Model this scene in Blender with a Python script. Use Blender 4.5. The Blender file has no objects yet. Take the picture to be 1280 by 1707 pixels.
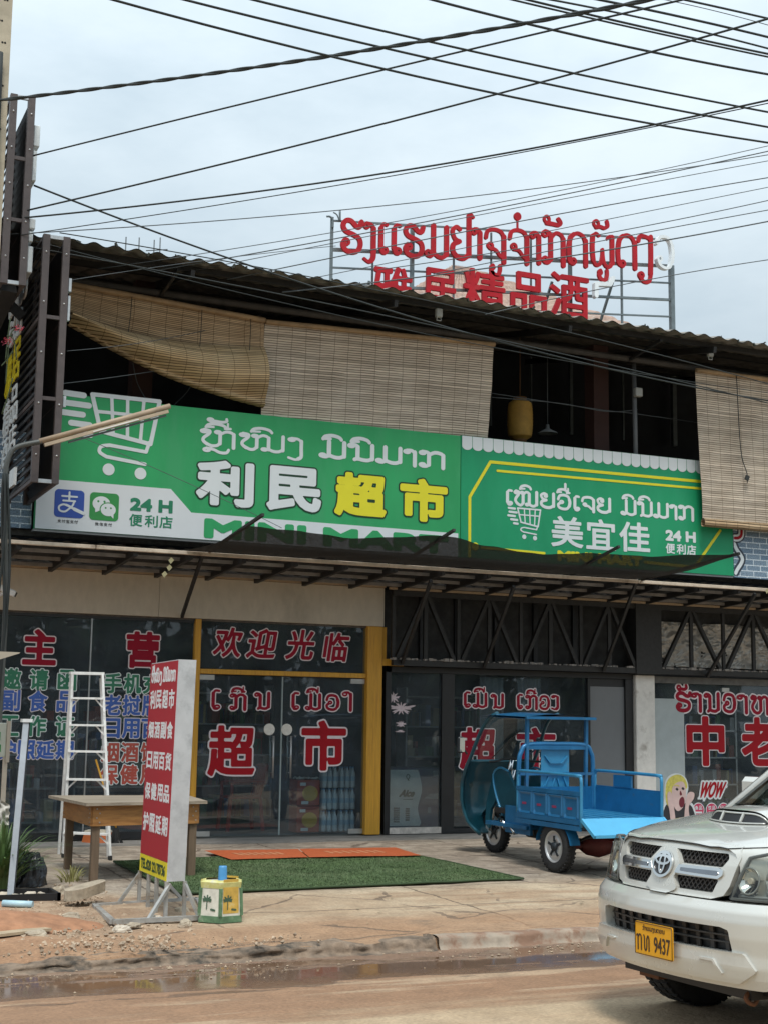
import bpy, math, random
import numpy as np
from mathutils import Vector, Matrix
from math import radians as R, sin, cos, pi, sqrt, hypot

S = bpy.context.scene
COL = S.collection
random.seed(7)
rng = np.random.default_rng(7)

# ------------------------------------------------------------------ camera
CAM_H = 1.65
FPX, PW, PH = 2370.0, 1280.0, 1707.0
_y, _p, _r = R(24.0), R(8.6), R(0.79)
c_f = np.array([sin(_y)*cos(_p), cos(_y)*cos(_p), sin(_p)])
_a = np.array([cos(_y), -sin(_y), 0.0]); _b = np.cross(_a, c_f)
c_r = _a*cos(_r) + _b*sin(_r); c_u = -_a*sin(_r) + _b*cos(_r)
cam = bpy.data.objects.new('camera', bpy.data.cameras.new('camera'))
COL.objects.link(cam); S.camera = cam
cam.data.sensor_fit = 'VERTICAL'; cam.data.sensor_height = 36.0
cam.data.lens = FPX/PH*36.0
cam.data.clip_start = 0.1; cam.data.clip_end = 2000
cam.matrix_world = Matrix(((c_r[0], c_u[0], -c_f[0], 0), (c_r[1], c_u[1], -c_f[1], 0), (c_r[2], c_u[2], -c_f[2], CAM_H), (0, 0, 0, 1)))

# ------------------------------------------------------------------ world, sun, exposure
SUN_EL, SUN_AZ = R(62), R(200)      # azimuth clockwise from +y: behind the camera
W = bpy.data.worlds.new('World'); S.world = W; W.use_nodes = True
nt = W.node_tree; nt.nodes.clear()
def nn(t, typ, **kw):
    n = t.nodes.new(typ)
    for k, v in kw.items(): setattr(n, k, v)
    return n
sky = nn(nt, 'ShaderNodeTexSky', sky_type='NISHITA', sun_disc=False)
sky.sun_elevation = SUN_EL; sky.sun_rotation = SUN_AZ
sky.air_density = 1.0; sky.dust_density = 3.0
tc = nn(nt, 'ShaderNodeTexCoord'); mp = nn(nt, 'ShaderNodeMapping')
mp.inputs['Scale'].default_value = (1.0, 1.0, 2.6)
nz = nn(nt, 'ShaderNodeTexNoise'); nz.inputs['Scale'].default_value = 3.4; nz.inputs['Detail'].default_value = 9; nz.inputs['Roughness'].default_value = .58
rp = nn(nt, 'ShaderNodeValToRGB')
rp.color_ramp.elements[0].position = .30; rp.color_ramp.elements[0].color = (2.85, 3.5, 3.95, 1)
rp.color_ramp.elements[1].position = .70; rp.color_ramp.elements[1].color = (4.2, 4.78, 5.12, 1)
mx = nn(nt, 'ShaderNodeMix', data_type='RGBA'); mx.inputs[0].default_value = .93
bg = nn(nt, 'ShaderNodeBackground'); bg.inputs['Strength'].default_value = .098
ow = nn(nt, 'ShaderNodeOutputWorld')
L = nt.links.new
L(tc.outputs['Generated'], mp.inputs[0]); L(mp.outputs[0], nz.inputs['Vector']); L(nz.outputs[0], rp.inputs[0])
# an overcast dome is two to three times brighter overhead than near the horizon
sx = nn(nt, 'ShaderNodeSeparateXYZ'); L(tc.outputs['Generated'], sx.inputs[0])
zr_ = nn(nt, 'ShaderNodeMapRange'); zr_.inputs[1].default_value = .22; zr_.inputs[2].default_value = .95; zr_.inputs[3].default_value = 1.0; zr_.inputs[4].default_value = 2.25
L(sx.outputs[2], zr_.inputs[0])
ml = nn(nt, 'ShaderNodeMix', data_type='RGBA', blend_type='MULTIPLY'); ml.inputs[0].default_value = 1
L(rp.outputs[0], ml.inputs[6]); L(zr_.outputs[0], ml.inputs[7])
L(sky.outputs[0], mx.inputs[6]); L(ml.outputs[2], mx.inputs[7]); L(mx.outputs[2], bg.inputs[0]); L(bg.outputs[0], ow.inputs[0])
sd = bpy.data.lights.new('sun', 'SUN'); sd.energy = 1.5; sd.angle = R(14); sd.color = (1, .95, .87)
so = bpy.data.objects.new('sun', sd); COL.objects.link(so)
dv = Vector((sin(SUN_AZ)*cos(SUN_EL), cos(SUN_AZ)*cos(SUN_EL), sin(SUN_EL)))
so.rotation_euler = dv.to_track_quat('Z', 'Y').to_euler(); so.location = dv*60
S.view_settings.view_transform = 'Standard'; S.view_settings.look = 'None'
S.view_settings.exposure = 0.76; S.view_settings.gamma = 1
S.cycles.max_bounces = 8; S.cycles.transparent_max_bounces = 16
try: S.cycles.use_denoising = True
except Exception: pass

# ------------------------------------------------------------------ measuring: photograph point on the plane y = Y (or z = Z)
def ray(px, py): return c_r*(px-PW/2)/FPX - c_u*(py-PH/2)/FPX + c_f
def at(px, py, Y):
    d = ray(px, py); q = d*(Y/d[1]); return Vector((q[0], q[1], q[2]+CAM_H))
def gnd(px, py, Z):
    d = ray(px, py); q = d*((Z-CAM_H)/d[2]); return Vector((q[0], q[1], Z))

D = 17.555            # the glass front of the shop
YS = D-.60            # the face of the green signs
def gz(y): return .10 + .0167*(min(max(y, 9.9), 17.2)-9.9)

# ------------------------------------------------------------------ materials
MATS = {}
def mat(name, col, rough=.6, metal=0, var=.12, scale=6, bump=0, col2=None, c2=.5, c2s=3, spec=.5, coat=0, alpha=None, emit=0, detail=5, aniso=None, bscale=None):
    if name in MATS: return MATS[name]
    m = bpy.data.materials.new(name); m.use_nodes = True; t = m.node_tree
    b = t.nodes['Principled BSDF']; LK = t.links.new
    b.inputs['Roughness'].default_value = rough; b.inputs['Metallic'].default_value = metal
    b.inputs['Specular IOR Level'].default_value = spec
    if coat: b.inputs['Coat Weight'].default_value = coat; b.inputs['Coat Roughness'].default_value = .06
    tcn = nn(t, 'ShaderNodeTexCoord'); src = tcn.outputs['Object']
    if aniso:
        mpn = nn(t, 'ShaderNodeMapping'); mpn.inputs['Scale'].default_value = aniso; LK(src, mpn.inputs[0]); src = mpn.outputs[0]
    nz = nn(t, 'ShaderNodeTexNoise'); nz.inputs['Scale'].default_value = scale; nz.inputs['Detail'].default_value = detail; nz.inputs['Roughness'].default_value = .62
    LK(src, nz.inputs['Vector'])
    mr = nn(t, 'ShaderNodeMapRange'); mr.inputs[1].default_value = .3; mr.inputs[2].default_value = .7
    mr.inputs[3].default_value = 1-var; mr.inputs[4].default_value = 1+var
    LK(nz.outputs[0], mr.inputs[0])
    base = nn(t, 'ShaderNodeMix', data_type='RGBA', blend_type='MULTIPLY'); base.inputs[0].default_value = 1
    base.inputs[6].default_value = (*col, 1); LK(mr.outputs[0], base.inputs[7]); out = base.outputs[2]
    if col2:
        n2 = nn(t, 'ShaderNodeTexNoise'); n2.inputs['Scale'].default_value = c2s; n2.inputs['Detail'].default_value = 8; n2.inputs['Roughness'].default_value = .65
        LK(src, n2.inputs['Vector'])
        r2 = nn(t, 'ShaderNodeMapRange'); r2.inputs[1].default_value = c2; r2.inputs[2].default_value = c2+.14
        LK(n2.outputs[0], r2.inputs[0])
        m2 = nn(t, 'ShaderNodeMix', data_type='RGBA'); LK(r2.outputs[0], m2.inputs[0]); LK(out, m2.inputs[6]); m2.inputs[7].default_value = (*col2, 1); out = m2.outputs[2]
    LK(out, b.inputs['Base Color'])
    rr = nn(t, 'ShaderNodeMapRange'); rr.inputs[3].default_value = max(.02, rough-.08); rr.inputs[4].default_value = min(1, rough+.08)
    LK(nz.outputs[0], rr.inputs[0]); LK(rr.outputs[0], b.inputs['Roughness'])
    if bump:
        bn = nn(t, 'ShaderNodeBump'); bn.inputs['Strength'].default_value = bump; bn.inputs['Distance'].default_value = .02
        if bscale:
            n3 = nn(t, 'ShaderNodeTexNoise'); n3.inputs['Scale'].default_value = bscale; n3.inputs['Detail'].default_value = 6; LK(src, n3.inputs['Vector']); LK(n3.outputs[0], bn.inputs['Height'])
        else: LK(nz.outputs[0], bn.inputs['Height'])
        LK(bn.outputs[0], b.inputs['Normal'])
    if emit:
        b.inputs['Emission Color'].default_value = (*col, 1); b.inputs['Emission Strength'].default_value = emit
    if alpha is not None: b.inputs['Alpha'].default_value = alpha
    MATS[name] = m
    return m

def glass_mat(name, tint, refl=1.0, rough=.015, bump=.0, haze=0):
    m = bpy.data.materials.new(name); m.use_nodes = True; t = m.node_tree; t.nodes.clear(); LK = t.links.new
    tr = nn(t, 'ShaderNodeBsdfTransparent'); tr.inputs[0].default_value = (*tint, 1)
    gl = nn(t, 'ShaderNodeBsdfGlossy'); gl.inputs['Roughness'].default_value = rough; gl.inputs[0].default_value = (refl, refl, refl, 1)
    fr = nn(t, 'ShaderNodeFresnel'); gb = nn(t, 'ShaderNodeNewGeometry'); io = nn(t, 'ShaderNodeMapRange')
    io.inputs[3].default_value = 1.5; io.inputs[4].default_value = 1/1.5; LK(gb.outputs['Backfacing'], io.inputs[0]); LK(io.outputs[0], fr.inputs[0])
    mi = nn(t, 'ShaderNodeMixShader'); o = nn(t, 'ShaderNodeOutputMaterial')
    tro = tr.outputs[0]
    if haze:   # soft bluish reflection haze, mixed into the pane as diffuse colour
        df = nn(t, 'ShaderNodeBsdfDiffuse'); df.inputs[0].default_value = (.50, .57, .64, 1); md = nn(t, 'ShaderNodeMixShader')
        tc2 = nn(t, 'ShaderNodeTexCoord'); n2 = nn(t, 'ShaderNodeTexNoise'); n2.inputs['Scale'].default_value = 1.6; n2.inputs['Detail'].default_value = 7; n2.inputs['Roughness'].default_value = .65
        mr2 = nn(t, 'ShaderNodeMapRange'); mr2.inputs[1].default_value = .35; mr2.inputs[2].default_value = .7; mr2.inputs[3].default_value = haze*.5; mr2.inputs[4].default_value = haze*1.7
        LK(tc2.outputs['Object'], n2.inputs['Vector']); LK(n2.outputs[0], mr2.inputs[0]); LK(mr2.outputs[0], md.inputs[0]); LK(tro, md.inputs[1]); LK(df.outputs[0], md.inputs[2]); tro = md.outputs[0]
    LK(fr.outputs[0], mi.inputs[0]); LK(tro, mi.inputs[1]); LK(gl.outputs[0], mi.inputs[2]); LK(mi.outputs[0], o.inputs[0])
    if bump:
        tcn = nn(t, 'ShaderNodeTexCoord'); n = nn(t, 'ShaderNodeTexNoise'); n.inputs['Scale'].default_value = .9; n.inputs['Detail'].default_value = 1
        bn = nn(t, 'ShaderNodeBump'); bn.inputs['Strength'].default_value = bump; bn.inputs['Distance'].default_value = .05
        LK(tcn.outputs['Object'], n.inputs['Vector']); LK(n.outputs[0], bn.inputs['Height']); LK(bn.outputs[0], gl.inputs['Normal']); LK(bn.outputs[0], fr.inputs['Normal'])
    MATS[name] = m
    return m

# ------------------------------------------------------------------ objects
WL = {}      # world position of each Empty or part that parents others (unrotated things)
def tag(o, label=None, cat=None, group=None, kind=None):
    if label: o['label'] = label
    if cat: o['category'] = cat
    if group: o['group'] = group
    if kind: o['kind'] = kind
    return o
def thing(name, label, cat, loc=(0, 0, 0), rz=0, group=None, rot=None):
    o = bpy.data.objects.new(name, None); COL.objects.link(o); o.empty_display_size = .2
    o.location = loc; o.rotation_euler = rot or (0, 0, rz)
    return tag(o, label, cat, group)
class MB:
    """collects shapes and links them as ONE mesh object"""
    def __init__(s): s.v = []; s.f = []; s.uv = None; s.sm = []
    def add(s, vs, fs, smooth=False):
        n = len(s.v); s.v += [tuple(map(float, p)) for p in vs]
        s.f += [tuple(i+n for i in f) for f in fs]; s.sm += [smooth]*len(fs); return s
    def box(s, c, d, rot=None, bev=0):
        x, y, z = d[0]/2, d[1]/2, d[2]/2
        if bev and min(x, y, z) > bev*1.2:
            b = bev; vs = []; 
            # chamfered box: 24 vertices
            idx = {}
            for sx in (-1, 1):
                for sy in (-1, 1):
                    for sz in (-1, 1):
                        for k, q in enumerate(((x, y-b, z-b), (x-b, y, z-b), (x-b, y-b, z))):
                            idx[(sx, sy, sz, k)] = len(vs); vs.append((sx*q[0], sy*q[1], sz*q[2]))
            fs = []
            def quad(keys): fs.append([idx[k] for k in keys])
            for sg in (-1, 1):
                quad([(sg, -1, -1, 0), (sg, 1, -1, 0), (sg, 1, 1, 0), (sg, -1, 1, 0)])
                quad([(-1, sg, -1, 1), (-1, sg, 1, 1), (1, sg, 1, 1), (1, sg, -1, 1)])
                quad([(-1, -1, sg, 2), (1, -1, sg, 2), (1, 1, sg, 2), (-1, 1, sg, 2)])
                for s2 in (-1, 1):
                    quad([(sg, s2, -1, 0), (sg, s2, 1, 0), (sg, s2, 1, 1), (sg, s2, -1, 1)])
                    quad([(sg, -1, s2, 0), (sg, 1, s2, 0), (sg, 1, s2, 2), (sg, -1, s2, 2)])
                    quad([(-1, sg, s2, 1), (1, sg, s2, 1), (1, sg, s2, 2), (-1, sg, s2, 2)])
                    for s3 in (-1, 1): fs.append([idx[(sg, s2, s3, k)] for k in range(3)])
        else:
            vs = [(i*x, j*y, k*z) for i in (-1, 1) for j in (-1, 1) for k in (-1, 1)]
            fs = [(0, 1, 3, 2), (4, 6, 7, 5), (0, 4, 5, 1), (2, 3, 7, 6), (0, 2, 6, 4), (1, 5, 7, 3)]
        M = rot.to_matrix() if hasattr(rot, 'to_matrix') else rot
        vs = [Vector(p) for p in vs]
        if M is not None: vs = [M @ p for p in vs]
        return s.add([p+Vector(c) for p in vs], fs)
    def bb(s, x0, x1, y0, y1, z0, z1, bev=0):
        return s.box(((x0+x1)/2, (y0+y1)/2, (z0+z1)/2), (abs(x1-x0), abs(y1-y0), abs(z1-z0)), bev=bev)
    def bar(s, p, q, w, h=None, up=(0, 0, 1), bev=0):
        p, q = Vector(p), Vector(q); h = h or w; d = (q-p); l = d.length
        if l < 1e-6: return s
        d /= l; u = Vector(up)
        if abs(d.dot(u)) > .98: u = Vector((0, 1, 0)) if abs(d.y) < .9 else Vector((1, 0, 0))
        a = d.cross(u).normalized(); b = a.cross(d).normalized()
        M = Matrix((d, a, b)).transposed()
        return s.box((p+q)/2, (l, w, h), M, bev)
    def tube(s, pts, r, n=8, caps=True, smooth=True, closed=False):
        P = [Vector(p) for p in pts]; m = len(P); rs = r if isinstance(r, (list, tuple)) else [r]*m
        vs = []; prev = None
        for i in range(m):
            if closed: d = (P[(i+1) % m]-P[i-1])
            else: d = P[min(i+1, m-1)]-P[max(i-1, 0)]
            d = d.normalized() if d.length > 1e-9 else Vector((0, 0, 1))
            if prev is None:
                a = d.cross(Vector((0, 0, 1)));
                if a.length < .05: a = d.cross(Vector((1, 0, 0)))
            else: a = prev-d*prev.dot(d)
            a.normalize(); prev = a; b = d.cross(a)
            for k in range(n):
                t = 2*pi*k/n; vs.append(P[i]+a*(rs[i]*cos(t))+b*(rs[i]*sin(t)))
        fs = []
        for i in range(m if closed else m-1):
            j = (i+1) % m
            for k in range(n): fs.append((i*n+k, i*n+(k+1) % n, j*n+(k+1) % n, j*n+k))
        s.add(vs, fs, smooth)
        if caps and not closed:
            o = len(s.v)-m*n
            s.f += [tuple(o+k for k in range(n))[::-1], tuple(o+(m-1)*n+k for k in range(n))]; s.sm += [False, False]
        return s
    def cyl(s, p, q, r, n=16, r2=None): return s.tube([p, q], [r, r if r2 is None else r2], n)
    def lathe(s, prof, c=(0, 0, 0), axis='z', n=24, smooth=True):
        vs = []; m = len(prof)
        for r, h in prof:
            for k in range(n):
                t = 2*pi*k/n; a, b = r*cos(t), r*sin(t)
                vs.append({'z': (a, b, h), 'y': (a, h, b), 'x': (h, a, b)}[axis])
        vs = [Vector(v)+Vector(c) for v in vs]
        fs = [(i*n+k, i*n+(k+1) % n, (i+1)*n+(k+1) % n, (i+1)*n+k) for i in range(m-1) for k in range(n)]
        return s.add(vs, fs, smooth)
    def quad(s, a, b, c, d): return s.add([a, b, c, d], [(0, 1, 2, 3)])
    def prism(s, pts, z0, z1, f=lambda u, v, w: (u, v, w)):
        n = len(pts); vs = [f(p[0], p[1], z0) for p in pts]+[f(p[0], p[1], z1) for p in pts]
        fs = [tuple(range(n))[::-1], tuple(range(n, 2*n))]+[(i, (i+1) % n, n+(i+1) % n, n+i) for i in range(n)]
        return s.add(vs, fs)
    def grid(s, fn, nu, nv, smooth=True, uv=None):
        n = len(s.v); vs = [fn(i/nu, j/nv) for j in range(nv+1) for i in range(nu+1)]
        fs = [(j*(nu+1)+i, j*(nu+1)+i+1, (j+1)*(nu+1)+i+1, (j+1)*(nu+1)+i) for j in range(nv) for i in range(nu)]
        s.add(vs, fs, smooth)
        if uv:
            if s.uv is None: s.uv = {}
            for j in range(nv+1):
                for i in range(nu+1): s.uv[n+j*(nu+1)+i] = uv(i/nu, j/nv)
        return s
    def build(s, name, material, parent=None, local=False, rec=True):
        me = bpy.data.meshes.new(name)
        off = Vector((0, 0, 0))
        if parent is not None and not local: off = WL.get(parent.name, parent.location if parent.parent is None else Vector((0, 0, 0)))
        vs = [(v[0]-off[0], v[1]-off[1], v[2]-off[2]) for v in s.v] if not local else s.v
        me.from_pydata(vs, [], s.f)
        for p, q in zip(me.polygons, s.sm): p.use_smooth = q
        if s.uv is not None:
            ul = me.uv_layers.new(name='UVMap')
            for lp in me.loops: ul.data[lp.index].uv = s.uv.get(lp.vertex_index, (0, 0))
        if rec:
            import bmesh
            b = bmesh.new(); b.from_mesh(me); bmesh.ops.recalc_face_normals(b, faces=b.faces); b.to_mesh(me); b.free()
        me.materials.append(material if not isinstance(material, str) else MATS[material])
        o = bpy.data.objects.new(name, me); COL.objects.link(o)
        if parent is not None:
            o.parent = parent
            WL[o.name] = off
        return o
def copy_tree(o, parent=None):
    c = o.copy(); COL.objects.link(c); c.parent = parent
    for ch in list(o.children): copy_tree(ch, c)
    return c
def crom(pts, n=6, closed=False):
    P = [np.array(p, float) for p in pts]; out = []; m = len(P)
    rg = range(m) if closed else range(m-1)
    for i in rg:
        if closed: p0, p1, p2, p3 = P[i-1], P[i], P[(i+1) % m], P[(i+2) % m]
        else: p0, p1, p2, p3 = P[max(i-1, 0)], P[i], P[i+1], P[min(i+2, m-1)]
        for k in range(n):
            t = k/n; out.append(.5*((2*p1)+(-p0+p2)*t+(2*p0-5*p1+4*p2-p3)*t*t+(-p0+3*p1-3*p2+p3)*t**3))
    if not closed: out.append(P[-1])
    return out

# ------------------------------------------------------------------ flat shapes from distance fields (letters, emblems, cut-out panels)
def seg_dist(U, V, segs, rad=None):
    P = np.stack([U.ravel(), V.ravel()], 1)
    A = segs[:, 0]; B = segs[:, 1]; out = np.full(len(P), 1e9)
    for k in range(0, len(A), 64):
        a = A[k:k+64]; d = B[k:k+64]-a; ll = (d*d).sum(1)+1e-12
        w = P[:, None]-a[None]; t = np.clip((w*d[None]).sum(2)/ll, 0, 1)
        e = w-t[..., None]*d[None]; q = np.sqrt((e*e).sum(2))
        if rad is not None: q = q-(rad[k:k+64, 0]*(1-t)+rad[k:k+64, 1]*t)
        out = np.minimum(out, q.min(1))
    return out.reshape(U.shape)
def inside(U, V, segs):
    u, v = U.ravel(), V.ravel(); c = np.zeros(len(u), int)
    for (x0, y0), (x1, y1) in segs:
        if y0 == y1: continue
        m = ((y0 > v) != (y1 > v)); xs = x0+(v-y0)/(y1-y0)*(x1-x0); c += (m & (u < xs))
    return (c % 2 == 1).reshape(U.shape)
def f_segs(segs, off=0.0):
    segs = np.array(segs, float)
    def f(U, V):
        d = seg_dist(U, V, segs); return np.where(inside(U, V, segs), -d, d)-off
    return f
def loop(pts): return [(pts[i], pts[(i+1) % len(pts)]) for i in range(len(pts))]
def f_poly(pts, off=0.0): return f_segs(loop([tuple(p) for p in pts]), off)
def f_rr(cx, cy, hw, hh, r):
    def f(U, V):
        x = np.abs(U-cx)-hw+r; y = np.abs(V-cy)-hh+r
        return np.hypot(np.maximum(x, 0), np.maximum(y, 0))+np.minimum(np.maximum(x, y), 0)-r
    return f
def f_ell(cx, cy, a, b=None):
    b = b or a
    return lambda U, V: (np.hypot((U-cx)/a, (V-cy)/b)-1)*min(a, b)
def f_line(strokes, off=0):
    sg = []; rd = []
    for pts, r in strokes:
        rs = r if isinstance(r, (list, tuple)) else [r]*len(pts)
        for i in range(len(pts)-1): sg.append((pts[i], pts[i+1])); rd.append((rs[i], rs[i+1]))
    sg = np.array([[(p[0], p[1]) for p in s_] for s_ in sg], float); rd = np.array(rd, float)
    return lambda U, V: seg_dist(U, V, sg, rd)-off
def f_or(*fs): return lambda U, V: np.minimum.reduce([f(U, V) for f in fs])
def f_and(*fs): return lambda U, V: np.maximum.reduce([f(U, V) for f in fs])
def f_sub(a, *bs): return lambda U, V: np.maximum.reduce([a(U, V)]+[-b(U, V) for b in bs])
def field_mesh(f, x0, y0, x1, y1, h, mr=999):
    nx = max(2, int(math.ceil((x1-x0)/h))); ny = max(2, int(math.ceil((y1-y0)/h)))
    xs = np.linspace(x0, x1, nx+1); ys = np.linspace(y0, y1, ny+1)
    U, V = np.meshgrid(xs, ys); F = f(U, V)
    F = np.where(np.abs(F) < 1e-7, 1e-7, F); I = F < 0
    vs = []; ids = {}; fs = []; bd = []
    def node(j, i):
        k = (j, i)
        if k not in ids: ids[k] = len(vs); vs.append((xs[i], ys[j]))
        return ids[k]
    def cross(j0, i0, j1, i1):
        k = (j0, i0, j1, i1) if (j0, i0) < (j1, i1) else (j1, i1, j0, i0)
        if k not in ids:
            a, b = F[k[0], k[1]], F[k[2], k[3]]; t = min(max(a/(a-b), .02), .98)
            ids[k] = len(vs)
            vs.append((xs[k[1]]+(xs[k[3]]-xs[k[1]])*t, ys[k[0]]+(ys[k[2]]-ys[k[0]])*t))
        return ids[k]
    cnt = I[:-1, :-1].astype(int)+I[1:, :-1]+I[:-1, 1:]+I[1:, 1:]
    for j in range(ny):
        row = cnt[j]; i = 0
        while i < nx:
            if row[i] == 0: i += 1; continue
            if row[i] == 4:
                k = i
                while k < nx and row[k] == 4 and k-i < mr: k += 1
                fs.append([node(j, i), node(j, k), node(j+1, k), node(j+1, i)])
                i = k; continue
            cs = [(j, i), (j, i+1), (j+1, i+1), (j+1, i)]; st = [I[c] for c in cs]
            if row[i] == 2 and st[0] == st[2]:
                for a in range(4):
                    if st[a]:
                        p, n_ = cs[a-1], cs[(a+1) % 4]
                        fs.append([node(*cs[a]), cross(*cs[a], *n_), cross(*cs[a], *p)]); bd.append((cross(*cs[a], *n_), cross(*cs[a], *p)))
            else:
                poly = []; xx = []
                for a in range(4):
                    n_ = (a+1) % 4
                    if st[a]: poly.append(node(*cs[a]))
                    if st[a] != st[n_]:
                        c_ = cross(*cs[a], *cs[n_]); poly.append(c_); xx.append((c_, st[a]))
                fs.append(poly)
                if len(xx) == 2:
                    (a1, s1), (a2, s2) = xx
                    bd.append((a1, a2) if s1 else (a2, a1))
            i += 1
    return vs, fs, bd
def add_field(mb, f, box, h, fn, depth=0.0, smooth=False, mr=999):
    """fn(u, v, d): d = 0 at the front face, depth = how far the edge walls run back"""
    vs, fs, bd = field_mesh(f, *box, h, mr)
    if not fs: return
    n = len(vs)
    V3 = [fn(u, v, 0) for u, v in vs]
    F3 = [tuple(p) for p in fs]
    if depth:
        V3 += [fn(u, v, depth) for u, v in vs]
        F3 += [(a, b, b+n, a+n) for a, b in bd]
    if smooth:
        mb.add(V3[:n], F3[:len(fs)], True); F3 = F3[len(fs):]; smooth = False
        if not F3: return
    used = sorted({i for p in F3 for i in p}); mp_ = {o: k for k, o in enumerate(used)}
    mb.add([V3[i] for i in used], [tuple(mp_[i] for i in p) for p in F3], smooth)
def onY(Y): return lambda u, v, d: (u, Y+d, v)

# glyph outlines of Blender's own built-in typeface
GL = {}
def glyph(s):
    if s in GL: return GL[s]
    c = bpy.data.curves.new('t', 'FONT'); c.body = s; c.size = 1; c.fill_mode = 'FRONT'; c.resolution_u = 4
    o = bpy.data.objects.new('t', c); COL.objects.link(o)
    me = bpy.data.meshes.new_from_object(o.evaluated_get(bpy.context.evaluated_depsgraph_get()))
    cnt = {}
    for p in me.polygons:
        for e in p.edge_keys: cnt[e] = cnt.get(e, 0)+1
    co = [tuple(v.co[:2]) for v in me.vertices]
    # weld by position so that shared edges are recognised
    key = {}; rm = [key.setdefault((round(x, 5), round(y, 5)), i) for i, (x, y) in enumerate(co)]
    cnt = {}
    for p in me.polygons:
        vv = [rm[i] for i in p.vertices]
        for a, b in zip(vv, vv[1:]+vv[:1]):
            if a != b: k = (min(a, b), max(a, b)); cnt[k] = cnt.get(k, 0)+1
    sg = np.array([[co[a], co[b]] for (a, b), n in cnt.items() if n == 1], float)
    bpy.data.objects.remove(o); bpy.data.curves.remove(c); bpy.data.meshes.remove(me)
    if len(sg) == 0: sg = np.array([[(0, 0), (1, 0)], [(1, 0), (1, 1)], [(1, 1), (0, 0)]], float)
    mn = sg.reshape(-1, 2).min(0); mxx = sg.reshape(-1, 2).max(0)
    GL[s] = (sg-mn)/(mxx-mn); return GL[s]
def glyph_field(s, x0, z0, x1, z1, off, shear=0.0):
    g = glyph(s).copy(); o = off
    g[..., 0] += shear*(g[..., 1]-.5)
    g = g*np.array([x1-x0, z1-z0])+np.array([x0, z0])
    return f_segs(g, off)
def put(mbs, s, x0, z0, x1, z1, offs, fns, depth=0, res=46, shear=0.0, inset=None):
    """one word or character in the given box, one layer per (mesh, offset, mapping)"""
    ins = offs[0] if inset is None else inset
    h = min(z1-z0, x1-x0 if len(s) == 1 else 99)/res
    for mb, off, fn in zip(mbs, offs, fns):
        e = abs(off)+h*2+abs(shear)*(x1-x0)*.5
        add_field(mb, glyph_field(s, x0+ins, z0+ins, x1-ins, z1-ins, off, shear), (x0-e, z0-e, x1+e, z1+e), h, fn, depth)

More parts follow.
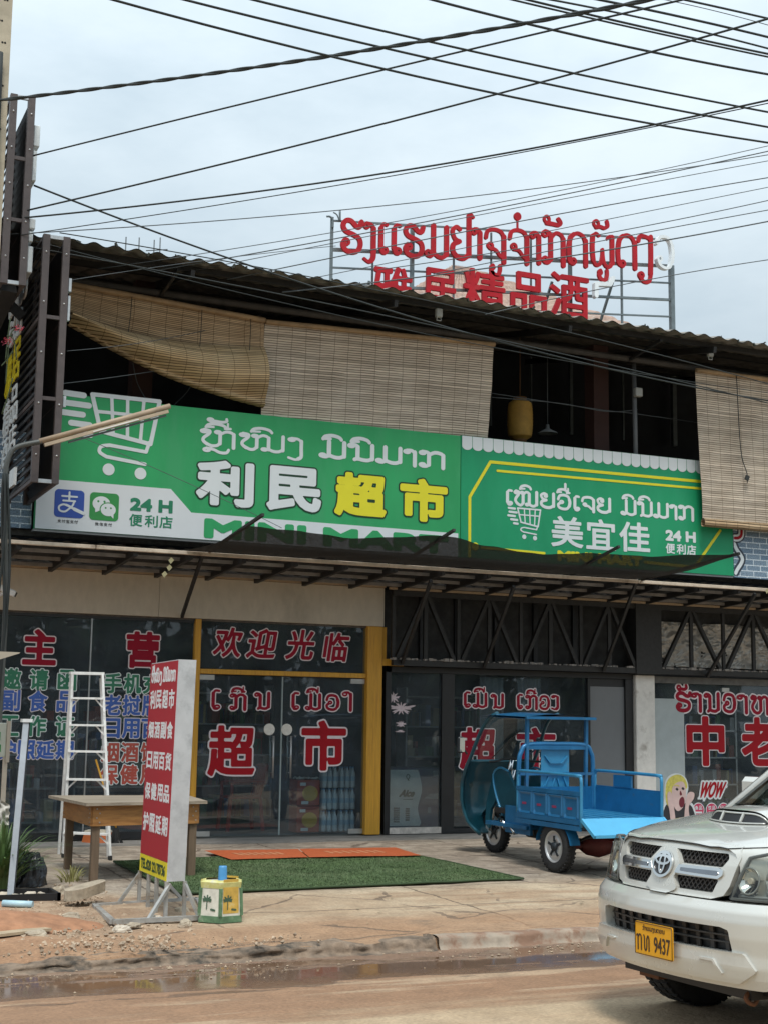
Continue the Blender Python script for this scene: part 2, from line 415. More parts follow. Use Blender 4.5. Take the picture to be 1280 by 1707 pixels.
# Lao letters as brush strokes: consonant height 1, (points, weight) with weight 1 = a stem, .55 = a hairline
def ring(cx, cy, r=.085): return ([(cx+r*cos(t), cy+r*sin(t)) for t in np.linspace(0, 2*pi, 13)], .55)
def st(pts, w=1.0): return ([tuple(p) for p in crom(pts, 5)], w)
LAO = {
 'ko': (.86, [ring(.1, .9), ring(.1, .1), st([(.1, .99), (.26, .95), (.3, .8)], .7), st([(.3, .86), (.3, .5), (.3, .14)]), st([(.1, .01), (.22, .02), (.3, .14)], .7), st([(.3, .78), (.48, .97), (.68, .93), (.75, .78)], .8), st([(.75, .82), (.75, .4), (.75, 0)])]),
 'mo': (.84, [ring(.1, .1), st([(.1, .01), (.2, .01), (.28, .1)], .65), st([(.28, 1), (.28, .5), (.28, .12)]), st([(.28, .14), (.45, .03), (.6, .03), (.72, .14)], .8), st([(.73, .14), (.73, .5), (.73, 1)])]),
 'no': (.84, [ring(.1, .9), st([(.1, .99), (.25, .95), (.29, .8)], .7), st([(.29, .86), (.29, .5), (.29, .1)]), st([(.2, .02), (.29, .08), (.45, .03), (.6, .03), (.72, .14)], .8), st([(.73, .14), (.73, .5), (.73, 1)])]),
 'aa': (.48, [ring(.1, .87), st([(.1, .96), (.25, .96), (.33, .8)], .7), st([(.34, .86), (.34, .4), (.34, 0)])]),
 'ngo': (.5, [ring(.1, .9), st([(.1, .99), (.27, .96), (.35, .82)], .7), st([(.36, .84), (.36, .3), (.36, -.15), (.28, -.3)]), st([(.34, -.2), (.22, -.36), (.02, -.26)], .6)]),
 'plate_ko': (.8, [st([(.02, .9), (.12, 1), (.2, .86)], .8), st([(.2, .9), (.2, .4), (.2, 0)]), st([(.2, .78), (.38, 1), (.58, .95), (.64, .75)], .9), st([(.64, .8), (.64, .4), (.64, 0)])]),
 'plate_tho': (.86, [st([(.02, 1), (.1, .9), (.12, .6), (.12, .3), (.2, .03), (.36, .06), (.42, .3), (.42, .8)], .9), st([(.42, .7), (.54, .98), (.68, .9), (.72, .7)], .9), st([(.72, .75), (.72, .4), (.72, 0)])]),
 'ho': (1.0, [ring(.12, .9), st([(.12, .99), (.26, .93), (.24, .75), (.12, .5), (.1, .3), (.2, .1)], .85), st([(.14, .2), (.3, .03), (.46, .07), (.53, .25)], .8), st([(.53, .2), (.53, .5), (.53, .8)]), ring(.47, .9, .075), st([(.53, .78), (.68, .96), (.82, .93), (.88, .8)], .75), st([(.88, .84), (.88, .4), (.88, 0)])]),
 'homo': (1.3, [ring(.12, .9), st([(.12, .99), (.26, .93), (.24, .75), (.12, .5), (.1, .3), (.2, .1)], .85), st([(.14, .2), (.3, .03), (.42, .07), (.48, .25)], .8), st([(.48, .2), (.48, .5), (.48, .8)]), ring(.43, .9, .075), st([(.48, .78), (.62, .96), (.74, .93), (.79, .8)], .75), st([(.79, .84), (.79, .4), (.79, .12)]), ring(.68, .1, .07), st([(.79, .14), (.92, .03), (1.06, .04), (1.16, .16)], .8), st([(1.17, .14), (1.17, .5), (1.17, 1)])]),
 'e': (.46, [st([(.36, .97), (.22, .98), (.15, .8)], .7), st([(.15, .84), (.15, .5), (.15, .18)]), st([(.15, .2), (.2, .03), (.3, .02)], .8), ring(.3, .11, .085)]),
 'nyo': (.86, [st([(.38, .93), (.24, .99), (.1, .85), (.18, .62), (.36, .54)], .75), st([(.36, .54), (.14, .42), (.12, .2), (.3, .04), (.55, .03), (.73, .18)], .9), st([(.74, .14), (.74, .5), (.74, 1)]), ring(.34, .82, .07)]),
 'yo': (.88, [st([(.38, .93), (.24, .99), (.1, .85), (.18, .62), (.36, .54)], .85), st([(.36, .54), (.14, .42), (.12, .2), (.3, .04), (.55, .03), (.73, .18)], 1), st([(.74, .14), (.74, .7), (.74, 1.42)]), st([(.74, 1.35), (.8, 1.47), (.9, 1.38)], .6)]),
 'o': (.84, [ring(.3, .5, .085), st([(.12, .68), (.2, .93), (.42, 1), (.64, .9), (.7, .65)], .8), st([(.7, .7), (.73, .5), (.7, .25)]), st([(.7, .28), (.6, .07), (.4, .01), (.18, .1), (.12, .3), (.22, .42)], .8)]),
 'cho': (.8, [st([(.08, .7), (.14, .92), (.36, 1), (.58, .95), (.68, .78)], .8), st([(.68, .82), (.68, .4), (.68, 0)]), ring(.22, .47, .08), st([(.22, .38), (.4, .36), (.55, .2), (.66, .16)], .7)]),
 'ro': (.86, [st([(.8, 1), (.74, .84), (.6, .84), (.4, .98), (.2, .96), (.1, .8), (.2, .64), (.5, .56), (.72, .46), (.77, .26), (.66, .07), (.42, 0), (.18, .06), (.1, .22), (.18, .36)], .95), ring(.24, .3, .09)]),
 'do': (.9, [ring(.28, .1, .08), st([(.28, .01), (.14, .06), (.1, .2)], .8), st([(.12, .12), (.1, .45), (.16, .8), (.28, .94)]), st([(.24, .92), (.45, 1), (.66, .93), (.75, .75)], .8), st([(.76, .8), (.76, .4), (.76, 0)])]),
 'pho': (.96, [st([(.34, .93), (.22, .99), (.12, .86)], .7), st([(.12, .9), (.1, .5), (.13, .15)]), st([(.12, .18), (.22, .01), (.38, .06), (.46, .3), (.47, .52)], .75), st([(.47, .5), (.5, .2), (.58, .03), (.74, .02), (.82, .18)], .75), st([(.83, .14), (.83, .5), (.83, .96)]), st([(.8, .98), (.7, .96), (.66, .88)], .6)]),
 'hook': (.66, [st([(.06, .8), (.12, .97), (.3, .98), (.5, .92)], .8), st([(.5, 1), (.5, .4), (.48, -.15)]), st([(.5, -.1), (.42, -.38), (.22, -.4), (.08, -.25)], .8), ring(.14, -.22, .08)]),
 'wo': (.84, [st([(.1, .74), (.2, .95), (.42, 1), (.62, .92), (.72, .7)], .8), st([(.71, .74), (.74, .5), (.7, .22)]), st([(.7, .26), (.6, .05), (.4, 0), (.2, .08), (.12, .25)], .8), ring(.2, .27, .08)]),
 'pa': (.86, [st([(.3, .97), (.16, .98), (.1, .85)], .7), st([(.11, .88), (.11, .5), (.11, .18)]), st([(.11, .2), (.25, .02), (.42, .02), (.55, .14), (.73, .05)], .8), st([(.7, .05), (.7, .5), (.7, 1)])]),
 'tho': (.84, [ring(.1, .9), st([(.1, .99), (.25, .93), (.25, .7), (.12, .4), (.12, .15)], .8), st([(.12, .18), (.3, .02), (.46, .1), (.5, .4), (.52, .8)], .8), st([(.5, .8), (.62, .97), (.74, .85)], .8), st([(.74, .86), (.74, .4), (.74, 0)])]),
}
# marks above and below: strokes placed with x = 0 at the centre of the consonant
MARK = {
 'i': [st([(-.3, 1.17), (-.22, 1.34), (0, 1.42), (.22, 1.34), (.3, 1.2)], .75), st([(-.3, 1.17), (-.05, 1.2)], .5)],
 'ii': [st([(-.32, 1.17), (-.24, 1.34), (-.02, 1.4), (.18, 1.33), (.26, 1.18)], .75), st([(-.32, 1.17), (-.1, 1.2)], .5), st([(.22, 1.16), (.38, 1.18)], .6), st([(.3, 1.48), (.3, 1.2)], .5)],
 'ue': [st([(-.32, 1.17), (-.24, 1.34), (-.02, 1.4), (.18, 1.33), (.26, 1.18)], .75), st([(-.32, 1.17), (-.1, 1.2)], .5), st([(.3, 1.48), (.3, 1.2)], .5), st([(0, 1.4), (0, 1.26)], .45)],
 'tho2': [ring(-.2, 1.64, .08), st([(-.2, 1.55), (-.05, 1.58), (.12, 1.55), (.26, 1.62), (.26, 1.76)], .7)],
 'ek': [st([(.14, 1.5), (.14, 1.78)], .8)],
 'tho1': [ring(-.2, 1.3, .1), st([(-.2, 1.18), (-.03, 1.22), (.12, 1.2), (.26, 1.28), (.24, 1.42)], .8)],
 'an': [ring(-.24, 1.36, .1), st([(-.24, 1.24), (0, 1.24), (.22, 1.24), (.3, 1.32), (.22, 1.42)], .9)],
 'dot': [([(0, 1.42), (0, 1.44)], 1.6), st([(0, 1.3), (0, 1.05)], .25)],
 'uu': [st([(-.05, -.14), (-.1, -.3), (.02, -.42), (.16, -.4), (.22, -.26), (.22, -.12)], .8), ring(-.06, -.2, .06)],
 'low': [ring(-.28, -.25, .09), st([(-.28, -.15), (-.1, -.2), (.1, -.36), (.28, -.34), (.34, -.16)], .75)],
}
def lao(word, x0, x1, z0, h, weight):
    """word = list of tokens 'consonant+mark+mark' or ' '; returns strokes in the sign's plane, fitted between x0 and x1"""
    tot = sum(.45 if w == ' ' else LAO[w.split('+')[0]][0] for w in word); k = (x1-x0)/tot; x = 0; cl = []
    for w in word:
        if w == ' ': x += .45; continue
        p = w.split('+'); adv, sts = LAO[p[0]]; out = []
        for pts, wt in sts: out.append(([(x0+(x+q[0])*k, z0+q[1]*h) for q in pts], wt*weight))
        for m_ in p[1:]:
            for pts, wt in MARK[m_]:
                out.append(([(x0+(x+(adv-.1)/2+q[0]*.9)*k, z0+q[1]*h) for q in pts], wt*weight))
        cl.append(out); x += adv
    return cl
def put_lao(mbs, word, x0, x1, z0, h, weight, offs, fns, depth=0, res=44):
    for cl in lao(word, x0, x1, z0, h, weight):
        al = [p for pts, _ in cl for p in pts]; e = weight*2+max(offs)+h*.05
        bx = (min(p[0] for p in al)-e, min(p[1] for p in al)-e, max(p[0] for p in al)+e, max(p[1] for p in al)+e)
        for mb, off, fn in zip(mbs, offs, fns): add_field(mb, f_line(cl, off), bx, h/res, fn, depth)
# ------------------------------------------------------------------ letters used (read while the scene is still empty)
for ch in '利民超市美宜佳便店支付宝微信主营邀请函副食品工作证护照延期手机老挝日用烟酒保健饮充值货百牌雅居精欢迎光临中务': glyph(ch)
for s_ in ('24 H', 'MINI MART', 'TEL:020 22178736', 'SINSU', '9437', 'WOW', 'Aice', 'EXIT'): glyph(s_)

# ------------------------------------------------------------------ palette
M = mat
M('asphalt_ground', (.30, .26, .20), .95, var=.2, scale=.6)
M('concrete_rough', (.36, .33, .28), .9, var=.2, scale=5, bump=.5)
M('concrete_dark', (.12, .11, .10), .95, var=.35, scale=14, bump=.8)
M('plaster_panel', (.53, .475, .385), .8, var=.07, scale=14, col2=(.41, .365, .295), c2=.55, c2s=1.6, aniso=(1, 1, .45))
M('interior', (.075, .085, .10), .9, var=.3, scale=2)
M('interior_floor', (.10, .10, .10), .5)
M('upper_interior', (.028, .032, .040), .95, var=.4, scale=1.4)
M('red_column', (.05, .022, .018), .8)
M('frame_black', (.012, .013, .015), .45, var=.3)
M('steel_black', (.018, .018, .018), .6, var=.4, scale=20)
M('steel_brown', (.085, .068, .066), .5, var=.15, scale=12)
M('wood_yellow', (.60, .31, .03), .5, var=.14, scale=5, aniso=(9, 9, .6), col2=(.47, .22, .025), c2=.55, c2s=3)
M('pillar_white', (.70, .68, .64), .85, var=.1, scale=8, col2=(.40, .37, .33), c2=.58, c2s=3)
M('steel_grey', (.42, .43, .43), .38, .7, var=.15, scale=10)
M('galvanised', (.55, .57, .58), .42, .55, var=.14, scale=9, col2=(.42, .44, .45), c2=.5, c2s=5)
M('aluminium', (.68, .68, .66), .35, .6, var=.1)
M('sign_green', (.030, .33, .115), .5, var=.10, scale=1.1, spec=.35, bump=.12, col2=(.045, .335, .13), c2=.5, c2s=1.4, aniso=(1.6, 1, .5))
M('sign_green_teal', (.012, .285, .125), .5, var=.10, scale=1.1, spec=.35, bump=.12, col2=(.02, .30, .14), c2=.5, c2s=1.4, aniso=(1.6, 1, .5))
M('sign_white', (.66, .69, .71), .5, var=.03, scale=2, spec=.35)
M('print_white', (.68, .72, .73), .5, var=.02, spec=.35)
M('print_yellow', (.75, .68, .03), .5, var=.03, spec=.35)
M('print_dark', (.015, .05, .025), .5, spec=.3)
M('print_grey', (.06, .06, .065), .5)
M('print_blue', (.025, .075, .36), .5, var=.03)
M('logo_green', (.03, .26, .06), .5, var=.03)
M('logo_text_green', (.015, .20, .10), .5)
M('vinyl_red', (.30, .007, .026), .6, var=.08, spec=.2)
M('vinyl_red2', (.36, .008, .016), .6, var=.08, spec=.2)
M('vinyl_edge', (.76, .69, .71), .55, var=.04)
M('vinyl_pale', (.78, .85, .84), .55, var=.06)
M('vinyl_green', (.03, .20, .11), .5, var=.12)
M('vinyl_blue', (.05, .13, .46), .5, var=.12)
M('vinyl_brick', (.46, .085, .06), .5, var=.15)
M('roof_letter', (.38, .010, .018), .55, var=.2, scale=3, spec=.25, col2=(.42, .03, .035), c2=.55, c2s=2.5)
M('roof_letter_bare', (.72, .76, .78), .5, var=.1)
M('sheet_dark', (.045, .046, .046), .95, var=.35, scale=7, col2=(.03, .031, .032), c2=.5, c2s=3)
M('cement_roof', (.25, .23, .20), .95, var=.3, scale=5, col2=(.16, .15, .13), c2=.5, c2s=2)
M('bamboo_pole', (.36, .24, .13), .6, var=.25, scale=6)
M('cable', (.022, .028, .028), .7)
M('cable_grey', (.09, .105, .115), .7)
M('pole_concrete', (.42, .37, .28), .9, var=.16, scale=5, bump=.3)
M('rubber', (.018, .018, .018), .85, var=.2)
M('tile_red', (.36, .25, .20), .8, var=.3, scale=9, col2=(.42, .35, .29), c2=.55, c2s=5)
M('plastic_red', (.40, .03, .03), .4)
M('frost', (.40, .45, .46), .7, var=.07, scale=6)
M('grey_door', (.17, .18, .19), .6, var=.05)

def stripes_mat(name, col, dark, per, thread, tint2):
    """bamboo slats across v and binding threads across u, on the sheet's own UV in metres"""
    m = bpy.data.materials.new(name); m.use_nodes = True; t = m.node_tree; LK = t.links.new
    b = t.nodes['Principled BSDF']; b.inputs['Roughness'].default_value = .8; b.inputs['Specular IOR Level'].default_value = .2
    uv = nn(t, 'ShaderNodeUVMap'); sp = nn(t, 'ShaderNodeSeparateXYZ'); LK(uv.outputs[0], sp.inputs[0])
    def math_(op, a, bv=None, c=None):
        n = nn(t, 'ShaderNodeMath', operation=op)
        for i, q in enumerate((a, bv, c)):
            if q is None: continue
            if isinstance(q, (int, float)): n.inputs[i].default_value = q
            else: LK(q, n.inputs[i])
        return n.outputs[0]
    n2_ = nn(t, 'ShaderNodeTexNoise'); n2_.inputs['Scale'].default_value = 2.3; n2_.inputs['Detail'].default_value = 4; LK(uv.outputs[0], n2_.inputs['Vector']); n2o = n2_.outputs[0]
    v = math_('MULTIPLY', math_('ADD', sp.outputs[1], math_('MULTIPLY', n2o, .035)), 1/per); fr = math_('FRACT', v); idn = math_('FLOOR', v)
    gap = math_('LESS_THAN', fr, math_('MULTIPLY', n2o, .55))
    u = math_('MULTIPLY', math_('ADD', sp.outputs[0], math_('MULTIPLY', n2o, .05)), 1/thread); fu = math_('FRACT', u); th = math_('MULTIPLY', math_('LESS_THAN', fu, .05), .55)
    wn = nn(t, 'ShaderNodeTexWhiteNoise', noise_dimensions='1D'); LK(idn, wn.inputs['W'])
    n1 = nn(t, 'ShaderNodeTexNoise'); n1.inputs['Scale'].default_value = 1.0; n1.inputs['Detail'].default_value = 5
    mpn = nn(t, 'ShaderNodeMapping'); mpn.inputs['Scale'].default_value = (2.2, 34, 1); LK(uv.outputs[0], mpn.inputs[0]); LK(mpn.outputs[0], n1.inputs['Vector'])
    n2 = nn(t, 'ShaderNodeTexNoise'); n2.inputs['Scale'].default_value = 1.7; n2.inputs['Detail'].default_value = 4; LK(uv.outputs[0], n2.inputs['Vector'])
    c1 = nn(t, 'ShaderNodeMix', data_type='RGBA'); c1.inputs[6].default_value = (*col, 1); c1.inputs[7].default_value = (*tint2, 1)
    LK(math_('MULTIPLY', math_('SUBTRACT', n2.outputs[0], .38), 2.6), c1.inputs[0])
    br = math_('ADD', math_('MULTIPLY', wn.outputs[0], .5), math_('MULTIPLY_ADD', n1.outputs[0], 1.0, .28))
    c2 = nn(t, 'ShaderNodeMix', data_type='RGBA', blend_type='MULTIPLY'); c2.inputs[0].default_value = 1; LK(c1.outputs[2], c2.inputs[6]); LK(br, c2.inputs[7])
    c3 = nn(t, 'ShaderNodeMix', data_type='RGBA'); LK(math_('MAXIMUM', gap, th), c3.inputs[0]); LK(c2.outputs[2], c3.inputs[6]); c3.inputs[7].default_value = (*dark, 1)
    LK(c3.outputs[2], b.inputs['Base Color'])
    bn = nn(t, 'ShaderNodeBump'); bn.inputs['Strength'].default_value = .5; bn.inputs['Distance'].default_value = .01
    LK(fr, bn.inputs['Height']); LK(bn.outputs[0], b.inputs['Normal'])
    MATS[name] = m
stripes_mat('bamboo_slats', (.46, .325, .195), (.10, .065, .036), .036, .21, (.54, .42, .28))
stripes_mat('bamboo_slats_pale', (.56, .48, .385), (.16, .12, .085), .033, .2, (.62, .55, .46))

stripes_mat('bamboo_slats_fold_lit', (.52, .37, .20), (.13, .08, .04), .036, .21, (.58, .46, .29))  # paler copy of the slats: light on the bulging fold put into the colour
def brick_mat(name, c1, c2, mortar, w=.25, h=.085):
    m = bpy.data.materials.new(name); m.use_nodes = True; t = m.node_tree; LK = t.links.new
    b = t.nodes['Principled BSDF']; b.inputs['Roughness'].default_value = .6
    tcn = nn(t, 'ShaderNodeTexCoord'); sp = nn(t, 'ShaderNodeSeparateXYZ'); cb = nn(t, 'ShaderNodeCombineXYZ')
    LK(tcn.outputs['Object'], sp.inputs[0]); LK(sp.outputs[0], cb.inputs[0]); LK(sp.outputs[2], cb.inputs[1])
    br = nn(t, 'ShaderNodeTexBrick'); LK(cb.outputs[0], br.inputs[0])
    br.inputs['Color1'].default_value = (*c1, 1); br.inputs['Color2'].default_value = (*c2, 1); br.inputs['Mortar'].default_value = (*mortar, 1)
    br.inputs['Scale'].default_value = 1; br.inputs['Brick Width'].default_value = w; br.inputs['Row Height'].default_value = h; br.inputs['Mortar Size'].default_value = .007
    nz = nn(t, 'ShaderNodeTexNoise'); nz.inputs['Scale'].default_value = 60; nz.inputs['Detail'].default_value = 3; LK(cb.outputs[0], nz.inputs['Vector'])
    mr = nn(t, 'ShaderNodeMapRange'); mr.inputs[1].default_value = .3; mr.inputs[2].default_value = .7; mr.inputs[3].default_value = .45; mr.inputs[4].default_value = 1.6; LK(nz.outputs[0], mr.inputs[0])
    mx_ = nn(t, 'ShaderNodeMix', data_type='RGBA', blend_type='MULTIPLY'); mx_.inputs[0].default_value = .8; LK(br.outputs[0], mx_.inputs[6]); LK(mr.outputs[0], mx_.inputs[7])
    LK(mx_.outputs[2], b.inputs['Base Color']); MATS[name] = m
brick_mat('brick_print', (.20, .27, .34), (.13, .20, .28), (.62, .68, .72))
glass_mat('shop_glass', (.74, .80, .82), .9, bump=.08, haze=.045)
glass_mat('car_glass', (.25, .30, .29), 1.0)
glass_mat('clear_glass', (.75, .82, .82), 1.0)
glass_mat('lens', (.80, .82, .78), 1.0)

def ground_mat(name, kind):
    m = bpy.data.materials.new(name); m.use_nodes = True; t = m.node_tree; LK = t.links.new
    b = t.nodes['Principled BSDF']; g = nn(t, 'ShaderNodeNewGeometry'); sp = nn(t, 'ShaderNodeSeparateXYZ'); LK(g.outputs['Position'], sp.inputs[0])
    def noise(scale, sc=(1, 1, 1), det=7, ro=.6):
        mpn = nn(t, 'ShaderNodeMapping'); mpn.inputs['Scale'].default_value = sc; LK(g.outputs['Position'], mpn.inputs[0])
        n = nn(t, 'ShaderNodeTexNoise'); n.inputs['Scale'].default_value = scale; n.inputs['Detail'].default_value = det; n.inputs['Roughness'].default_value = ro
        LK(mpn.outputs[0], n.inputs['Vector']); return n.outputs[0]
    def mth(op, *a):
        n = nn(t, 'ShaderNodeMath', operation=op)
        for i, q in enumerate(a):
            if isinstance(q, (int, float)): n.inputs[i].default_value = q
            else: LK(q, n.inputs[i])
        return n.outputs[0]
    def ramp(v, a, c):
        n = nn(t, 'ShaderNodeMapRange', interpolation_type='SMOOTHSTEP'); LK(v, n.inputs[0]); n.inputs[1].default_value = a; n.inputs[2].default_value = c; return n.outputs[0]
    def mix(f, a, c, bt='MIX'):
        n = nn(t, 'ShaderNodeMix', data_type='RGBA', blend_type=bt)
        if isinstance(f, (int, float)): n.inputs[0].default_value = f
        else: LK(f, n.inputs[0])
        for i, q in ((6, a), (7, c)):
            if isinstance(q, tuple): n.inputs[i].default_value = (*q, 1)
            else: LK(q, n.inputs[i])
        return n.outputs[2]
    X, Y = sp.outputs[0], sp.outputs[1]
    fine = noise(38, det=4); med = noise(4.5); big = noise(.9); streak = noise(1.0, (.35, 3.2, 1), 8)
    if kind == 'road':
        col = mix(ramp(big, .35, .65), (.42, .315, .205), (.35, .25, .155))
        yy = mth('ADD', Y, mth('MULTIPLY', mth('SUBTRACT', streak, .5), 2.2))
        f1 = ramp(yy, 7.45, 8.15)
        col = mix(mth('MULTIPLY', f1, .9), col, (.245, .135, .075))
        st2 = ramp(streak, .53, .62)
        col = mix(mth('MULTIPLY', mth('MULTIPLY', st2, f1), .6), col, (.42, .31, .205))
        wet = ramp(mth('ADD', Y, mth('MULTIPLY', mth('SUBTRACT', med, .5), 1.0)), 8.85, 9.25)
        col = mix(mth('MULTIPLY', wet, .65), col, (.17, .105, .072))
        # standing water: flat, dark and mirror-like where the mud strip is lowest
        pn_ = noise(1.0, (.55, 2.6, 1), 5, .5); bump_n = noise(2.6, (.7, 2.0, 1), 6)
        dist = mth('ABSOLUTE', mth('SUBTRACT', Y, 9.33))
        pud = ramp(mth('SUBTRACT', mth('ADD', pn_, mth('MULTIPLY', bump_n, .42)), mth('MULTIPLY', mth('POWER', dist, 1.6), .75)), .50, .545)
        col = mix(mth('MULTIPLY', pud, .75), col, (.13, .078, .05))
        rou = mth('SUBTRACT', mth('SUBTRACT', .92, mth('MULTIPLY', wet, .3)), mth('MULTIPLY', pud, .56))
        flat_ = mth('SUBTRACT', 1.0, pud)
    else:
        col = mix(ramp(big, .35, .62), (.45, .355, .245), (.355, .255, .165))
        dirt = ramp(streak, .48, .66)
        col = mix(mth('MULTIPLY', dirt, .7), col, (.27, .165, .095))
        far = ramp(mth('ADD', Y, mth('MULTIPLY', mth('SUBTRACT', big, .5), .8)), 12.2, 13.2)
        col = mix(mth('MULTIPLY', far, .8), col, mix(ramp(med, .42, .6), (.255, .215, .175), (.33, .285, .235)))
        # slab joints
        jy = mth('ABSOLUTE', mth('SUBTRACT', mth('FRACT', mth('MULTIPLY', mth('ADD', Y, mth('MULTIPLY', med, .10)), .83)), .5))
        jx = mth('ABSOLUTE', mth('SUBTRACT', mth('FRACT', mth('MULTIPLY', mth('ADD', X, mth('MULTIPLY', med, .12)), .42)), .5))
        j = mth('MAXIMUM', mth('LESS_THAN', jy, .012), mth('LESS_THAN', jx, .006))
        col = mix(mth('MULTIPLY', j, .75), col, (.085, .06, .04))
        # earth towards the left end
        xx = mth('ADD', X, mth('MULTIPLY', mth('SUBTRACT', med, .5), 1.3))
        earth = mth('SUBTRACT', 1.0, ramp(mth('ADD', xx, mth('MULTIPLY', ramp(Y, 12.4, 13.6), 1.4)), 3.0, 3.9))
        col = mix(mth('MULTIPLY', earth, .85), col, mix(ramp(med, .4, .6), (.30, .20, .13), (.36, .26, .175)))
        red = mth('SUBTRACT', 1.0, ramp(xx, 1.9, 2.5))
        col = mix(mth('MULTIPLY', red, .7), col, (.36, .17, .09))
        edge = mth('SUBTRACT', 1.0, ramp(mth('ADD', Y, mth('MULTIPLY', mth('SUBTRACT', streak, .5), 1.6)), 10.55, 11.15))
        col = mix(mth('MULTIPLY', edge, .8), col, (.30, .175, .098))
        vo = nn(t, 'ShaderNodeTexVoronoi', feature='DISTANCE_TO_EDGE'); vo.inputs['Scale'].default_value = .8
        vm = nn(t, 'ShaderNodeMix', data_type='RGBA'); vm.inputs[0].default_value = .16; LK(g.outputs['Position'], vm.inputs[6])
        nc = nn(t, 'ShaderNodeTexNoise'); nc.inputs['Scale'].default_value = 3; nc.inputs['Detail'].default_value = 6; LK(g.outputs['Position'], nc.inputs['Vector']); LK(nc.outputs[1], vm.inputs[7]); LK(vm.outputs[2], vo.inputs['Vector'])
        cr = mth('MULTIPLY', mth('LESS_THAN', vo.outputs[0], .010), ramp(big, .45, .55))
        col = mix(mth('MULTIPLY', cr, .7), col, (.10, .07, .05))
        oil = ramp(noise(1.1, (1, 1.6, 1), 4), .62, .72); col = mix(mth('MULTIPLY', oil, .35), col, (.12, .10, .08))
        rou = mth('SUBTRACT', .95, mth('MULTIPLY', ramp(med, .6, .7), .12))
    sh = nn(t, 'ShaderNodeMapRange'); LK(fine, sh.inputs[0]); sh.inputs[1].default_value = .3; sh.inputs[2].default_value = .7; sh.inputs[3].default_value = .8; sh.inputs[4].default_value = 1.2
    sh2 = nn(t, 'ShaderNodeMapRange'); LK(med, sh2.inputs[0]); sh2.inputs[1].default_value = .3; sh2.inputs[2].default_value = .7; sh2.inputs[3].default_value = .84; sh2.inputs[4].default_value = 1.14
    col = mix(1.0, col, sh.outputs[0], 'MULTIPLY'); col = mix(1.0, col, sh2.outputs[0], 'MULTIPLY')
    LK(col, b.inputs['Base Color']); LK(rou, b.inputs['Roughness'])
    bn = nn(t, 'ShaderNodeBump'); bn.inputs['Strength'].default_value = .9; bn.inputs['Distance'].default_value = .03
    hgt = mth('ADD', mth('MULTIPLY', fine, .4), med)
    if kind == 'road': hgt = mth('MULTIPLY', hgt, flat_)
    LK(hgt, bn.inputs['Height']); LK(bn.outputs[0], b.inputs['Normal'])
    MATS[name] = m
ground_mat('road_surface', 'road'); ground_mat('pavement_surface', 'pavement')

# ------------------------------------------------------------------ the ground
from mathutils import noise as mnoise
def nz3(x, y, z=0, s=1): return mnoise.noise(Vector((x*s, y*s, z)))
tag(MB().quad((-400, -400, -.06), (400, -400, -.06), (400, 600, -.06), (-400, 600, -.06)).build('ground', 'asphalt_ground'), kind='structure')
def road_pt(u, v):
    x = -20+60*u; y = -3+12.98*v
    return (x, y, .004*nz3(x, y, 0, .7)*(1 if 4 < y < 8 else 0))
tag(MB().grid(road_pt, 120, 40).build('road', 'road_surface', rec=False), kind='structure')
def kerb_y(x): return 9.93+.05*nz3(x, 3, 0, 2.2)+.03*nz3(x, 8, 0, 7)+(.12*nz3(x, 1, 0, 1.3) if x < 2.6 else 0)
def kerb_h(x):
    k = .085+.012*nz3(x, 5, 0, 5)-(.02+.03*max(0, nz3(x, 2, 3, 1.7)) if x < 4.9 else 0)
    if x < 2.4: k *= max(.15, 1-(2.4-x)*.9)
    return k
def pav_pt(u, v):
    x = -12+44*u; t = max(0, v-.012)**1.6; y0 = kerb_y(x)+.05;
    if v < .006: return (x, y0-.02, -.06)
    y = y0+(17.25-y0)*t
    z = kerb_h(x)*(1-t)+.222*t
    z = gz(y)*min(1, max(0, (y-10.05)/.5))+kerb_h(x)*(1-min(1, max(0, (y-10.05)/.5)))
    a = 1 if x > 3.3 else 2.6
    z += .010*a*nz3(x, y, 0, 1.4)*min(1, (17.2-y)/.6)+.004*a*nz3(x, y, 4, 6)
    return (x, y, z)
tag(MB().grid(pav_pt, 420, 90).build('pavement', 'pavement_surface', rec=False), kind='structure')
# the broken kerb: stained concrete on the left, whitish sound stretch on the right
M('kerb_old', (.19, .14, .10), .95, var=.5, scale=9, bump=1.0, col2=(.05, .042, .033), c2=.50, c2s=5)
M('kerb_pale', (.36, .30, .235), .9, var=.3, scale=8, bump=.8, col2=(.22, .13, .085), c2=.42, c2s=4)
def kerb_sheet(x0, x1, n, rough, prof):
    def f(u, v):
        x = x0+(x1-x0)*u; h = kerb_h(x)+.004; y0 = kerb_y(x)
        k = v*(len(prof)-1); i = min(int(k), len(prof)-2); t = k-i
        py_, pz_ = [prof[i][q]*(1-t)+prof[i+1][q]*t for q in (0, 1)]
        n1 = nz3(x, pz_*3, 2, 9)*rough; n2 = nz3(x, pz_*5, 7, 3.5)*rough
        return (x, y0+py_+n1*.022+n2*.02, pz_*h+abs(n1)*.008-(n2*.02 if pz_ > .8 else 0))
    return MB().grid(f, n, 9)
P0 = [(-.10, -.1), (-.03, .04), (.01, .3), (.0, .62), (.02, .88), (.06, 1.03), (.12, 1.05), (.2, 1.0), (.26, .86)]
P1 = [(-.05, -.1), (-.02, .05), (.0, .5), (.0, .88), (.02, 1.0), (.05, 1.07), (.09, 1.08), (.13, 1.04), (.18, .85)]
ko = kerb_sheet(1.0, 4.9, 240, 1.5, P0).build('kerb', 'kerb_old', rec=False); tag(ko, kind='structure')
ko = kerb_sheet(4.92, 22, 300, .35, P1).build('kerb', 'kerb_pale', rec=False); tag(ko, kind='structure')
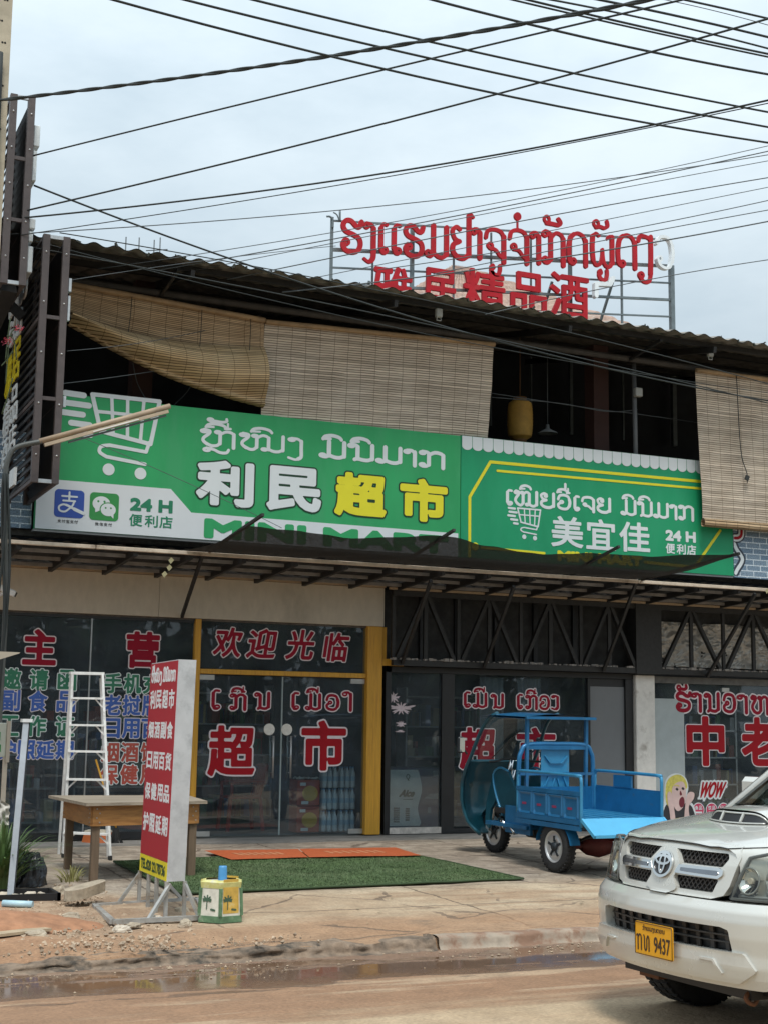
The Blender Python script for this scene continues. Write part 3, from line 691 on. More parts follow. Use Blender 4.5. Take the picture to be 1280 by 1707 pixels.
# ------------------------------------------------------------------ the shop building
Z0 = .25
shop = thing('shop_building', 'two storey roadside shop with glass fronts and an open dark upper floor', 'shop', (8, D+2, .22))
XL, XR = .6, 22.0
mb = MB()
mb.bb(XL, XR, D-.62, D+5.0, .0, Z0-.012)                 # plinth and floor slab
mb.build('floor_slab', M('sill_concrete', (.22, .21, .195), .85, var=.2, scale=5), shop)
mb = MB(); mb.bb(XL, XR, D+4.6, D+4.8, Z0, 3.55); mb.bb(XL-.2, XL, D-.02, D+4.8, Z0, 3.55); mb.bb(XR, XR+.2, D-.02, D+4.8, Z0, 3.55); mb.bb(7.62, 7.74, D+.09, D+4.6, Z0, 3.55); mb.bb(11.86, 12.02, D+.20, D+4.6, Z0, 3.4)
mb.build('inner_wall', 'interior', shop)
MB().bb(XL-.2, XR+.2, D-.02, D+4.8, 3.56, 3.86).build('storey_slab', 'concrete_dark', shop)
# upper floor: dark open room
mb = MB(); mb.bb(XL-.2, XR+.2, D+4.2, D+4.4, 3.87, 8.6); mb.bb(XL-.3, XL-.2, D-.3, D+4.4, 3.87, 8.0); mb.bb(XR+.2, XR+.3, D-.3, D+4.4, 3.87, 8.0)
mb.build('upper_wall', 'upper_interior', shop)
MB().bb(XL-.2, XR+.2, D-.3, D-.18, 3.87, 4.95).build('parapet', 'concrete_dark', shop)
for x in (4.45, 11.45, 15.6):
    MB().bb(x-.13, x+.13, D+.2, D+.46, 3.87, 7.4).build('column', 'red_column', shop)
M('batten', (.42, .31, .20), .7)
# fascia of cement board
for x0, x1 in ((1.2, 4.70), (4.705, 7.80)):
    MB().bb(x0, x1, D-.09, D-.03, 2.985, 3.50).build('fascia_board', 'plaster_panel', shop)
MB().bb(7.80, 16.6, D-.27, D-.23, 3.475, 3.505).build('fascia_batten', 'batten', shop); MB().bb(1.2, 7.80, D-.14, D-.06, 3.505, 3.53).build('fascia_batten', 'batten', shop)
MB().bb(1.2, 7.80, D-.02, D+.06, 2.96, 3.55).build('lintel', 'concrete_dark', shop)
# pane, mullion and frame helpers
def pane(x0, x1, z0, z1, y=D, name='window', parent=shop, m='shop_glass'):
    return MB().bb(x0, x1, y, y+.008, z0, z1).build(name, m, parent)
# left window
win = MB().bb(1.25, 5.20, D-.04, D+.05, Z0, .34).build('window', 'frame_black', shop)
fr = MB(); fr.bb(1.25, 5.19, D-.03, D+.04, 2.93, 2.96)
fr.build('frame', 'frame_black', win)
MB().bb(3.875, 3.893, D-.012, D+.02, .34, 2.93).build('mullion', 'steel_grey', win)
MB().bb(1.27, 3.875, D, D+.008, .34, 2.93).build('pane', 'shop_glass', win); MB().bb(3.893, 5.19, D, D+.008, .34, 2.93).build('pane', 'shop_glass', win)
# yellow door frame
dfr = MB()
dfr.bb(5.20, 5.275, D-.06, D+.05, Z0, 2.98, bev=.006)
dfr.build('door_frame', 'wood_yellow', shop)
pil = MB(); pil.bb(7.57, 7.785, D-.09, D+.07, Z0, 2.983, bev=.006); pil.build('pillar', 'wood_yellow', shop)
MB().bb(7.787, 7.86, D-.04, D+.06, 2.47, 2.98).build('door_frame', 'wood_yellow', shop)
MB().bb(7.787, 8.10, D-.075, D+.03, 2.465, 2.555).build('cross_rail', 'wood_yellow', shop)
MB().bb(5.277, 7.568, D-.05, D+.04, 2.29, 2.352, bev=.005).build('transom_rail', 'wood_yellow', shop)
tw = MB().bb(5.277, 7.568, D, D+.008, 2.354, 2.958).build('transom_window', 'shop_glass', shop)
for x0, x1, hx, px0 in ((5.282, 6.405, 6.285, 0), (6.413, 7.565, 6.525, 1)):
    d = MB().bb(x0, x1, D, D+.012, Z0+.012, 2.28).build('glass_door', 'shop_glass', shop)
    h = MB()
    for y in (D-.055, D+.065): h.cyl((hx, y, .98), (hx, y, 1.52), .014, 10)
    h.cyl((hx, D-.06, 1.24), (hx, D+.07, 1.24), .006, 6)
    for z in (1.05, 1.45): h.cyl((hx, D-.055, z), (hx, D+.065, z), .008, 8)
    h.build('handle', 'steel_grey', d)
    c = MB(); c.lathe([(0, -.011), (.073, -.011), (.075, -.007), (.075, -.003)], (hx-.045, D, 1.60), 'y', 28, False); c.build('round_sticker', M('sticker_disc', (.72, .70, .64), .5, var=.12, scale=30), d)
    p = MB()
    ex = (x0+.10) if not px0 else (x1-.10)
    p.bb(ex-.1, ex+.1, D-.014, D+.026, Z0+.014, Z0+.075); MB().bb(ex-.1, ex+.1, D-.014, D+.026, 2.215, 2.278).build('patch_fitting', M('fitting', (.45, .45, .43), .4, .5), d)
    p.build('patch_fitting', M('fitting', (.45, .45, .43), .4, .5), d)
MB().bb(6.400, 6.418, D-.003, D+.02, Z0+.012, 2.28).build('door_edge', M('glass_edge', (.30, .36, .36), .3), shop)

# right bays: black frame, truss lintel
def frame_part(x0, x1, z0, z1, y0=D-.04, y1=D+.06, m='frame_black', name='mullion'): return MB().bb(x0, x1, y0, y1, z0, z1).build(name, m, shop)
frame_part(7.862, 7.94, Z0, 2.46); frame_part(8.70, 8.89, Z0, 2.38); frame_part(11.02, 11.06, Z0, 2.38); frame_part(11.66, 11.785, Z0, 2.38, m='frame_black')
frame_part(7.862, 11.79, 2.385, 2.46, name='head_frame'); frame_part(7.94, 8.70, Z0, .33, name='bottom_frame', m=M('dirty_white', (.5, .46, .42), .8, var=.4, scale=10)); frame_part(8.89, 11.66, Z0, .31, name='bottom_frame')
for x0, x1 in ((7.94, 8.70), (8.89, 11.02)):
    pane(x0, x1, .33, 2.385)
MB().bb(11.06, 11.66, D, D+.02, .31, 2.27).build('grey_door', 'grey_door', shop)
MB().bb(11.06, 11.66, D, D+.02, 2.275, 2.38).build('grey_door_head', 'frame_black', shop)
MB().bb(11.80, 12.13, D-.10, D+.18, .235, 2.45, bev=.01).build('pillar', 'pillar_white', shop)
# restaurant front
pane(12.14, 13.40, Z0, 2.34); pane(13.407, 16.5, Z0, 2.34)
frame_part(12.14, 16.5, 2.345, 2.44, name='head_frame', m=M('grey_beam', (.13, .13, .125), .8, var=.25, scale=9, bump=.3))
MB().bb(12.15, 12.70, D-.006, D-.002, .5, 2.12).build('frosted_film', 'frost', shop)
MB().bb(13.39, 13.52, D-.02, D+.03, 2.24, 2.30).build('patch_fitting', 'fitting', shop)
frame_part(16.5, 16.8, Z0, 3.4, name='mullion')
# truss lintel with sheeting behind
ts = MB().bb(7.86, 16.8, D+.16, D+.17, 2.56, 3.50).build('clerestory_sheet', 'sheet_dark', shop)
for x in (8.46, 9.0, 9.62, 10.25, 10.9): MB().bb(x-.035, x+.035, D+.10, D+.15, 2.56, 3.45).build('clerestory_mullion', 'frame_black', ts)
def crumple(u, v):
    x = 12.16+4.3*u; z = 2.60+.66*v
    a = nz3(x, z, 0, 3.2); b = abs(nz3(x+2, z, 2, 6.5)); c = abs(nz3(x, z*1.4, 5, 12))
    return (x, D+.10+.09*a+.07*b+.035*c, z)
M('silver_film', (.52, .50, .46), .30, .35, var=.1)
MB().grid(crumple, 220, 44, smooth=False).build('plastic_film', 'silver_film', shop, rec=False)
for x0, x1, n in ((7.88, 11.78, 4), (12.15, 16.7, 4)):
    yb = D-.19
    tr = MB().bb(x0, x1, yb-.035, yb+.035, 2.465, 2.545).build('truss_chord', 'steel_black', shop)
    mb = MB(); mb.bb(x0, x1, yb-.03, yb+.03, 3.40, 3.47); mb.build('top_chord', 'steel_black', tr)
    mb = MB(); w = (x1-x0)/n
    for k in range(n):
        a = x0+k*w
        mb.bar((a+.06, yb, 2.56), (a+w*.5-.03, yb, 3.40), .062, .05); mb.bar((a+w*.5+.03, yb, 3.40), (a+w-.06, yb, 2.56), .062, .05)
        mb.bar((a+w*.5, yb+.005, 2.56), (a+w*.5, yb+.005, 3.40), .055, .04); mb.bar((a+.012, yb+.005, 2.56), (a+.012, yb+.005, 3.40), .05, .04)
    mb.build('lattice', 'steel_black', tr)
    mb = MB()
    for k in range(130):
        x = x0+random.random()*(x1-x0); s_ = .012+.03*random.random()*random.random()
        mb.box((x, yb-.02+random.uniform(-.02, .03), 2.546+s_*.3), (s_*2.4, s_*1.4, s_), Matrix.Rotation(random.random()*3, 3, 'Z'))
    mb.build('mortar_crust', M('crust', (.30, .28, .26), .95), tr)
MB().bb(11.72, 12.16, D-.24, D-.02, 2.46, 3.50).build('post', 'steel_black', shop)

# ------------------------------------------------------------------ writing on the glass
YG = D-.004
def vinyl(name, items, col, edge, off, edge_off, parent=shop, lao_items=(), weight=.03, res=44, shear=0.0, y=YG, hf=1.0):
    fa, fb = onY(y-.004), onY(y)
    for ch, x0, z0, x1, z1 in items:
        a, b = MB(), MB(); put((a, b), ch, x0, z0, x1, z1, (off, edge_off), (fa, fb), .003, res, shear, inset=off*.8)
        b.build('letter_outline', edge, parent); a.build('letter_face', col, parent)
vinyl('lettering', [('主', 3.06, 2.34, 3.46, 2.77), ('营', 4.33, 2.34, 4.75, 2.79)], 'vinyl_red', 'vinyl_edge', .017, .032, parent=win)
def row(chars, cx, z, w, h, col, edge='vinyl_pale'):
    vinyl('lettering', [(c, x-w/2, z, x+w/2, z+h) for c, x in zip(chars, cx)], col, edge, .007, .018, parent=win, res=34)
c4 = [2.945, 3.27, 3.61]
row('邀请函', c4, 2.04, .225, .25, 'vinyl_green'); row('副食品', c4, 1.78, .225, .25, 'vinyl_blue', 'vinyl_edge'); row('工作证', c4, 1.485, .225, .24, 'vinyl_green')
row('护照延期', [2.93, 3.16, 3.385, 3.62], 1.21, .215, .225, 'vinyl_blue', 'vinyl_edge')
c5 = [4.18, 4.425, 4.67, 4.915]
row('手机充值', c5, 2.02, .22, .245, 'vinyl_green'); row('老挝特产'.replace('特产', '牌货'), c5, 1.75, .225, .25, 'vinyl_blue', 'vinyl_edge'); row('日用百货', c5, 1.47, .22, .24, 'vinyl_blue', 'vinyl_edge')
row('烟酒饮品', c5, 1.18, .22, .24, 'vinyl_brick'); row('保健用品', c5, .91, .22, .24, 'vinyl_brick')
vinyl('lettering', [('欢', 5.47, 2.51, 5.84, 2.89), ('迎', 5.92, 2.51, 6.31, 2.89), ('光', 6.46, 2.51, 6.84, 2.90), ('临', 6.98, 2.50, 7.32, 2.88)], 'vinyl_red', 'vinyl_edge', .010, .024, parent=tw, shear=.16)
doors = [o for o in shop.children if o.name.startswith('glass_door')]
def lao_v(name, items, parent, weight, off=-.003, eo=.012):
    fa, fb = onY(YG-.004), onY(YG)
    for wd, x0, x1, z0, h in items:
        a, b = MB(), MB(); put_lao((a, b), wd, x0, x1, z0, h, weight, (off, eo), (fa, fb), .003)
        b.build('letter_outline', 'vinyl_edge', parent); a.build('letter_face', 'vinyl_red', parent)
lao_v('lao_lettering', [(['e'], 5.42, 5.59, 1.85, .235), (['ko+ii'], 5.70, 5.93, 1.85, .19), (['no'], 6.03, 6.25, 1.86, .20)], doors[0], .026)
lao_v('lao_lettering', [(['e'], 6.51, 6.66, 1.865, .21), (['mo+ue'], 6.73, 6.96, 1.865, .19), (['o'], 7.00, 7.22, 1.865, .19), (['aa'], 7.25, 7.42, 1.865, .24)], doors[1], .026)
vinyl('lettering', [('超', 5.43, 1.01, 6.05, 1.64)], 'vinyl_red2', 'vinyl_edge', .019, .040, parent=doors[0])
vinyl('lettering', [('市', 6.69, 1.08, 7.31, 1.72)], 'vinyl_red2', 'vinyl_edge', .024, .045, parent=doors[1])
wins = [o for o in shop.children if o.name.startswith('window')]
wr = wins[2]; wrest = wins[3]
lao_v('lao_lettering', [(['e'], 9.02, 9.17, 1.94, .20), (['mo+ue'], 9.19, 9.42, 1.94, .18), (['no'], 9.47, 9.68, 1.935, .18), (['e'], 9.86, 9.99, 1.935, .19), (['ko+ii'], 10.02, 10.22, 1.935, .18), (['o'], 10.23, 10.42, 1.93, .18), (['ngo'], 10.44, 10.58, 1.98, .14)], wr, .025)
vinyl('lettering', [('超', 8.99, 1.10, 9.55, 1.66), ('市', 9.88, 1.10, 10.50, 1.67)], 'vinyl_red', 'vinyl_edge', .018, .033, parent=wr)
lao_v('lao_lettering', [(['ro+tho1'], 12.55, 12.83, 1.95, .26), (['aa'], 12.84, 13.06, 1.95, .26), (['no'], 13.07, 13.36, 1.945, .26), (['o'], 13.39, 13.66, 1.945, .26), (['aa'], 13.67, 13.91, 1.94, .26), (['ho'], 13.92, 14.28, 1.93, .26), (['aa'], 14.29, 14.5, 1.93, .26), (['no'], 14.52, 14.82, 1.93, .26)], wrest, .030, 0, .02)
vinyl('lettering', [('中', 12.74, 1.15, 13.42, 1.87), ('老', 13.74, 1.15, 14.40, 1.87), ('务', 14.75, 1.15, 15.4, 1.87)], 'vinyl_red2', 'vinyl_edge', .027, .042, parent=wrest)
# ------------------------------------------------------------------ the two green shop signs
def sign_layers(Y): return onY(Y)
def cart(mb, f0, x0, z0, s, fn, h=.006):
    """shopping trolley emblem in a box s wide; x0,z0 = lower left of the basket unit square"""
    def q(a, b): return (x0+a*s, z0+b*s)
    w = .030*s
    st_ = [([q(.02, 1.0), q(1.0, 1.0), q(.89, .36), q(.16, .48), q(.02, 1.0)], w), ([q(.10, .76), q(.96, .76)], w*.8),
           ([q(.30, 1.0), q(.34, .46)], w*.8), ([q(.53, 1.0), q(.55, .42)], w*.8), ([q(.77, 1.0), q(.74, .39)], w*.8),
           ([q(.87, .38), q(.83, .24), q(.30, .29)], w*.85), (crom([q(.30, .29), q(.18, .26), q(.16, .18), q(.26, .12)], 5), w*.85), ([q(.26, .12), q(.82, .06)], w*.85)]
    add_field(mb, f_or(f_line(st_), f_ell(*q(.30, -.06), .085*s), f_ell(*q(.76, -.08), .085*s)), (x0-.1*s, z0-.25*s, x0+1.1*s, z0+1.1*s), h, fn, .003)
    if f0:
        sp = [([q(a, b), q(c, b-.01)], .042*s) for a, b, c in ((-.36, .98, -.10), (-.33, .84, -.02), (-.38, .70, -.10), (-.26, .56, 0), (-.14, .42, .02))]
        add_field(mb, f_line(sp), (x0-.5*s, z0+.3*s, x0+.12*s, z0+1.1*s), h, fn, .003)
g1 = thing('shop_sign', 'long green and white supermarket signboard with big trolley and payment logos, left of the two', 'sign', (5.9, YS+.05, 3.93))
X0, X1, ZB, ZT = 3.02, 8.672, 3.925, 5.59
b1 = MB().bb(X0, X1, YS, YS+.10, ZB, ZT).build('board', 'sign_green', g1)
MB().bb(X0-.012, X1, YS+.012, YS+.13, ZB-.03, ZB-.002).build('edge_frame', M('edge_alu', (.25, .25, .24), .5, .4), g1)
mb = MB(); mb.prism([(X0+.002, ZB+.003), (X1-.03, ZB+.003), (X1-.03, 4.245), (4.93, 4.255), (4.66, 4.53), (X0+.002, 4.53)], YS-.003, YS+.002, lambda u, v, w: (u, w, v))
mb.build('white_band', 'sign_white', b1)
F3 = onY(YS-.005); F5 = onY(YS-.007); F7 = onY(YS-.010)
mb = MB(); cart(mb, True, 3.615, 4.66+.10, .86, F3, .008); mb.build('trolley_emblem', 'print_white', b1)
mb = MB(); put_lao((mb,), ['ho+ii+tho2+low', 'homo+i', 'ngo'], 5.0, 6.44, 5.12, .205, .021, (.003,), (F3,), .003, 40)
put_lao((mb,), ['mo+i', 'no+i', 'mo', 'aa', 'ko'], 6.62, 8.46, 5.12, .205, .026, (.004,), (F3,), .003, 40); mb.build('lao_lettering', 'print_white', b1)
def big(chars, boxes, col):
    for c, (x0, x1) in zip(chars, boxes):
        a, b = MB(), MB(); put((a, b), c, x0, 4.375, x1, 4.94, (.030, .050), (F5, F3), .003, 54, inset=.022)
        b.build('letter_outline', 'print_dark', b1); a.build('letter_face', col, b1)
big('利民', ((4.99, 5.73), (5.92, 6.65)), 'print_white'); big('超市', ((6.85, 7.57), (7.78, 8.47)), 'print_yellow')
mb = MB(); put((mb,), 'MINI MART', 5.10, 3.95, 8.50, 4.20, (.030,), (F5,), .003, 40); mb.build('lettering', 'sign_green', b1)
def rsq(cx, cz, hw): return f_rr(cx, cz, hw, hw*.95, hw*.28)
mb = MB(); add_field(mb, rsq(3.415, 4.25, .178), (3.2, 4.05, 3.62, 4.46), .008, F5, .003); o = mb.build('payment_logo', 'print_blue', b1)
mb = MB(); q = lambda a, b: (3.415+a*.178, 4.25+b*.17)
add_field(mb, f_line([([q(-.5, .52), q(.5, .52)], .011), ([q(-.02, .82), q(-.02, .2)], .011), ([q(-.42, .2), q(.38, .2)], .011),
    (crom([q(.34, .2), q(.22, -.12), (q(0, -.36)), q(-.28, -.58), q(-.62, -.52), q(-.68, -.25), q(-.42, -.08), q(-.1, -.14), q(.35, -.36), q(.98, -.62)], 6), [.011]*40+[.014]*8+[.02]*7)]), (3.2, 4.05, 3.61, 4.46), .006, F7, .003)
mb.build('logo_mark', 'print_white', o)
mb = MB(); add_field(mb, rsq(3.838, 4.245, .178), (3.63, 4.04, 4.05, 4.45), .008, F5, .003); o = mb.build('payment_logo', 'logo_green', b1)
mb = MB(); q = lambda a, b: (3.838+a*.178, 4.245+b*.17)
bub1 = f_or(f_ell(*q(-.2, .2), .108, .09), f_poly([q(-.62, -.1), q(-.6, -.45), q(-.2, -.25)])); bub2 = f_or(f_ell(*q(.28, -.2), .092, .078), f_poly([q(.35, -.5), q(.66, -.82), q(.66, -.4)]))
grow = lambda f, r: (lambda U, V: f(U, V)-r)
add_field(mb, f_or(f_sub(bub1, grow(bub2, .012), f_ell(*q(-.42, .36), .014), f_ell(*q(0, .36), .014)), f_sub(bub2, f_ell(*q(.1, -.08), .012), f_ell(*q(.46, -.08), .012))), (3.66, 4.06, 4.02, 4.43), .006, F7, .003)
mb.build('logo_mark', 'print_white', o)
mb = MB(); put((mb,), '24 H', 4.155, 4.225, 4.69, 4.385, (.012,), (F5,), .003, 40)
for c, x in zip('便利店', (4.15, 4.345, 4.53)): put((mb,), c, x, 4.035, x+.165, 4.185, (.003,), (F5,), .003, 40)
mb.build('lettering', 'logo_text_green', b1)
mb = MB()
for i, c in enumerate('支付宝支付'): put((mb,), c, 3.285+i*.05, 4.015, 3.328+i*.05, 4.055, (.0005,), (F5,), .002, 22)
for i, c in enumerate('微信支付'): put((mb,), c, 3.735+i*.054, 4.01, 3.78+i*.054, 4.05, (.0005,), (F5,), .002, 22)
mb.build('small_lettering', 'print_grey', b1)

g2 = thing('shop_sign', 'green shop sign with printed white scalloped valance and yellow border, right of two', 'sign', (10.9, YS+.05, 3.93))
X2, X3 = 8.682, 13.20
b2 = MB().bb(X2, X3, YS, YS+.10, ZB, ZT+.01).build('board', 'sign_green_teal', g2)
MB().bb(X2, X3, YS+.012, YS+.13, ZB-.03, ZB-.002).build('edge_frame', 'edge_alu', g2)
mb = MB(); n = 28; w = (13.195-8.69)/n
sc = [f_or(f_rr(8.69+(i+.5)*w, 5.53, w/2-.004, .075, .004), f_ell(8.69+(i+.5)*w, 5.46, w/2-.004, .055)) for i in range(n)]
for i, f in enumerate(sc): add_field(mb, f, (8.69+i*w-.01, 5.38, 8.69+(i+1)*w+.01, 5.597), .012, F3, .003)
mb.build('valance_print', 'print_white', b2)
mb = MB(); yl = lambda pts, r=.014: f_line([(pts, r)])
add_field(mb, f_line([([(8.815, 3.95), (8.815, 4.76), (9.13, 5.27), (12.98, 5.29)], .021), ([(9.24, 5.155), (12.80, 5.185)], .017), ([(9.0, 4.075), (9.98, 4.06)], .017), ([(11.64, 4.035), (12.50, 4.01), (12.97, 4.58)], .021)]), (8.75, 3.93, 13.1, 5.35), .011, F3, .003)
add_field(mb, f_ell(8.90, 4.085, .055), (8.8, 4.0, 9.0, 4.2), .01, F5, .003)
mb.build('border_print', 'print_yellow', b2)
mb = MB(); put_lao((mb,), ['e', 'homo+i', 'nyo', 'o+ii+ek', 'e', 'cho', 'nyo'], 9.35, 11.09, 4.70, .20, .022, (.002,), (F3,), .003, 40)
put_lao((mb,), ['mo+i', 'no+i', 'mo', 'aa', 'ko'], 11.24, 12.52, 4.70, .20, .022, (.002,), (F3,), .003, 40)
mb.build('lao_lettering', 'print_white', b2)
mb = MB(); cart(mb, True, 9.55, 4.29, .37, F3, .005); mb.build('trolley_emblem', 'print_white', b2)
mb = MB()
for c, x0, x1 in (('美', 10.09, 10.61), ('宜', 10.66, 11.15), ('佳', 11.21, 11.73)): put((mb,), c, x0, 4.165, x1, 4.60, (.010,), (F3,), .003, 52)
put((mb,), '24 H', 12.0, 4.37, 12.53, 4.53, (.012,), (F3,), .003, 40)
for c, x in zip('便利店', (12.0, 12.19, 12.37)): put((mb,), c, x, 4.185, x+.16, 4.335, (.004,), (F3,), .003, 40)
mb.build('lettering', 'print_white', b2)
mb = MB(); put((mb,), 'MINI MART', 10.19, 3.965, 11.60, 4.115, (.018,), (F3,), .003, 34); mb.build('lettering', 'print_yellow', b2)
# printed brick panels at both ends
bp = MB().bb(.7, 3.005, YS+.16, YS+.22, 3.94, 5.10).build('brick_print_panel', 'brick_print'); tag(bp, 'blue grey brick patterned panel behind the lower end of the black hotel sign', 'wall panel')
bp = thing('brick_print_panel', 'blue grey brick patterned signboard with red and white letter ends, right of the green signs', 'sign', (15.2, YS+.05, 3.93))
pb = MB().bb(13.215, 17.4, YS+.01, YS+.10, ZB-.02, 4.75).build('board', 'brick_print', bp)
a, b, c_ = MB(), MB(), MB(); Fq = [onY(YS+.01-k*.003) for k in (1, 2, 3)]
s1 = [(crom([(13.24, 4.49), (13.31, 4.50), (13.36, 4.56), (13.36, 4.74)], 5), .022)]; s2 = [(crom([(13.23, 4.40), (13.27, 4.32), (13.37, 4.18), (13.27, 4.02), (13.24, 3.97)], 5), .016)]
for ss, m1 in ((s1, 1), (s2, 0)):
    add_field(a, f_line(ss, .052 if m1 else .045), (13.215, 3.93, 13.6, 4.75), .01, Fq[0], .002)
    add_field(b, f_line(ss, .03 if m1 else .012), (13.215, 3.93, 13.6, 4.75), .008, Fq[1], .002)
add_field(c_, f_line(s1, 0), (13.215, 3.93, 13.6, 4.75), .006, Fq[2], .002)
o = a.build('letter_outline', M('print_navy', (.03, .04, .06), .5), pb); b.build('letter_edge', 'print_white', o); c_.build('letter_face', 'vinyl_red2', o)

# ------------------------------------------------------------------ the roof over the upper floor
def roofz(y): return 7.20+(y-16.05)*.20
rf = thing('canopy_roof', 'dark weathered corrugated roof sheet over the open upper floor', 'roof', (9, 17.5, 7.2))
def corr(u, v, t=0):
    x = 1.0+21.5*u; y = 16.0+6.0*v
    e = .05*nz3(x, 0, 9, .35) if v < .01 else 0
    return (x+.0, y+e*.3, roofz(y)+.022*sin(2*pi*x/.255)+t+.02*nz3(x, 3, 1, .4))
mb = MB(); mb.grid(lambda u, v: corr(u, v), 84*9, 4, uv=None); mb.grid(lambda u, v: corr(u, v, -.012), 84*9, 4)
n_ = 84*9
o = mb.build('corrugated_sheet', 'cement_roof', rf, rec=False)
mb = MB()
for k in range(90):   # ridge caps of dirt and lichen hanging on the drip edge
    x = 1+21.5*random.random(); s_ = .008+.016*random.random()
    mb.box((x, 16.0, roofz(16.0)+.03*sin(2*pi*x/.255)), (s_*2.2, s_*1.3, s_), Matrix.Rotation(random.random()*3, 3, 'Y'))
mb.build('lichen', M('lichen', (.035, .038, .03), .95), o)
mb = MB()
for y in (16.35, 17.25, 19.0, 20.8): MB().bb(1.0, 22.5, y-.03, y+.03, roofz(y)-.125, roofz(y)-.05).build('purlin', 'steel_black', rf)
mb = MB()
for x in (2.0, 4.6, 7.3, 9.9, 12.3, 15.3, 18.5): MB().bar((x, 16.1, roofz(16.1)-.17), (x, 21.5, roofz(21.5)-.17), .05, .09).build('rafter', 'steel_black', rf)
mb = MB(); mb.tube([(1.0, 17.02, 7.04), (22.4, 17.02, 7.0)], .045, 10); mb.build('eaves_beam', M('beam_grey', (.06, .055, .05), .8, var=.3), rf)
for x in (4.45, 11.45):
    mb = MB(); mb.bar((x, 17.02, 7.0), (x, 16.2, 7.1), .04); mb.build('brace', 'steel_black', rf)
for px, py in ((731, 522), (1183, 588)):
    p = at(px, py, 16.3); mb = MB(); mb.bb(p.x-.045, p.x+.045, 16.27, 16.33, p.z-.06, p.z+.06, bev=.01); mb.tube([(p.x-.03, 16.3, p.z-.06), (p.x-.03, 16.3, p.z-.10), (p.x+.03, 16.3, p.z-.10), (p.x+.03, 16.3, p.z-.06)], .008, 6)
    mb.build('bracket_light', M('pale_box', (.35, .36, .34), .6), rf)
p = at(1062, 655, 17.1); mb = MB(); mb.bb(p.x-.06, p.x+.06, 17.05, 17.13, p.z-.06, p.z+.07, bev=.01); tag(mb.build('junction_box', 'pale_box'), 'small pale junction box on the dark post of the upper floor', 'junction box')
mb = MB(); mb.cyl((p.x+.0, 17.16, 4.9), (p.x-.02, 17.16, 7.0), .035, 10); tag(mb.build('steel_post', M('post_grey', (.11, .115, .12), .6)), 'thin grey post standing in the dark upper floor opening beside the right blind', 'post')

# ------------------------------------------------------------------ bamboo blinds
bl = thing('bamboo_blind', 'sagging bamboo blind with its lower edge hanging askew, leftmost of the three', 'blind', (4.6, 17.03, 7.0))
YB = 17.03
tl, tr_ = at(118, 478, YB), at(441, 538, YB); b_l, b_r = at(112, 545, YB), at(437, 682, YB)
def sheet1(u, v):   # the upper flat sheet
    top = tl.lerp(tr_, u); lowl = at(112, 527, YB).lerp(at(439, 585, YB), u)+Vector((0, 0, -.12*sin(pi*u)))
    k = top.lerp(lowl, v); return (k.x, YB+.02*sin(3.5*u+1)*v+.03*nz3(u*3, v, 1, 1.4)*v, k.z)
def fold1(u, v):    # the loose lower part, bulging outward and rolled under
    a = at(112, 524, YB).lerp(at(439, 580, YB), u)+Vector((0, 0, -.12*sin(pi*u))); b = b_l.lerp(b_r, u)+Vector((0, 0, -.13*sin(pi*u)))
    k = a.lerp(b, min(1, v*1.12)); t = min(1, v*1.12)
    bulge = -.05-.30*sin(pi*min(1, t))*(1-.25*u)-.05*(t > .9)
    z = k.z-(.0 if v < .9 else 0); y = YB+bulge
    if v > .89: y = YB-.06+.09*(v-.89)/.11; z += .05*(v-.89)/.11
    return (k.x, y+.014*nz3(u*4, v*2, 3, 1.5), z)
MB().grid(sheet1, 46, 16, uv=lambda u, v: (u*2.55, v*.75)).build('slat_sheet', 'bamboo_slats', bl, rec=False)
MB().grid(fold1, 46, 30, uv=lambda u, v: (u*2.55, v*(.25+.95*u))).build('slat_fold', 'bamboo_slats_fold_lit', bl, rec=False)
mb = MB(); mb.tube([tuple(tl.lerp(tr_, i/8)+Vector((0, -.03, .02+.006*random.random()))) for i in range(9)], .036, 10); mb.build('head_pole', 'bamboo_pole', bl)
mb = MB()
for u, l in ((.30, .55), (.66, .8), (.92, .9)):
    p = tl.lerp(tr_, u); mb.tube(crom([(p.x, YB-.06, p.z), (p.x-.02, YB-.10, p.z-l*.5), (p.x-.05, YB-.12, p.z-l)], 4), .005, 5)
mb.build('pull_cord', 'cable', bl)
bl = thing('bamboo_blind', 'flat bamboo blind hanging straight behind the green sign, middle of the three', 'blind', (7.5, 17.03, 7.0))
def sheetw(pTL, pTR, pBL, pBR, Y, wav, nu=60, nv=24, sc=(3.35, 1.25)):
    def f(u, v):
        k = pTL.lerp(pTR, u).lerp(pBL.lerp(pBR, u), v)
        return (k.x+.012*nz3(v*4, u*8, 2, 1)*(1 if u < .04 or u > .96 else 0), Y+wav*(sin(7*u+1)+.7*sin(15*u))*v-.03*v+.02*nz3(u*5, v*2, 7, 1), k.z)
    return MB().grid(f, nu, nv, uv=lambda u, v: (u*sc[0], v*sc[1]))
a, b = at(442, 540, YB), at(822, 578, YB); e = Vector((0, 0, -.2))
sheetw(a, b, at(433, 700, YB)+e, at(811, 728, YB)+e, YB, .012, sc=(3.35, 1.5)).build('slat_sheet', 'bamboo_slats_pale', bl, rec=False)
mb = MB(); mb.tube([tuple(a.lerp(b, i/9)+Vector((0, -.03, .02+.005*random.random()))) for i in range(10)], .034, 10); mb.build('head_pole', 'bamboo_pole', bl)
bl = thing('bamboo_blind', 'long bamboo blind hanging down in front of the green sign at the right edge', 'blind', (13.4, YS-.12, 6.9))
Y3 = YS-.14; a, b = at(1158, 620, Y3), at(1158, 620, Y3)+Vector((2.75, 0, .02)); c1, d1 = at(1169, 868, Y3), at(1169, 868, Y3)+Vector((2.6, 0, .0))
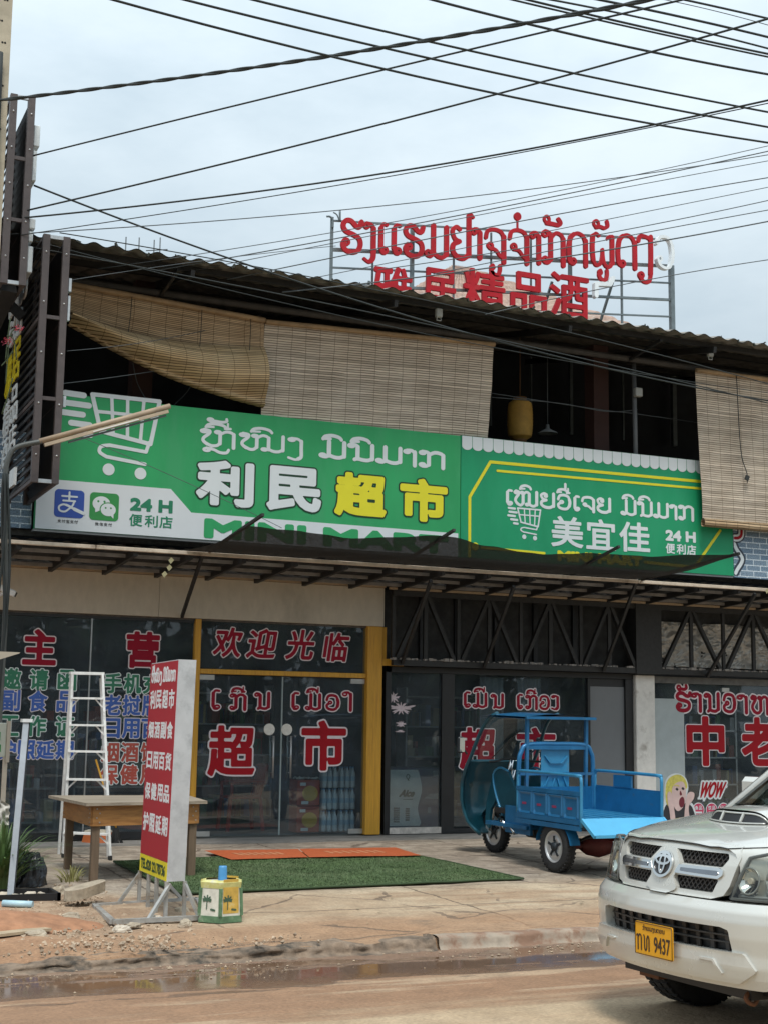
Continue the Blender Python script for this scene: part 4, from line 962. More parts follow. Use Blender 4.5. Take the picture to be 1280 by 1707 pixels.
sheetw(a, b, c1, d1, Y3, .012, 60, 40, (2.7, 2.3)).build('slat_sheet', 'bamboo_slats_pale', bl, rec=False)
def roll(u, v):
    t = v*2*pi*1.15; r_ = .055+.012*v; k = c1.lerp(d1, u); return (k.x, Y3-.03-r_*sin(t)*.8, k.z-.03+r_*cos(t))
MB().grid(roll, 40, 22, uv=lambda u, v: (u*2.7, v*.4)).build('rolled_hem', 'bamboo_slats', bl, rec=False)
mb = MB(); mb.tube([tuple(a.lerp(b, i/9)+Vector((0, -.03, .02))) for i in range(10)], .034, 10); mb.build('head_pole', 'bamboo_pole', bl)
mb = MB()
for u in (.25,):
    p = a.lerp(b, u); q = c1.lerp(d1, u+.04); mb.tube(crom([(p.x, Y3-.08, p.z), ((p.x+q.x)/2-.03, Y3-.09, (p.z+q.z)/2), (q.x, Y3-.1, q.z+.75), (q.x+.0, Y3-.1, q.z+.6)], 5), .007, 5)
    mb.box((q.x, Y3-.1, q.z+.68), (.06, .03, .07), Matrix.Rotation(.4, 3, 'Y'))
mb.build('pull_cord', 'cable', bl)
# lantern and pendant lamp in the dark upper floor
yl_ = 18.0; p = at(866, 700, yl_)
lt = thing('paper_lantern', 'ribbed yellow lantern hanging in the dark opening of the upper floor', 'lantern', (p.x, yl_, p.z-.35))
M('lantern_skin', (.42, .24, .045), .7, var=.2, scale=8)
prof = [(.10, -.30)]+[(.155+.03*cos(t)+.004*(i % 2), .26*sin(t)) for i, t in enumerate(np.linspace(-1.4, 1.4, 29))]+[(.10, .30)]
MB().lathe([(r_*1.02, z) for r_, z in prof], (p.x, yl_, p.z), n=30).build('skin', 'lantern_skin', lt)
mb = MB(); mb.lathe([(.0, -.36), (.09, -.36), (.10, -.30)], (p.x, yl_, p.z)); mb.lathe([(.10, .30), (.10, .34), (.0, .34)], (p.x, yl_, p.z)); mb.cyl((p.x, yl_, p.z+.34), (p.x, yl_, 7.45), .006, 6); mb.build('cap', M('lantern_wood', (.16, .08, .03), .6), lt)
p = at(912, 722, yl_)
pl = thing('pendant_lamp', 'small pale metal pendant lamp hanging beside the yellow lantern', 'lamp', (p.x, yl_, p.z))
MB().lathe([(.0, .13), (.025, .13), (.03, .07), (.07, .045), (.145, .005), (.15, -.01), (.13, -.005), (.02, .04), (0, .05)], (p.x, yl_, p.z), n=28).build('shade', M('enamel', (.20, .22, .23), .5), pl)
mb = MB(); mb.cyl((p.x, yl_, p.z+.13), (p.x, yl_, 7.45), .007, 6); mb.build('flex', 'cable_grey', pl)
mb = MB()
for pts in ([(815, 655), (900, 668), (1000, 683), (1060, 690), (1165, 705)], [(815, 662), (930, 672), (1010, 686), (1062, 683)], [(222, 605), (230, 640), (248, 672)], [(330, 600), (318, 645), (290, 676)]):
    mb.tube(crom([tuple(at(x, y, 17.5)) for x, y in pts], 5), .007, 5)
tag(mb.build('indoor_wires', 'cable_grey'), 'slack wires strung across the dark opening of the upper floor', 'wires')

# ------------------------------------------------------------------ awning frame, poles and shade net
YR = 16.05; ZR = 3.635
aw = thing('awning_frame', 'dark steel awning frame with pale front rail along the shop front', 'awning', (8, 16.8, 3.5))
M('rail_pale', (.56, .47, .37), .5, .2, var=.25, scale=6, col2=(.25, .19, .14), c2=.55)
for x0, x1 in ((1.0, 3.55), (3.56, 7.2), (7.21, 10.9), (10.93, 16.5)):
    mb = MB(); mb.bb(x0, x1, YR-.025, YR+.025, ZR-.022, ZR+.022, bev=.005); mb.build('front_rail', 'rail_pale', aw)
mb = MB()
for y, z in ((16.42, 3.60), (16.82, 3.56), (17.2, 3.525)): MB().bb(1.0, 16.5, y-.02, y+.02, z-.02, z+.02).build('purlin', M('rail_dark', (.24, .225, .21), .6, var=.3), aw)
mb = MB()
for k in range(22):
    x = 2.05+k*.66; MB().bar((x, YR+.03, ZR-.03), (x-.06, D-.15, 3.50), .05, .075).build('rafter', 'steel_black', aw)
def roofsheet(u, v): 
    x = .9+15.7*u; y = 16.12+1.35*v
    return (x, y, 3.685-.02*v+.012*sin(x*2*pi/.2)-.06*v)
MB().grid(roofsheet, 500, 3).build('awning_sheet', M('sheet_under', (.030, .032, .033), .9, var=.3), aw, rec=False)
arms = [(4.9, 14.15, 3.86), (7.42, 14.65, 3.93), (9.85, 14.9, 3.92), (10.95, 13.95, 3.80), (13.3, 14.6, 3.93)]
for x, yt, zt in arms:
    mb = MB(); mb.bar((x, YR+.35, ZR+.0), (x, yt, zt), .032, .032); mb.build('arm', 'steel_black', aw)
for (bx, by), (tx, ty), Yb in (((304, 1028), (342, 914), D-.12), ((670, 1105), (718, 968), D-.24), ((806, 1112), (856, 978), D-.24), ((1005, 1118), (1062, 965), D-.24), ((1178, 1128), (1258, 990), D-.24)):
    mb = MB(); mb.bar(at(bx, by, Yb), at(tx, ty, YR+.06), .038, .045); mb.build('strut', 'steel_black', aw)
M('net', (.022, .024, .025), .9, var=.5, scale=30, aniso=(1, 4, 4))
def net_mat():
    m = MATS['net']; t = m.node_tree; b = t.nodes['Principled BSDF']; g = nn(t, 'ShaderNodeTexCoord')
    n = nn(t, 'ShaderNodeTexNoise'); n.inputs['Scale'].default_value = 140; n.inputs['Detail'].default_value = 2
    mr = nn(t, 'ShaderNodeMapRange'); mr.inputs[1].default_value = .35; mr.inputs[2].default_value = .5; mr.inputs[3].default_value = .86; mr.inputs[4].default_value = .98
    t.links.new(g.outputs['Object'], n.inputs['Vector']); t.links.new(n.outputs[0], mr.inputs[0]); t.links.new(mr.outputs[0], b.inputs['Alpha'])
net_mat()
# the outer hem of the net: world points where the cloth hangs on the arms
hem = [(4.9, 14.62, 3.80), (5.6, 15.0, 3.79), (6.5, 15.2, 3.79), (7.42, 15.0, 3.86), (8.2, 15.3, 3.82), (9.1, 15.5, 3.80), (9.85, 15.4, 3.84), (10.4, 15.0, 3.80), (10.95, 14.0, 3.80)]
hem = crom([(x, y, z+(.045 if 4.95 < x < 10.9 else 0)) for x, y, z in hem], 8)
def netf(u, v):
    k = u*(len(hem)-1); i = min(int(k), len(hem)-2); h_ = hem[i]*(1-(k-i))+hem[i+1]*(k-i)
    x = 4.62+(10.95-4.62)*u; i_ = np.array([x, YR-.03, ZR+.035]); p = i_*(1-v)+h_*v
    p[2] += -.05*sin(pi*v)*(1+.4*sin(u*22))+.02*nz3(u*20, v*3, 1, 1); return tuple(p)
tag(MB().grid(netf, 120, 16).build('shade_net', 'net', rec=False), 'black shade net sagging between the awning rail and its poles, covering the signs’ lower edges', 'shade net')
mb = MB()
for k in range(9):
    x = 4.95+.05*k*random.random(); p = (x, YR-.04, ZR-.08-.05*k*random.random())
tw_ = [at(545, 915, 16.0), at(555, 900, 16.0), at(563, 905, 16.0), at(558, 922, 16.0)]
# dry leaves caught on the rail
M('dry_leaf', (.50, .47, .28), .7)
for i, (px, py) in enumerate(((286, 934), (283, 946), (275, 957), (1278, 985))):
    p = at(px, py, 16.02); mb = MB(); s_ = .035
    mb.add([p+Vector((-s_, 0, 0)), p+Vector((0, -.01, s_)), p+Vector((s_, 0, .004)), p+Vector((.0, .012, -s_*1.2))], [(0, 1, 2), (0, 2, 3)])
    tag(mb.build('dry_leaf', 'dry_leaf'), ['pale dry leaf caught highest on the awning rail near the strut', 'pale dry leaf hanging in the middle under the awning rail near the strut', 'pale dry leaf on top edge of the cement fascia', 'yellowish leaf on the awning rail at the right edge'][i], 'leaf', 'dry leaves on the awning')

# ------------------------------------------------------------------ the hotel behind, its tiled roof and the roof sign
YH = 21.5
hb = thing('hotel_building', 'hotel block behind the shop, showing only its tiled roof', 'building', (11.5, 25.5, 0))
ap = at(772, 462, 25.2); er = at(1075, 552, 22.6); el = at(585, 545, 22.6)
MB().bb(el.x-.2, er.x+.2, 22.9, 29.5, 0, min(el.z, er.z)-.05).build('wall', M('hotel_wall', (.45, .42, .37), .9), hb)
def tiles(pa, pb, pc, pd, nu, nv):
    """a plane of pantiles: pa, pb eave, pc, pd ridge"""
    pa, pb, pc, pd = map(Vector, (pa, pb, pc, pd))
    def f(u, v):
        k = pa.lerp(pb, u).lerp(pd.lerp(pc, u), v); fr = (v*nv) % 1
        return (k.x, k.y, k.z+.035*abs(sin(pi*u*nu))+.055*(1-fr))
    return MB().grid(f, nu*6, nv*4, smooth=False)
zr = min(el.z, er.z)
e1, e2 = (el.x, 22.6, el.z), (er.x, 22.6, er.z)
tiles(e1, e2, (ap.x+.25, 25.2, ap.z+.15), (ap.x-.25, 25.2, ap.z+.15), 30, 12).build('tiled_roof', 'tile_red', hb, rec=False)
tiles(e2, (er.x, 30, er.z), (ap.x+.25, 27.4, ap.z+.15), (ap.x+.25, 25.2, ap.z+.15), 24, 12).build('tiled_roof', 'tile_red', hb, rec=False)
tiles((el.x, 30, el.z), e1, (ap.x-.25, 25.2, ap.z+.15), (ap.x-.25, 27.4, ap.z+.15), 24, 12).build('tiled_roof', 'tile_red', hb, rec=False)
mb = MB()
for px, py0, py1 in ((211, 395, 420), (233, 396, 425), (258, 400, 430), (268, 396, 430)):
    a = at(px, py0, 24); mb.cyl((a.x, 24, a.z-1.6), (a.x, 24, a.z), .012, 5)
a, b = at(244, 418, 24), at(280, 416, 24); mb.cyl(a, b, .01, 5)
tag(mb.build('reinforcing_bars', 'cable_grey'), 'thin starter bars rising above the dark roof near its left end', 'steel bars')
rs = thing('roof_sign', 'open steel roof sign of red letters with white bare pieces at its right end', 'sign', (at(835, 470, YH).x, YH, 7.6))
M('sign_steel', (.16, .19, .20), .5, .4, var=.2)
fr = MB()
Zb = 7.7
tlp, trp = at(556, 363, YH), at(1121, 402, YH)
def line(p, q, w=.035): fr.bar(at(*p, YH+.05), at(*q, YH+.05), w)
line((556, 368), (1100, 399), .03); line((554, 416), (1119, 444), .055); line((553, 446), (1119, 472), .03); line((553, 474), (1118, 500), .045); line((560, 505), (1118, 528), .03)
for px, py, w in ((554, 362, .045), (1118, 443, .085)): p = at(px, py, YH+.05); fr.bar((p.x, YH+.05, Zb-.8), p, w)
for px, py, w in ((622, 372, .03), (687, 380, .06), (756, 383, .03), (818, 388, .03), (884, 390, .03), (949, 393, .06), (1035, 440, .035)):
    p = at(px, py, YH+.06); fr.bar((p.x, YH+.06, Zb-.8), p, w)
for px in (600, 700, 800, 900, 1000): p = at(px, 480, YH+.5); fr.bar((p.x, YH+.08, p.z), (p.x, YH+1.6, 7.6), .04)
fr.tube(crom([at(555, 380, YH+.02), at(555, 366, YH+.02), at(550, 361, YH+.02), at(545, 361, YH+.02)], 5), .018, 6); fr.tube(crom([at(567, 370, YH+.02), at(567, 350, YH+.02)], 3), .018, 6); fr.tube(crom([at(566, 368, YH), at(562, 358, YH), at(556, 354, YH)], 4), .012, 6)
fr.build('frame', 'sign_steel', rs)
FR = lambda u, v, d: (u, YH-.12+d, v)
def chan(token, pxl, pxr, pyb, pyt, w=.044, mm='roof_letter', dep=.05):
    a, b = at(pxl, pyb, YH-.12), at(pxr, pyt, YH-.12); mb = MB()
    put_lao((mb,), [token], a.x, b.x, a.z, b.z-a.z, w, (0,), (FR,), dep, 36); mb.build('letter', mm, rs)
for tk, l, r_, yb, yt in (('ro', 568, 606, 417, 370), ('ngo', 607, 630, 418, 374), ('e', 629, 650, 420, 374), ('e', 650, 672, 421, 376), ('ro', 672, 708, 424, 379), ('mo', 709, 750, 426, 380),
                       ('yo', 750, 788, 428, 382), ('aa', 786, 806, 428, 382), ('cho+uu', 806, 846, 432, 386), ('cho+dot', 846, 884, 434, 387), ('aa', 884, 904, 436, 388), ('ko+an', 904, 944, 437, 390),
                       ('do', 944, 982, 438, 392), ('pho+tho1+uu', 983, 1026, 440, 394), ('do', 1026, 1064, 442, 395), ('hook', 1062, 1092, 445, 396)):
    chan(tk, l, r_, yb, yt)
a, b = at(1091, 444, YH-.1), at(1124, 398, YH-.1); mb = MB(); put_lao((mb,), ['wo'], a.x, b.x, a.z, b.z-a.z, .034, (0,), (FR,), .10, 36); mb.build('bare_letter', 'roof_letter_bare', rs)
for c, l, r_, yt in (('雅', 621, 688, 449), ('居', 704, 760, 452), ('精', 772, 842, 455), ('品', 851, 911, 459), ('酒', 917, 981, 461)):
    a, b = at(l, yt+66, YH-.12), at(r_, yt, YH-.12); mb = MB(); put((mb,), c, a.x, a.z, b.x, b.z, (.015,), (FR,), .055, 48); mb.build('letter', 'roof_letter', rs)
mb = MB(); pts = [at(x, y, YH-.1) for x, y in ((993, 493), (993, 473), (1016, 474), (1021, 464))]
add_field(mb, f_line([([(p.x, p.z) for p in pts], .04)]), (min(p.x for p in pts)-.1, min(p.z for p in pts)-.1, max(p.x for p in pts)+.1, max(p.z for p in pts)+.1), .012, FR, .10); mb.build('bare_letter', 'roof_letter_bare', rs)

# ------------------------------------------------------------------ the black hotel signs projecting at the left
def proj_sign(name, label, x0, x1, yf, dep, z0, z1, parts):
    t = thing(name, label, 'sign', ((x0+x1)/2, yf+dep/2, z0))
    mb = MB(); w = .075
    for x in (x0+w/2, x1-w/2):
        for y in (yf+w/2, yf+dep-w/2): MB().bb(x-w/2, x+w/2, y-w/2, y+w/2, z0, z1).build('post', 'steel_brown', t)
    mb = MB(); n = max(3, int((z1-z0)/.9))
    for k in range(n+1):
        z = z0+.02+(z1-z0-.04)*k/n
        MB().bb(x0+w, x1-w, yf+.01, yf+.04, z-.02, z+.02).build('cross_bar', 'steel_brown' if k % 3 else 'galvanised', t)
        for x in (x0+.02, x1-.02): MB().bb(x-.015, x+.015, yf+w, yf+dep-w, z-.02, z+.02).build('cross_bar', 'steel_brown', t)
    mb = MB(); n = int((z1-z0)/.105)
    for k in range(n):
        z = z0+.04+(z1-z0-.08)*(k+.5)/n
        for x, s_ in ((x0+.028, 1), (x1-.028, -1)):
            mb.box((x, yf+dep/2, z), (.012, dep-2*w, .105), Matrix.Rotation(.42*s_, 3, 'Y'))
    mb.build('louvre', M('louvre_black', (.022, .022, .024), .5), t)
    mb = MB()
    for x in (x0+w/2, x1-w/2):
        for k in range(5): mb.lathe([(0, -.012), (.008, -.01), (.012, 0)], (x, yf, z0+.3+k*(z1-z0-.5)/4), 'y', 8)
    mb.build('bolt', M('bolt', (.5, .5, .5), .4, .8), t)
    return t
lo = proj_sign('hotel_sign', 'black louvred hotel sign with white and yellow letters, lower of the two at the left', 2.645, 2.94, 15.2, 1.75, 4.19, 6.95, None)
FXm = lambda x: (lambda u, v, d: (x+d, u, v))
def side_char(c, y_near, y_far, z0, z1, m, t=lo, x=2.68, off=.003, dep=.014):
    mb = MB()
    g = glyph_field(c, 0, z0, y_far-y_near, z1, off)
    add_field(mb, g, (-.05, z0-.05, y_far-y_near+.05, z1+.05), .011, lambda u, v, d: (x-.10+d, y_far-u, v), dep); mb.build('letter', m, t)
M('letter_white', (.66, .70, .71), .5, var=.15); M('letter_yellow', (.70, .58, .02), .45)
for c, z0, z1, m in (('雅', 5.42, 5.93, 'letter_yellow'), ('精', 4.95, 5.38, 'letter_white'), ('酒', 4.58, 4.92, 'letter_white')): side_char(c, 16.5, 16.93, z0, z1, m)
for c, z0, z1, m in (('居', 5.52, 6.0, 'letter_yellow'), ('品', 5.02, 5.45, 'letter_white'), ('店', 4.66, 5.0, 'letter_white')): side_char(c, 16.0, 16.45, z0, z1, m)
mb = MB(); put((mb,), 'SINSU', 0, 6.40, 1.15, 6.68, (.02,), (lambda u, v, d: (2.58+d, 16.93-u, v),), .02, 30); mb.build('letter', 'letter_white', lo)
mb = MB(); put_lao((mb,), ['ro', 'mo'], 0, .9, 6.05, .26, .03, (0,), (lambda u, v, d: (2.58+d, 16.9-u, v),), .02, 30); mb.build('letter', 'letter_white', lo)
for yy in (16.2, 16.7):
    mb = MB(); mb.bb(2.60, 2.63, yy-.16, yy+.16, 4.28, 4.48); mb.build('number_block', 'letter_white', lo)
mb = MB(); mb.bb(2.955, 2.985, 15.25, 15.33, 6.35, 6.5); mb.bb(2.955, 2.98, 15.25, 15.31, 6.02, 6.3); mb.bb(2.955, 2.985, 15.25, 15.31, 5.05, 5.17); mb.build('letter_back', 'galvanised', lo)
yu = 15.15
up = proj_sign('hotel_sign', 'black sign frame with white letter boxes, upper of two beside the concrete pole', 2.205, 2.475, yu, 1.1, 6.32, 8.47, None)
for z0, z1, y0, y1, th in ((7.95, 8.2, yu+.1, yu+.5, .07), (7.55, 7.9, yu+.1, yu+.5, .05), (7.0, 7.12, yu+.1, yu+.45, .07), (6.85, 6.97, yu+.1, yu+.4, .05), (6.5, 6.8, yu+.1, yu+.4, .06)): MB().bb(2.49, 2.49+th, y0, y1, z0, z1, bev=.01).build('letter_block', 'letter_white', up)
for z0, z1, y0, y1, th in ((7.7, 8.05, yu+.05, yu+.5, .10), (7.45, 7.5, yu+.05, yu+.5, .10), (7.32, 7.37, yu+.05, yu+.5, .10), (7.2, 7.25, yu+.05, yu+.5, .1), (6.95, 7.12, yu+.05, yu+.5, .1), (6.7, 6.88, yu+.05, yu+.45, .1), (6.4, 6.6, yu+.05, yu+.45, .1)): MB().bb(2.19-th, 2.19, y0, y1, z0, z1, bev=.01).build('letter_block', 'letter_white', up)
mb = MB(); mb.bar((2.34, yu+.9, 6.45), (2.60, 16.0, 6.2), .10); mb.bar((2.34, yu+.3, 6.36), (2.2, 16.2, 5.9), .18, .12); mb.build('bracket', 'steel_black', up)
# utility pole
yp = 13.3; pr = at(26, 0, yp); xr = pr.x
po = thing('utility_pole', 'square concrete utility pole with bolt holes at the left edge', 'utility pole', (xr-.16, yp+.16, gz(yp)))
MB().add([(xr-.36, yp-.02, 0), (xr+.02, yp-.02, 0), (xr+.02, yp+.36, 0), (xr-.36, yp+.36, 0), (xr-.27, yp+.03, 11), (xr-.03, yp+.03, 11), (xr-.03, yp+.29, 11), (xr-.27, yp+.29, 11)],
         [(0, 1, 5, 4), (1, 2, 6, 5), (2, 3, 7, 6), (3, 0, 4, 7), (4, 5, 6, 7)]).build('shaft', 'pole_concrete', po)
mb = MB()
for k in range(26):
    z = 4.4+k*.22
    for dx in (-.055, -.03): mb.lathe([(0, 0), (.011, 0)], (xr-.08+dx+.04*(k % 2), yp-.02+.05*z/11-.002, z), 'y', 8)
mb.build('bolt_hole', M('hole', (.01, .01, .01), 1), po)
mb = MB(); mb.tube(crom([(xr-.06, yp-.06, 0.2), (xr-.04, yp-.08, 3), (xr-.09, yp-.07, 6), (xr-.12, yp-.05, 8)], 5), .03, 8); mb.build('conduit', 'cable', po)

# lamp tube on a bent pipe
ya = 15.0
lp = thing('street_tube_lamp', 'bent grey pipe pole carrying a long tube lamp in front of the hotel sign', 'street lamp', (2.3, ya, gz(ya)))
pts = [at(10, 1010, ya), at(9, 880, ya), at(10, 790, ya), at(17, 758, ya), at(32, 744, ya), at(70, 736, ya)]
bot = Vector((pts[0].x, ya, gz(ya)))
mb = MB(); mb.tube(crom([bot, bot.lerp(pts[0], .6)]+pts, 6), .028, 10); mb.build('pipe', M('pipe_grey', (.10, .105, .10), .5, .3, var=.25), lp)
e0, e1 = at(66, 736, ya), at(284, 677, ya); ax = (e1-e0)
mb = MB(); mb.tube([e0, e0.lerp(e1, .5), e1], .030, 10); mb.build('lamp_arm', M('lamp_brown', (.36, .27, .185), .5, var=.15), lp)
o2 = Vector((0, 0, -.055)); mb = MB(); mb.bar(e0.lerp(e1, .04)+o2, e0.lerp(e1, .985)+o2, .05, .035); mb.build('lamp_housing', M('lamp_tan', (.44, .35, .25), .5), lp)
mb = MB(); mb.bar(e0.lerp(e1, .22)+o2*1.75, e0.lerp(e1, .97)+o2*1.75, .028, .02); mb.build('lens', M('lamp_lens', (.05, .055, .05), .3), lp)
mb = MB(); mb.bar(e0.lerp(e1, .40)+o2*1.05+Vector((0, -.028, 0)), e0.lerp(e1, .75)+o2*1.05+Vector((0, -.028, 0)), .012, .012); mb.build('tube', M('lamp_white', (.75, .76, .72), .4), lp)
for k, (dx, a0) in enumerate(((-.03, 0), (.035, 1.2), (0, 2.5))):
    mb = MB(); mb.tube([tuple(bot.lerp(pts[2], t)+Vector((dx+.03*sin(9*t+a0), -.04+.02*cos(11*t+a0), 0))) for t in np.linspace(.02, 1, 40)], .014, 6); mb.build('wound_cable', 'cable', lp)
# flower tendrils by the upper left
M('flower_pink', (.55, .06, .10), .6)
vy = 14.9
vine = thing('flowering_tendril', 'thin stems with two small red flower heads in front of the black sign', 'plant', at(12, 640, vy))
mb = MB()
for pts in ([(10, 640), (14, 590), (18, 560), (24, 549), (34, 549)], [(12, 560), (20, 562), (26, 575), (28, 600)], [(4, 690), (14, 660), (22, 630)], [(3, 610), (12, 600), (22, 585)], [(10, 600), (13, 570), (18, 530)]):
    mb.tube(crom([at(x, y, vy) for x, y in pts], 4), .007, 5)
mb.build('stem', M('stem', (.05, .07, .03), .8), vine)
for px, py in ((32, 549), (13, 569)):
    mb = MB(); c = at(px, py, vy)
    for k in range(60):
        d_ = Vector((random.gauss(0, 1), random.gauss(0, 1), random.gauss(0, .6))).normalized()*.055*random.random()**.4; q = c+d_; s_ = .013
        mb.add([q+Vector((s_*random.uniform(-1, 1), s_*random.uniform(-1, 1), s_*random.uniform(-1, 1))) for _ in range(3)], [(0, 1, 2)])
    mb.build('flower', 'flower_pink', vine)
# camera on the wall
p = at(14, 985, 16.9)
cc = thing('security_camera', 'white box security camera at the left end of the cement fascia', 'camera', p)
rm = Matrix.Rotation(R(-18), 3, 'Z') @ Matrix.Rotation(R(24), 3, 'Y')
MB().box(p, (.20, .10, .075), rm, bev=.012).build('body', M('cctv_white', (.72, .73, .72), .4), cc)
MB().box(p+rm@Vector((.102, 0, 0)), (.006, .08, .055), rm).build('lens', 'frame_black', cc)
mb = MB(); mb.bar(p+Vector((-.05, 0, -.03)), p+Vector((-.18, .25, -.10)), .035); mb.build('arm', 'cctv_white', cc)

# ------------------------------------------------------------------ overhead cables
cabs = [
 ('A', .016, [(190, 0, 10), (560, 96, 10.2), (1280, 238, 10.4)]), ('A', .016, [(310, 0, 10), (640, 80, 10.2), (1280, 212, 10.4)]), ('A', .016, [(424, 0, 10), (640, 52, 10.2), (1280, 187, 10.4)]),
 ('A', .018, [(722, 0, 10), (900, 45, 10.1), (1280, 124, 10.2)]), ('A', .014, [(855, 0, 9.8), (1000, 34, 9.9), (1280, 95, 10)]), ('A', .016, [(880, 0, 9.6), (1010, 31, 9.7), (1280, 90, 9.8)]), ('A', .014, [(920, 0, 9.6), (1060, 28, 9.7), (1280, 81, 9.8)]),
 ('A', .018, [(1000, 0, 9.8), (1120, 25, 9.9), (1280, 62, 10)]), ('A', .016, [(1142, 0, 9.8), (1210, 15, 9.9), (1280, 31, 10)]), ('T', .007, [(1110, 0, 9), (1190, 18, 9), (1280, 42, 9)]),
 ('B', .030, [(0, 167, 13.2), (560, 92, 10.5), (1080, 0, 8)]), ('C', .016, [(66, 257, 15.1), (500, 150, 12), (1135, 0, 8.5)]), ('C', .018, [(62, 347, 15.1), (640, 206, 12.5), (1280, 31, 9)]), ('C', .018, [(62, 361, 15.1), (640, 289, 13), (1280, 167, 10)]),
 ('C', .010, [(62, 388, 15.1), (700, 285, 13), (1280, 172, 10)]),
 ('T', .012, [(96, 386, 15.5), (640, 343, 15), (1280, 258, 14)]), ('T', .010, [(290, 430, 16), (700, 362, 15), (1280, 243, 13.5)]), ('T', .014, [(370, 432, 16), (800, 352, 15), (1280, 252, 13.5)]), ('T', .010, [(430, 430, 16), (800, 358, 15), (1280, 268, 14)]),
 ('T', .014, [(480, 445, 16), (860, 370, 15), (1280, 296, 14)]), ('T', .010, [(590, 450, 16), (900, 388, 15), (1280, 312, 14)]), ('T', .012, [(700, 440, 16), (960, 398, 15), (1280, 334, 14)]), ('T', .012, [(780, 445, 16), (1010, 400, 15), (1280, 350, 14)]), ('T', .018, [(560, 478, 16), (980, 422, 15), (1280, 369, 14)]),
 ('T', .012, [(860, 512, 15), (1060, 470, 14.5), (1280, 433, 14)]),
 ('D', .020, [(57, 309, 15.3), (560, 490, 15.6), (1280, 668, 15.9)]), ('D', .014, [(52, 412, 15.4), (500, 497, 15.6), (1280, 672, 15.8)]), ('D', .012, [(100, 388, 15.6), (560, 470, 15.7), (1280, 640, 15.8)]), ('D', .010, [(60, 402, 15.5), (760, 567, 15.8), (1280, 655, 15.9)]),
 ('E', .006, [(100, 640, 15.9), (250, 620, 16.9), (420, 590, 17.9)]), ('E', .006, [(100, 470, 15.6), (300, 440, 15.6), (560, 410, 15.6)]), ('E', .006, [(112, 585, 15.9), (300, 560, 16.8), (450, 520, 17.6)]), ('E', .005, [(135, 728, 15.2), (280, 790, 15.4), (470, 880, 15.9)]),
]
words = {'A': 'black overhead power cable running along the street', 'B': 'thick twisted overhead cable crossing from the concrete pole to the street', 'C': 'overhead cable rising from the black hotel sign across the sky', 'T': 'thin overhead wire crossing near the roof sign', 'D': 'cable slanting down across the shop roof and blinds', 'E': 'thin loose wire by the black hotel sign'}
extra = ['farthest left where it leaves the top', 'second from the left at the top', 'third from the left at the top', 'fourth from the left at the top', 'fifth at the top', 'sixth at the top', 'seventh at the top', 'eighth at the top', 'in the top right corner', 'hair thin, in the top right corner', '', 'highest of its bunch', 'second highest of its bunch', 'third of its bunch', 'lowest and thinnest of its bunch',
         'long and pale, starting over the dark roof', 'thin, above its thicker neighbour at right', 'above the letters, meeting another at the right edge', 'fourth down at the right edge', 'clearing the tallest letter', 'above the last letters', 'just above the right end of the sign', 'touching the right end of the sign', 'thick, across the red letters', 'below the lao letters at right',
         'thickest, from the upper box', 'long, down to the right blind', 'along the roof edge', 'second along the roof edge', 'lowest across the sagging blind', 'across the roof corner', 'across the sagging blind', 'hanging over the trolley emblem']
extra[14] = 'lowest of its bunch'; extra[17] = 'meeting another at right edge'
for i, (k, r_, pts) in enumerate(cabs):
    P = [at(x, y, Y) for x, y, Y in pts]; l1 = (P[1]-P[0]).length; tm = l1/(l1+(P[2]-P[1]).length)
    lo_, hi = (-1.0, 1.6) if k in 'A' else ((-.02, 1.3) if k != 'E' else (0, 1))
    if k in 'T': lo_ = -.12
    if k == 'D': lo_, hi = (0, 1.05)
    def q(t):
        a = (t-tm)*(t-1)/(tm*1.0); b = t*(t-1)/(tm*(tm-1)); c = t*(t-tm)/(1-tm); return P[0]*a+P[1]*b+P[2]*c
    if k == 'B':
        mb = MB(); tt = np.linspace(lo_, hi, 220)
        for s_ in (0, pi): mb.tube([q(t)+Vector((0, cos(t*75+s_)*.0075, sin(t*75+s_)*.0075)) for t in tt], .0115, 6)
    else: mb = MB().tube([q(t) for t in np.linspace(lo_, hi, 36)], r_*{'A': .62, 'T': .5, 'D': .55, 'E': .7}.get(k, .54), 6)
    tag(mb.build('power_cable', 'cable' if k in 'ABCD' else 'cable_grey'), (words[k]+(', '+extra[i] if extra[i] else ''))[:150], 'cable', 'overhead cables')
# ------------------------------------------------------------------ things inside the shop
tl_ = Vector
ch = thing('plastic_chair', 'red plastic armchair standing inside behind the left glass door', 'chair', (6.25, D+1.1, Z0))
cx, cy = 6.25, D+1.1
mb = MB()
for dx in (-.22, .22):
    for dy in (-.2, .2):
        q = MB(); q.bar((cx+dx*1.12, cy+dy*1.1, Z0), (cx+dx*.95, cy+dy, Z0+.43), .045, .03); q.build('leg', 'plastic_red', ch)
mb.box((cx, cy, Z0+.44), (.46, .44, .03), bev=.008); mb.build('seat', 'plastic_red', ch)
mb = MB()
for i in range(6): mb.bar((cx+.21, cy-.19+.076*i, Z0+.45), (cx+.30, cy-.17+.068*i, Z0+.86), .04, .012)
mb.bar((cx+.30, cy-.2, Z0+.86), (cx+.30, cy+.2, Z0+.86), .05, .02); mb.build('backrest', 'plastic_red', ch)
for dy in (-.22, .22): q = MB(); q.bar((cx-.2, cy+dy, Z0+.64), (cx+.26, cy+dy, Z0+.66), .05, .02); q.bar((cx-.2, cy+dy, Z0+.44), (cx-.2, cy+dy, Z0+.64), .035); q.build('armrest', 'plastic_red', ch)
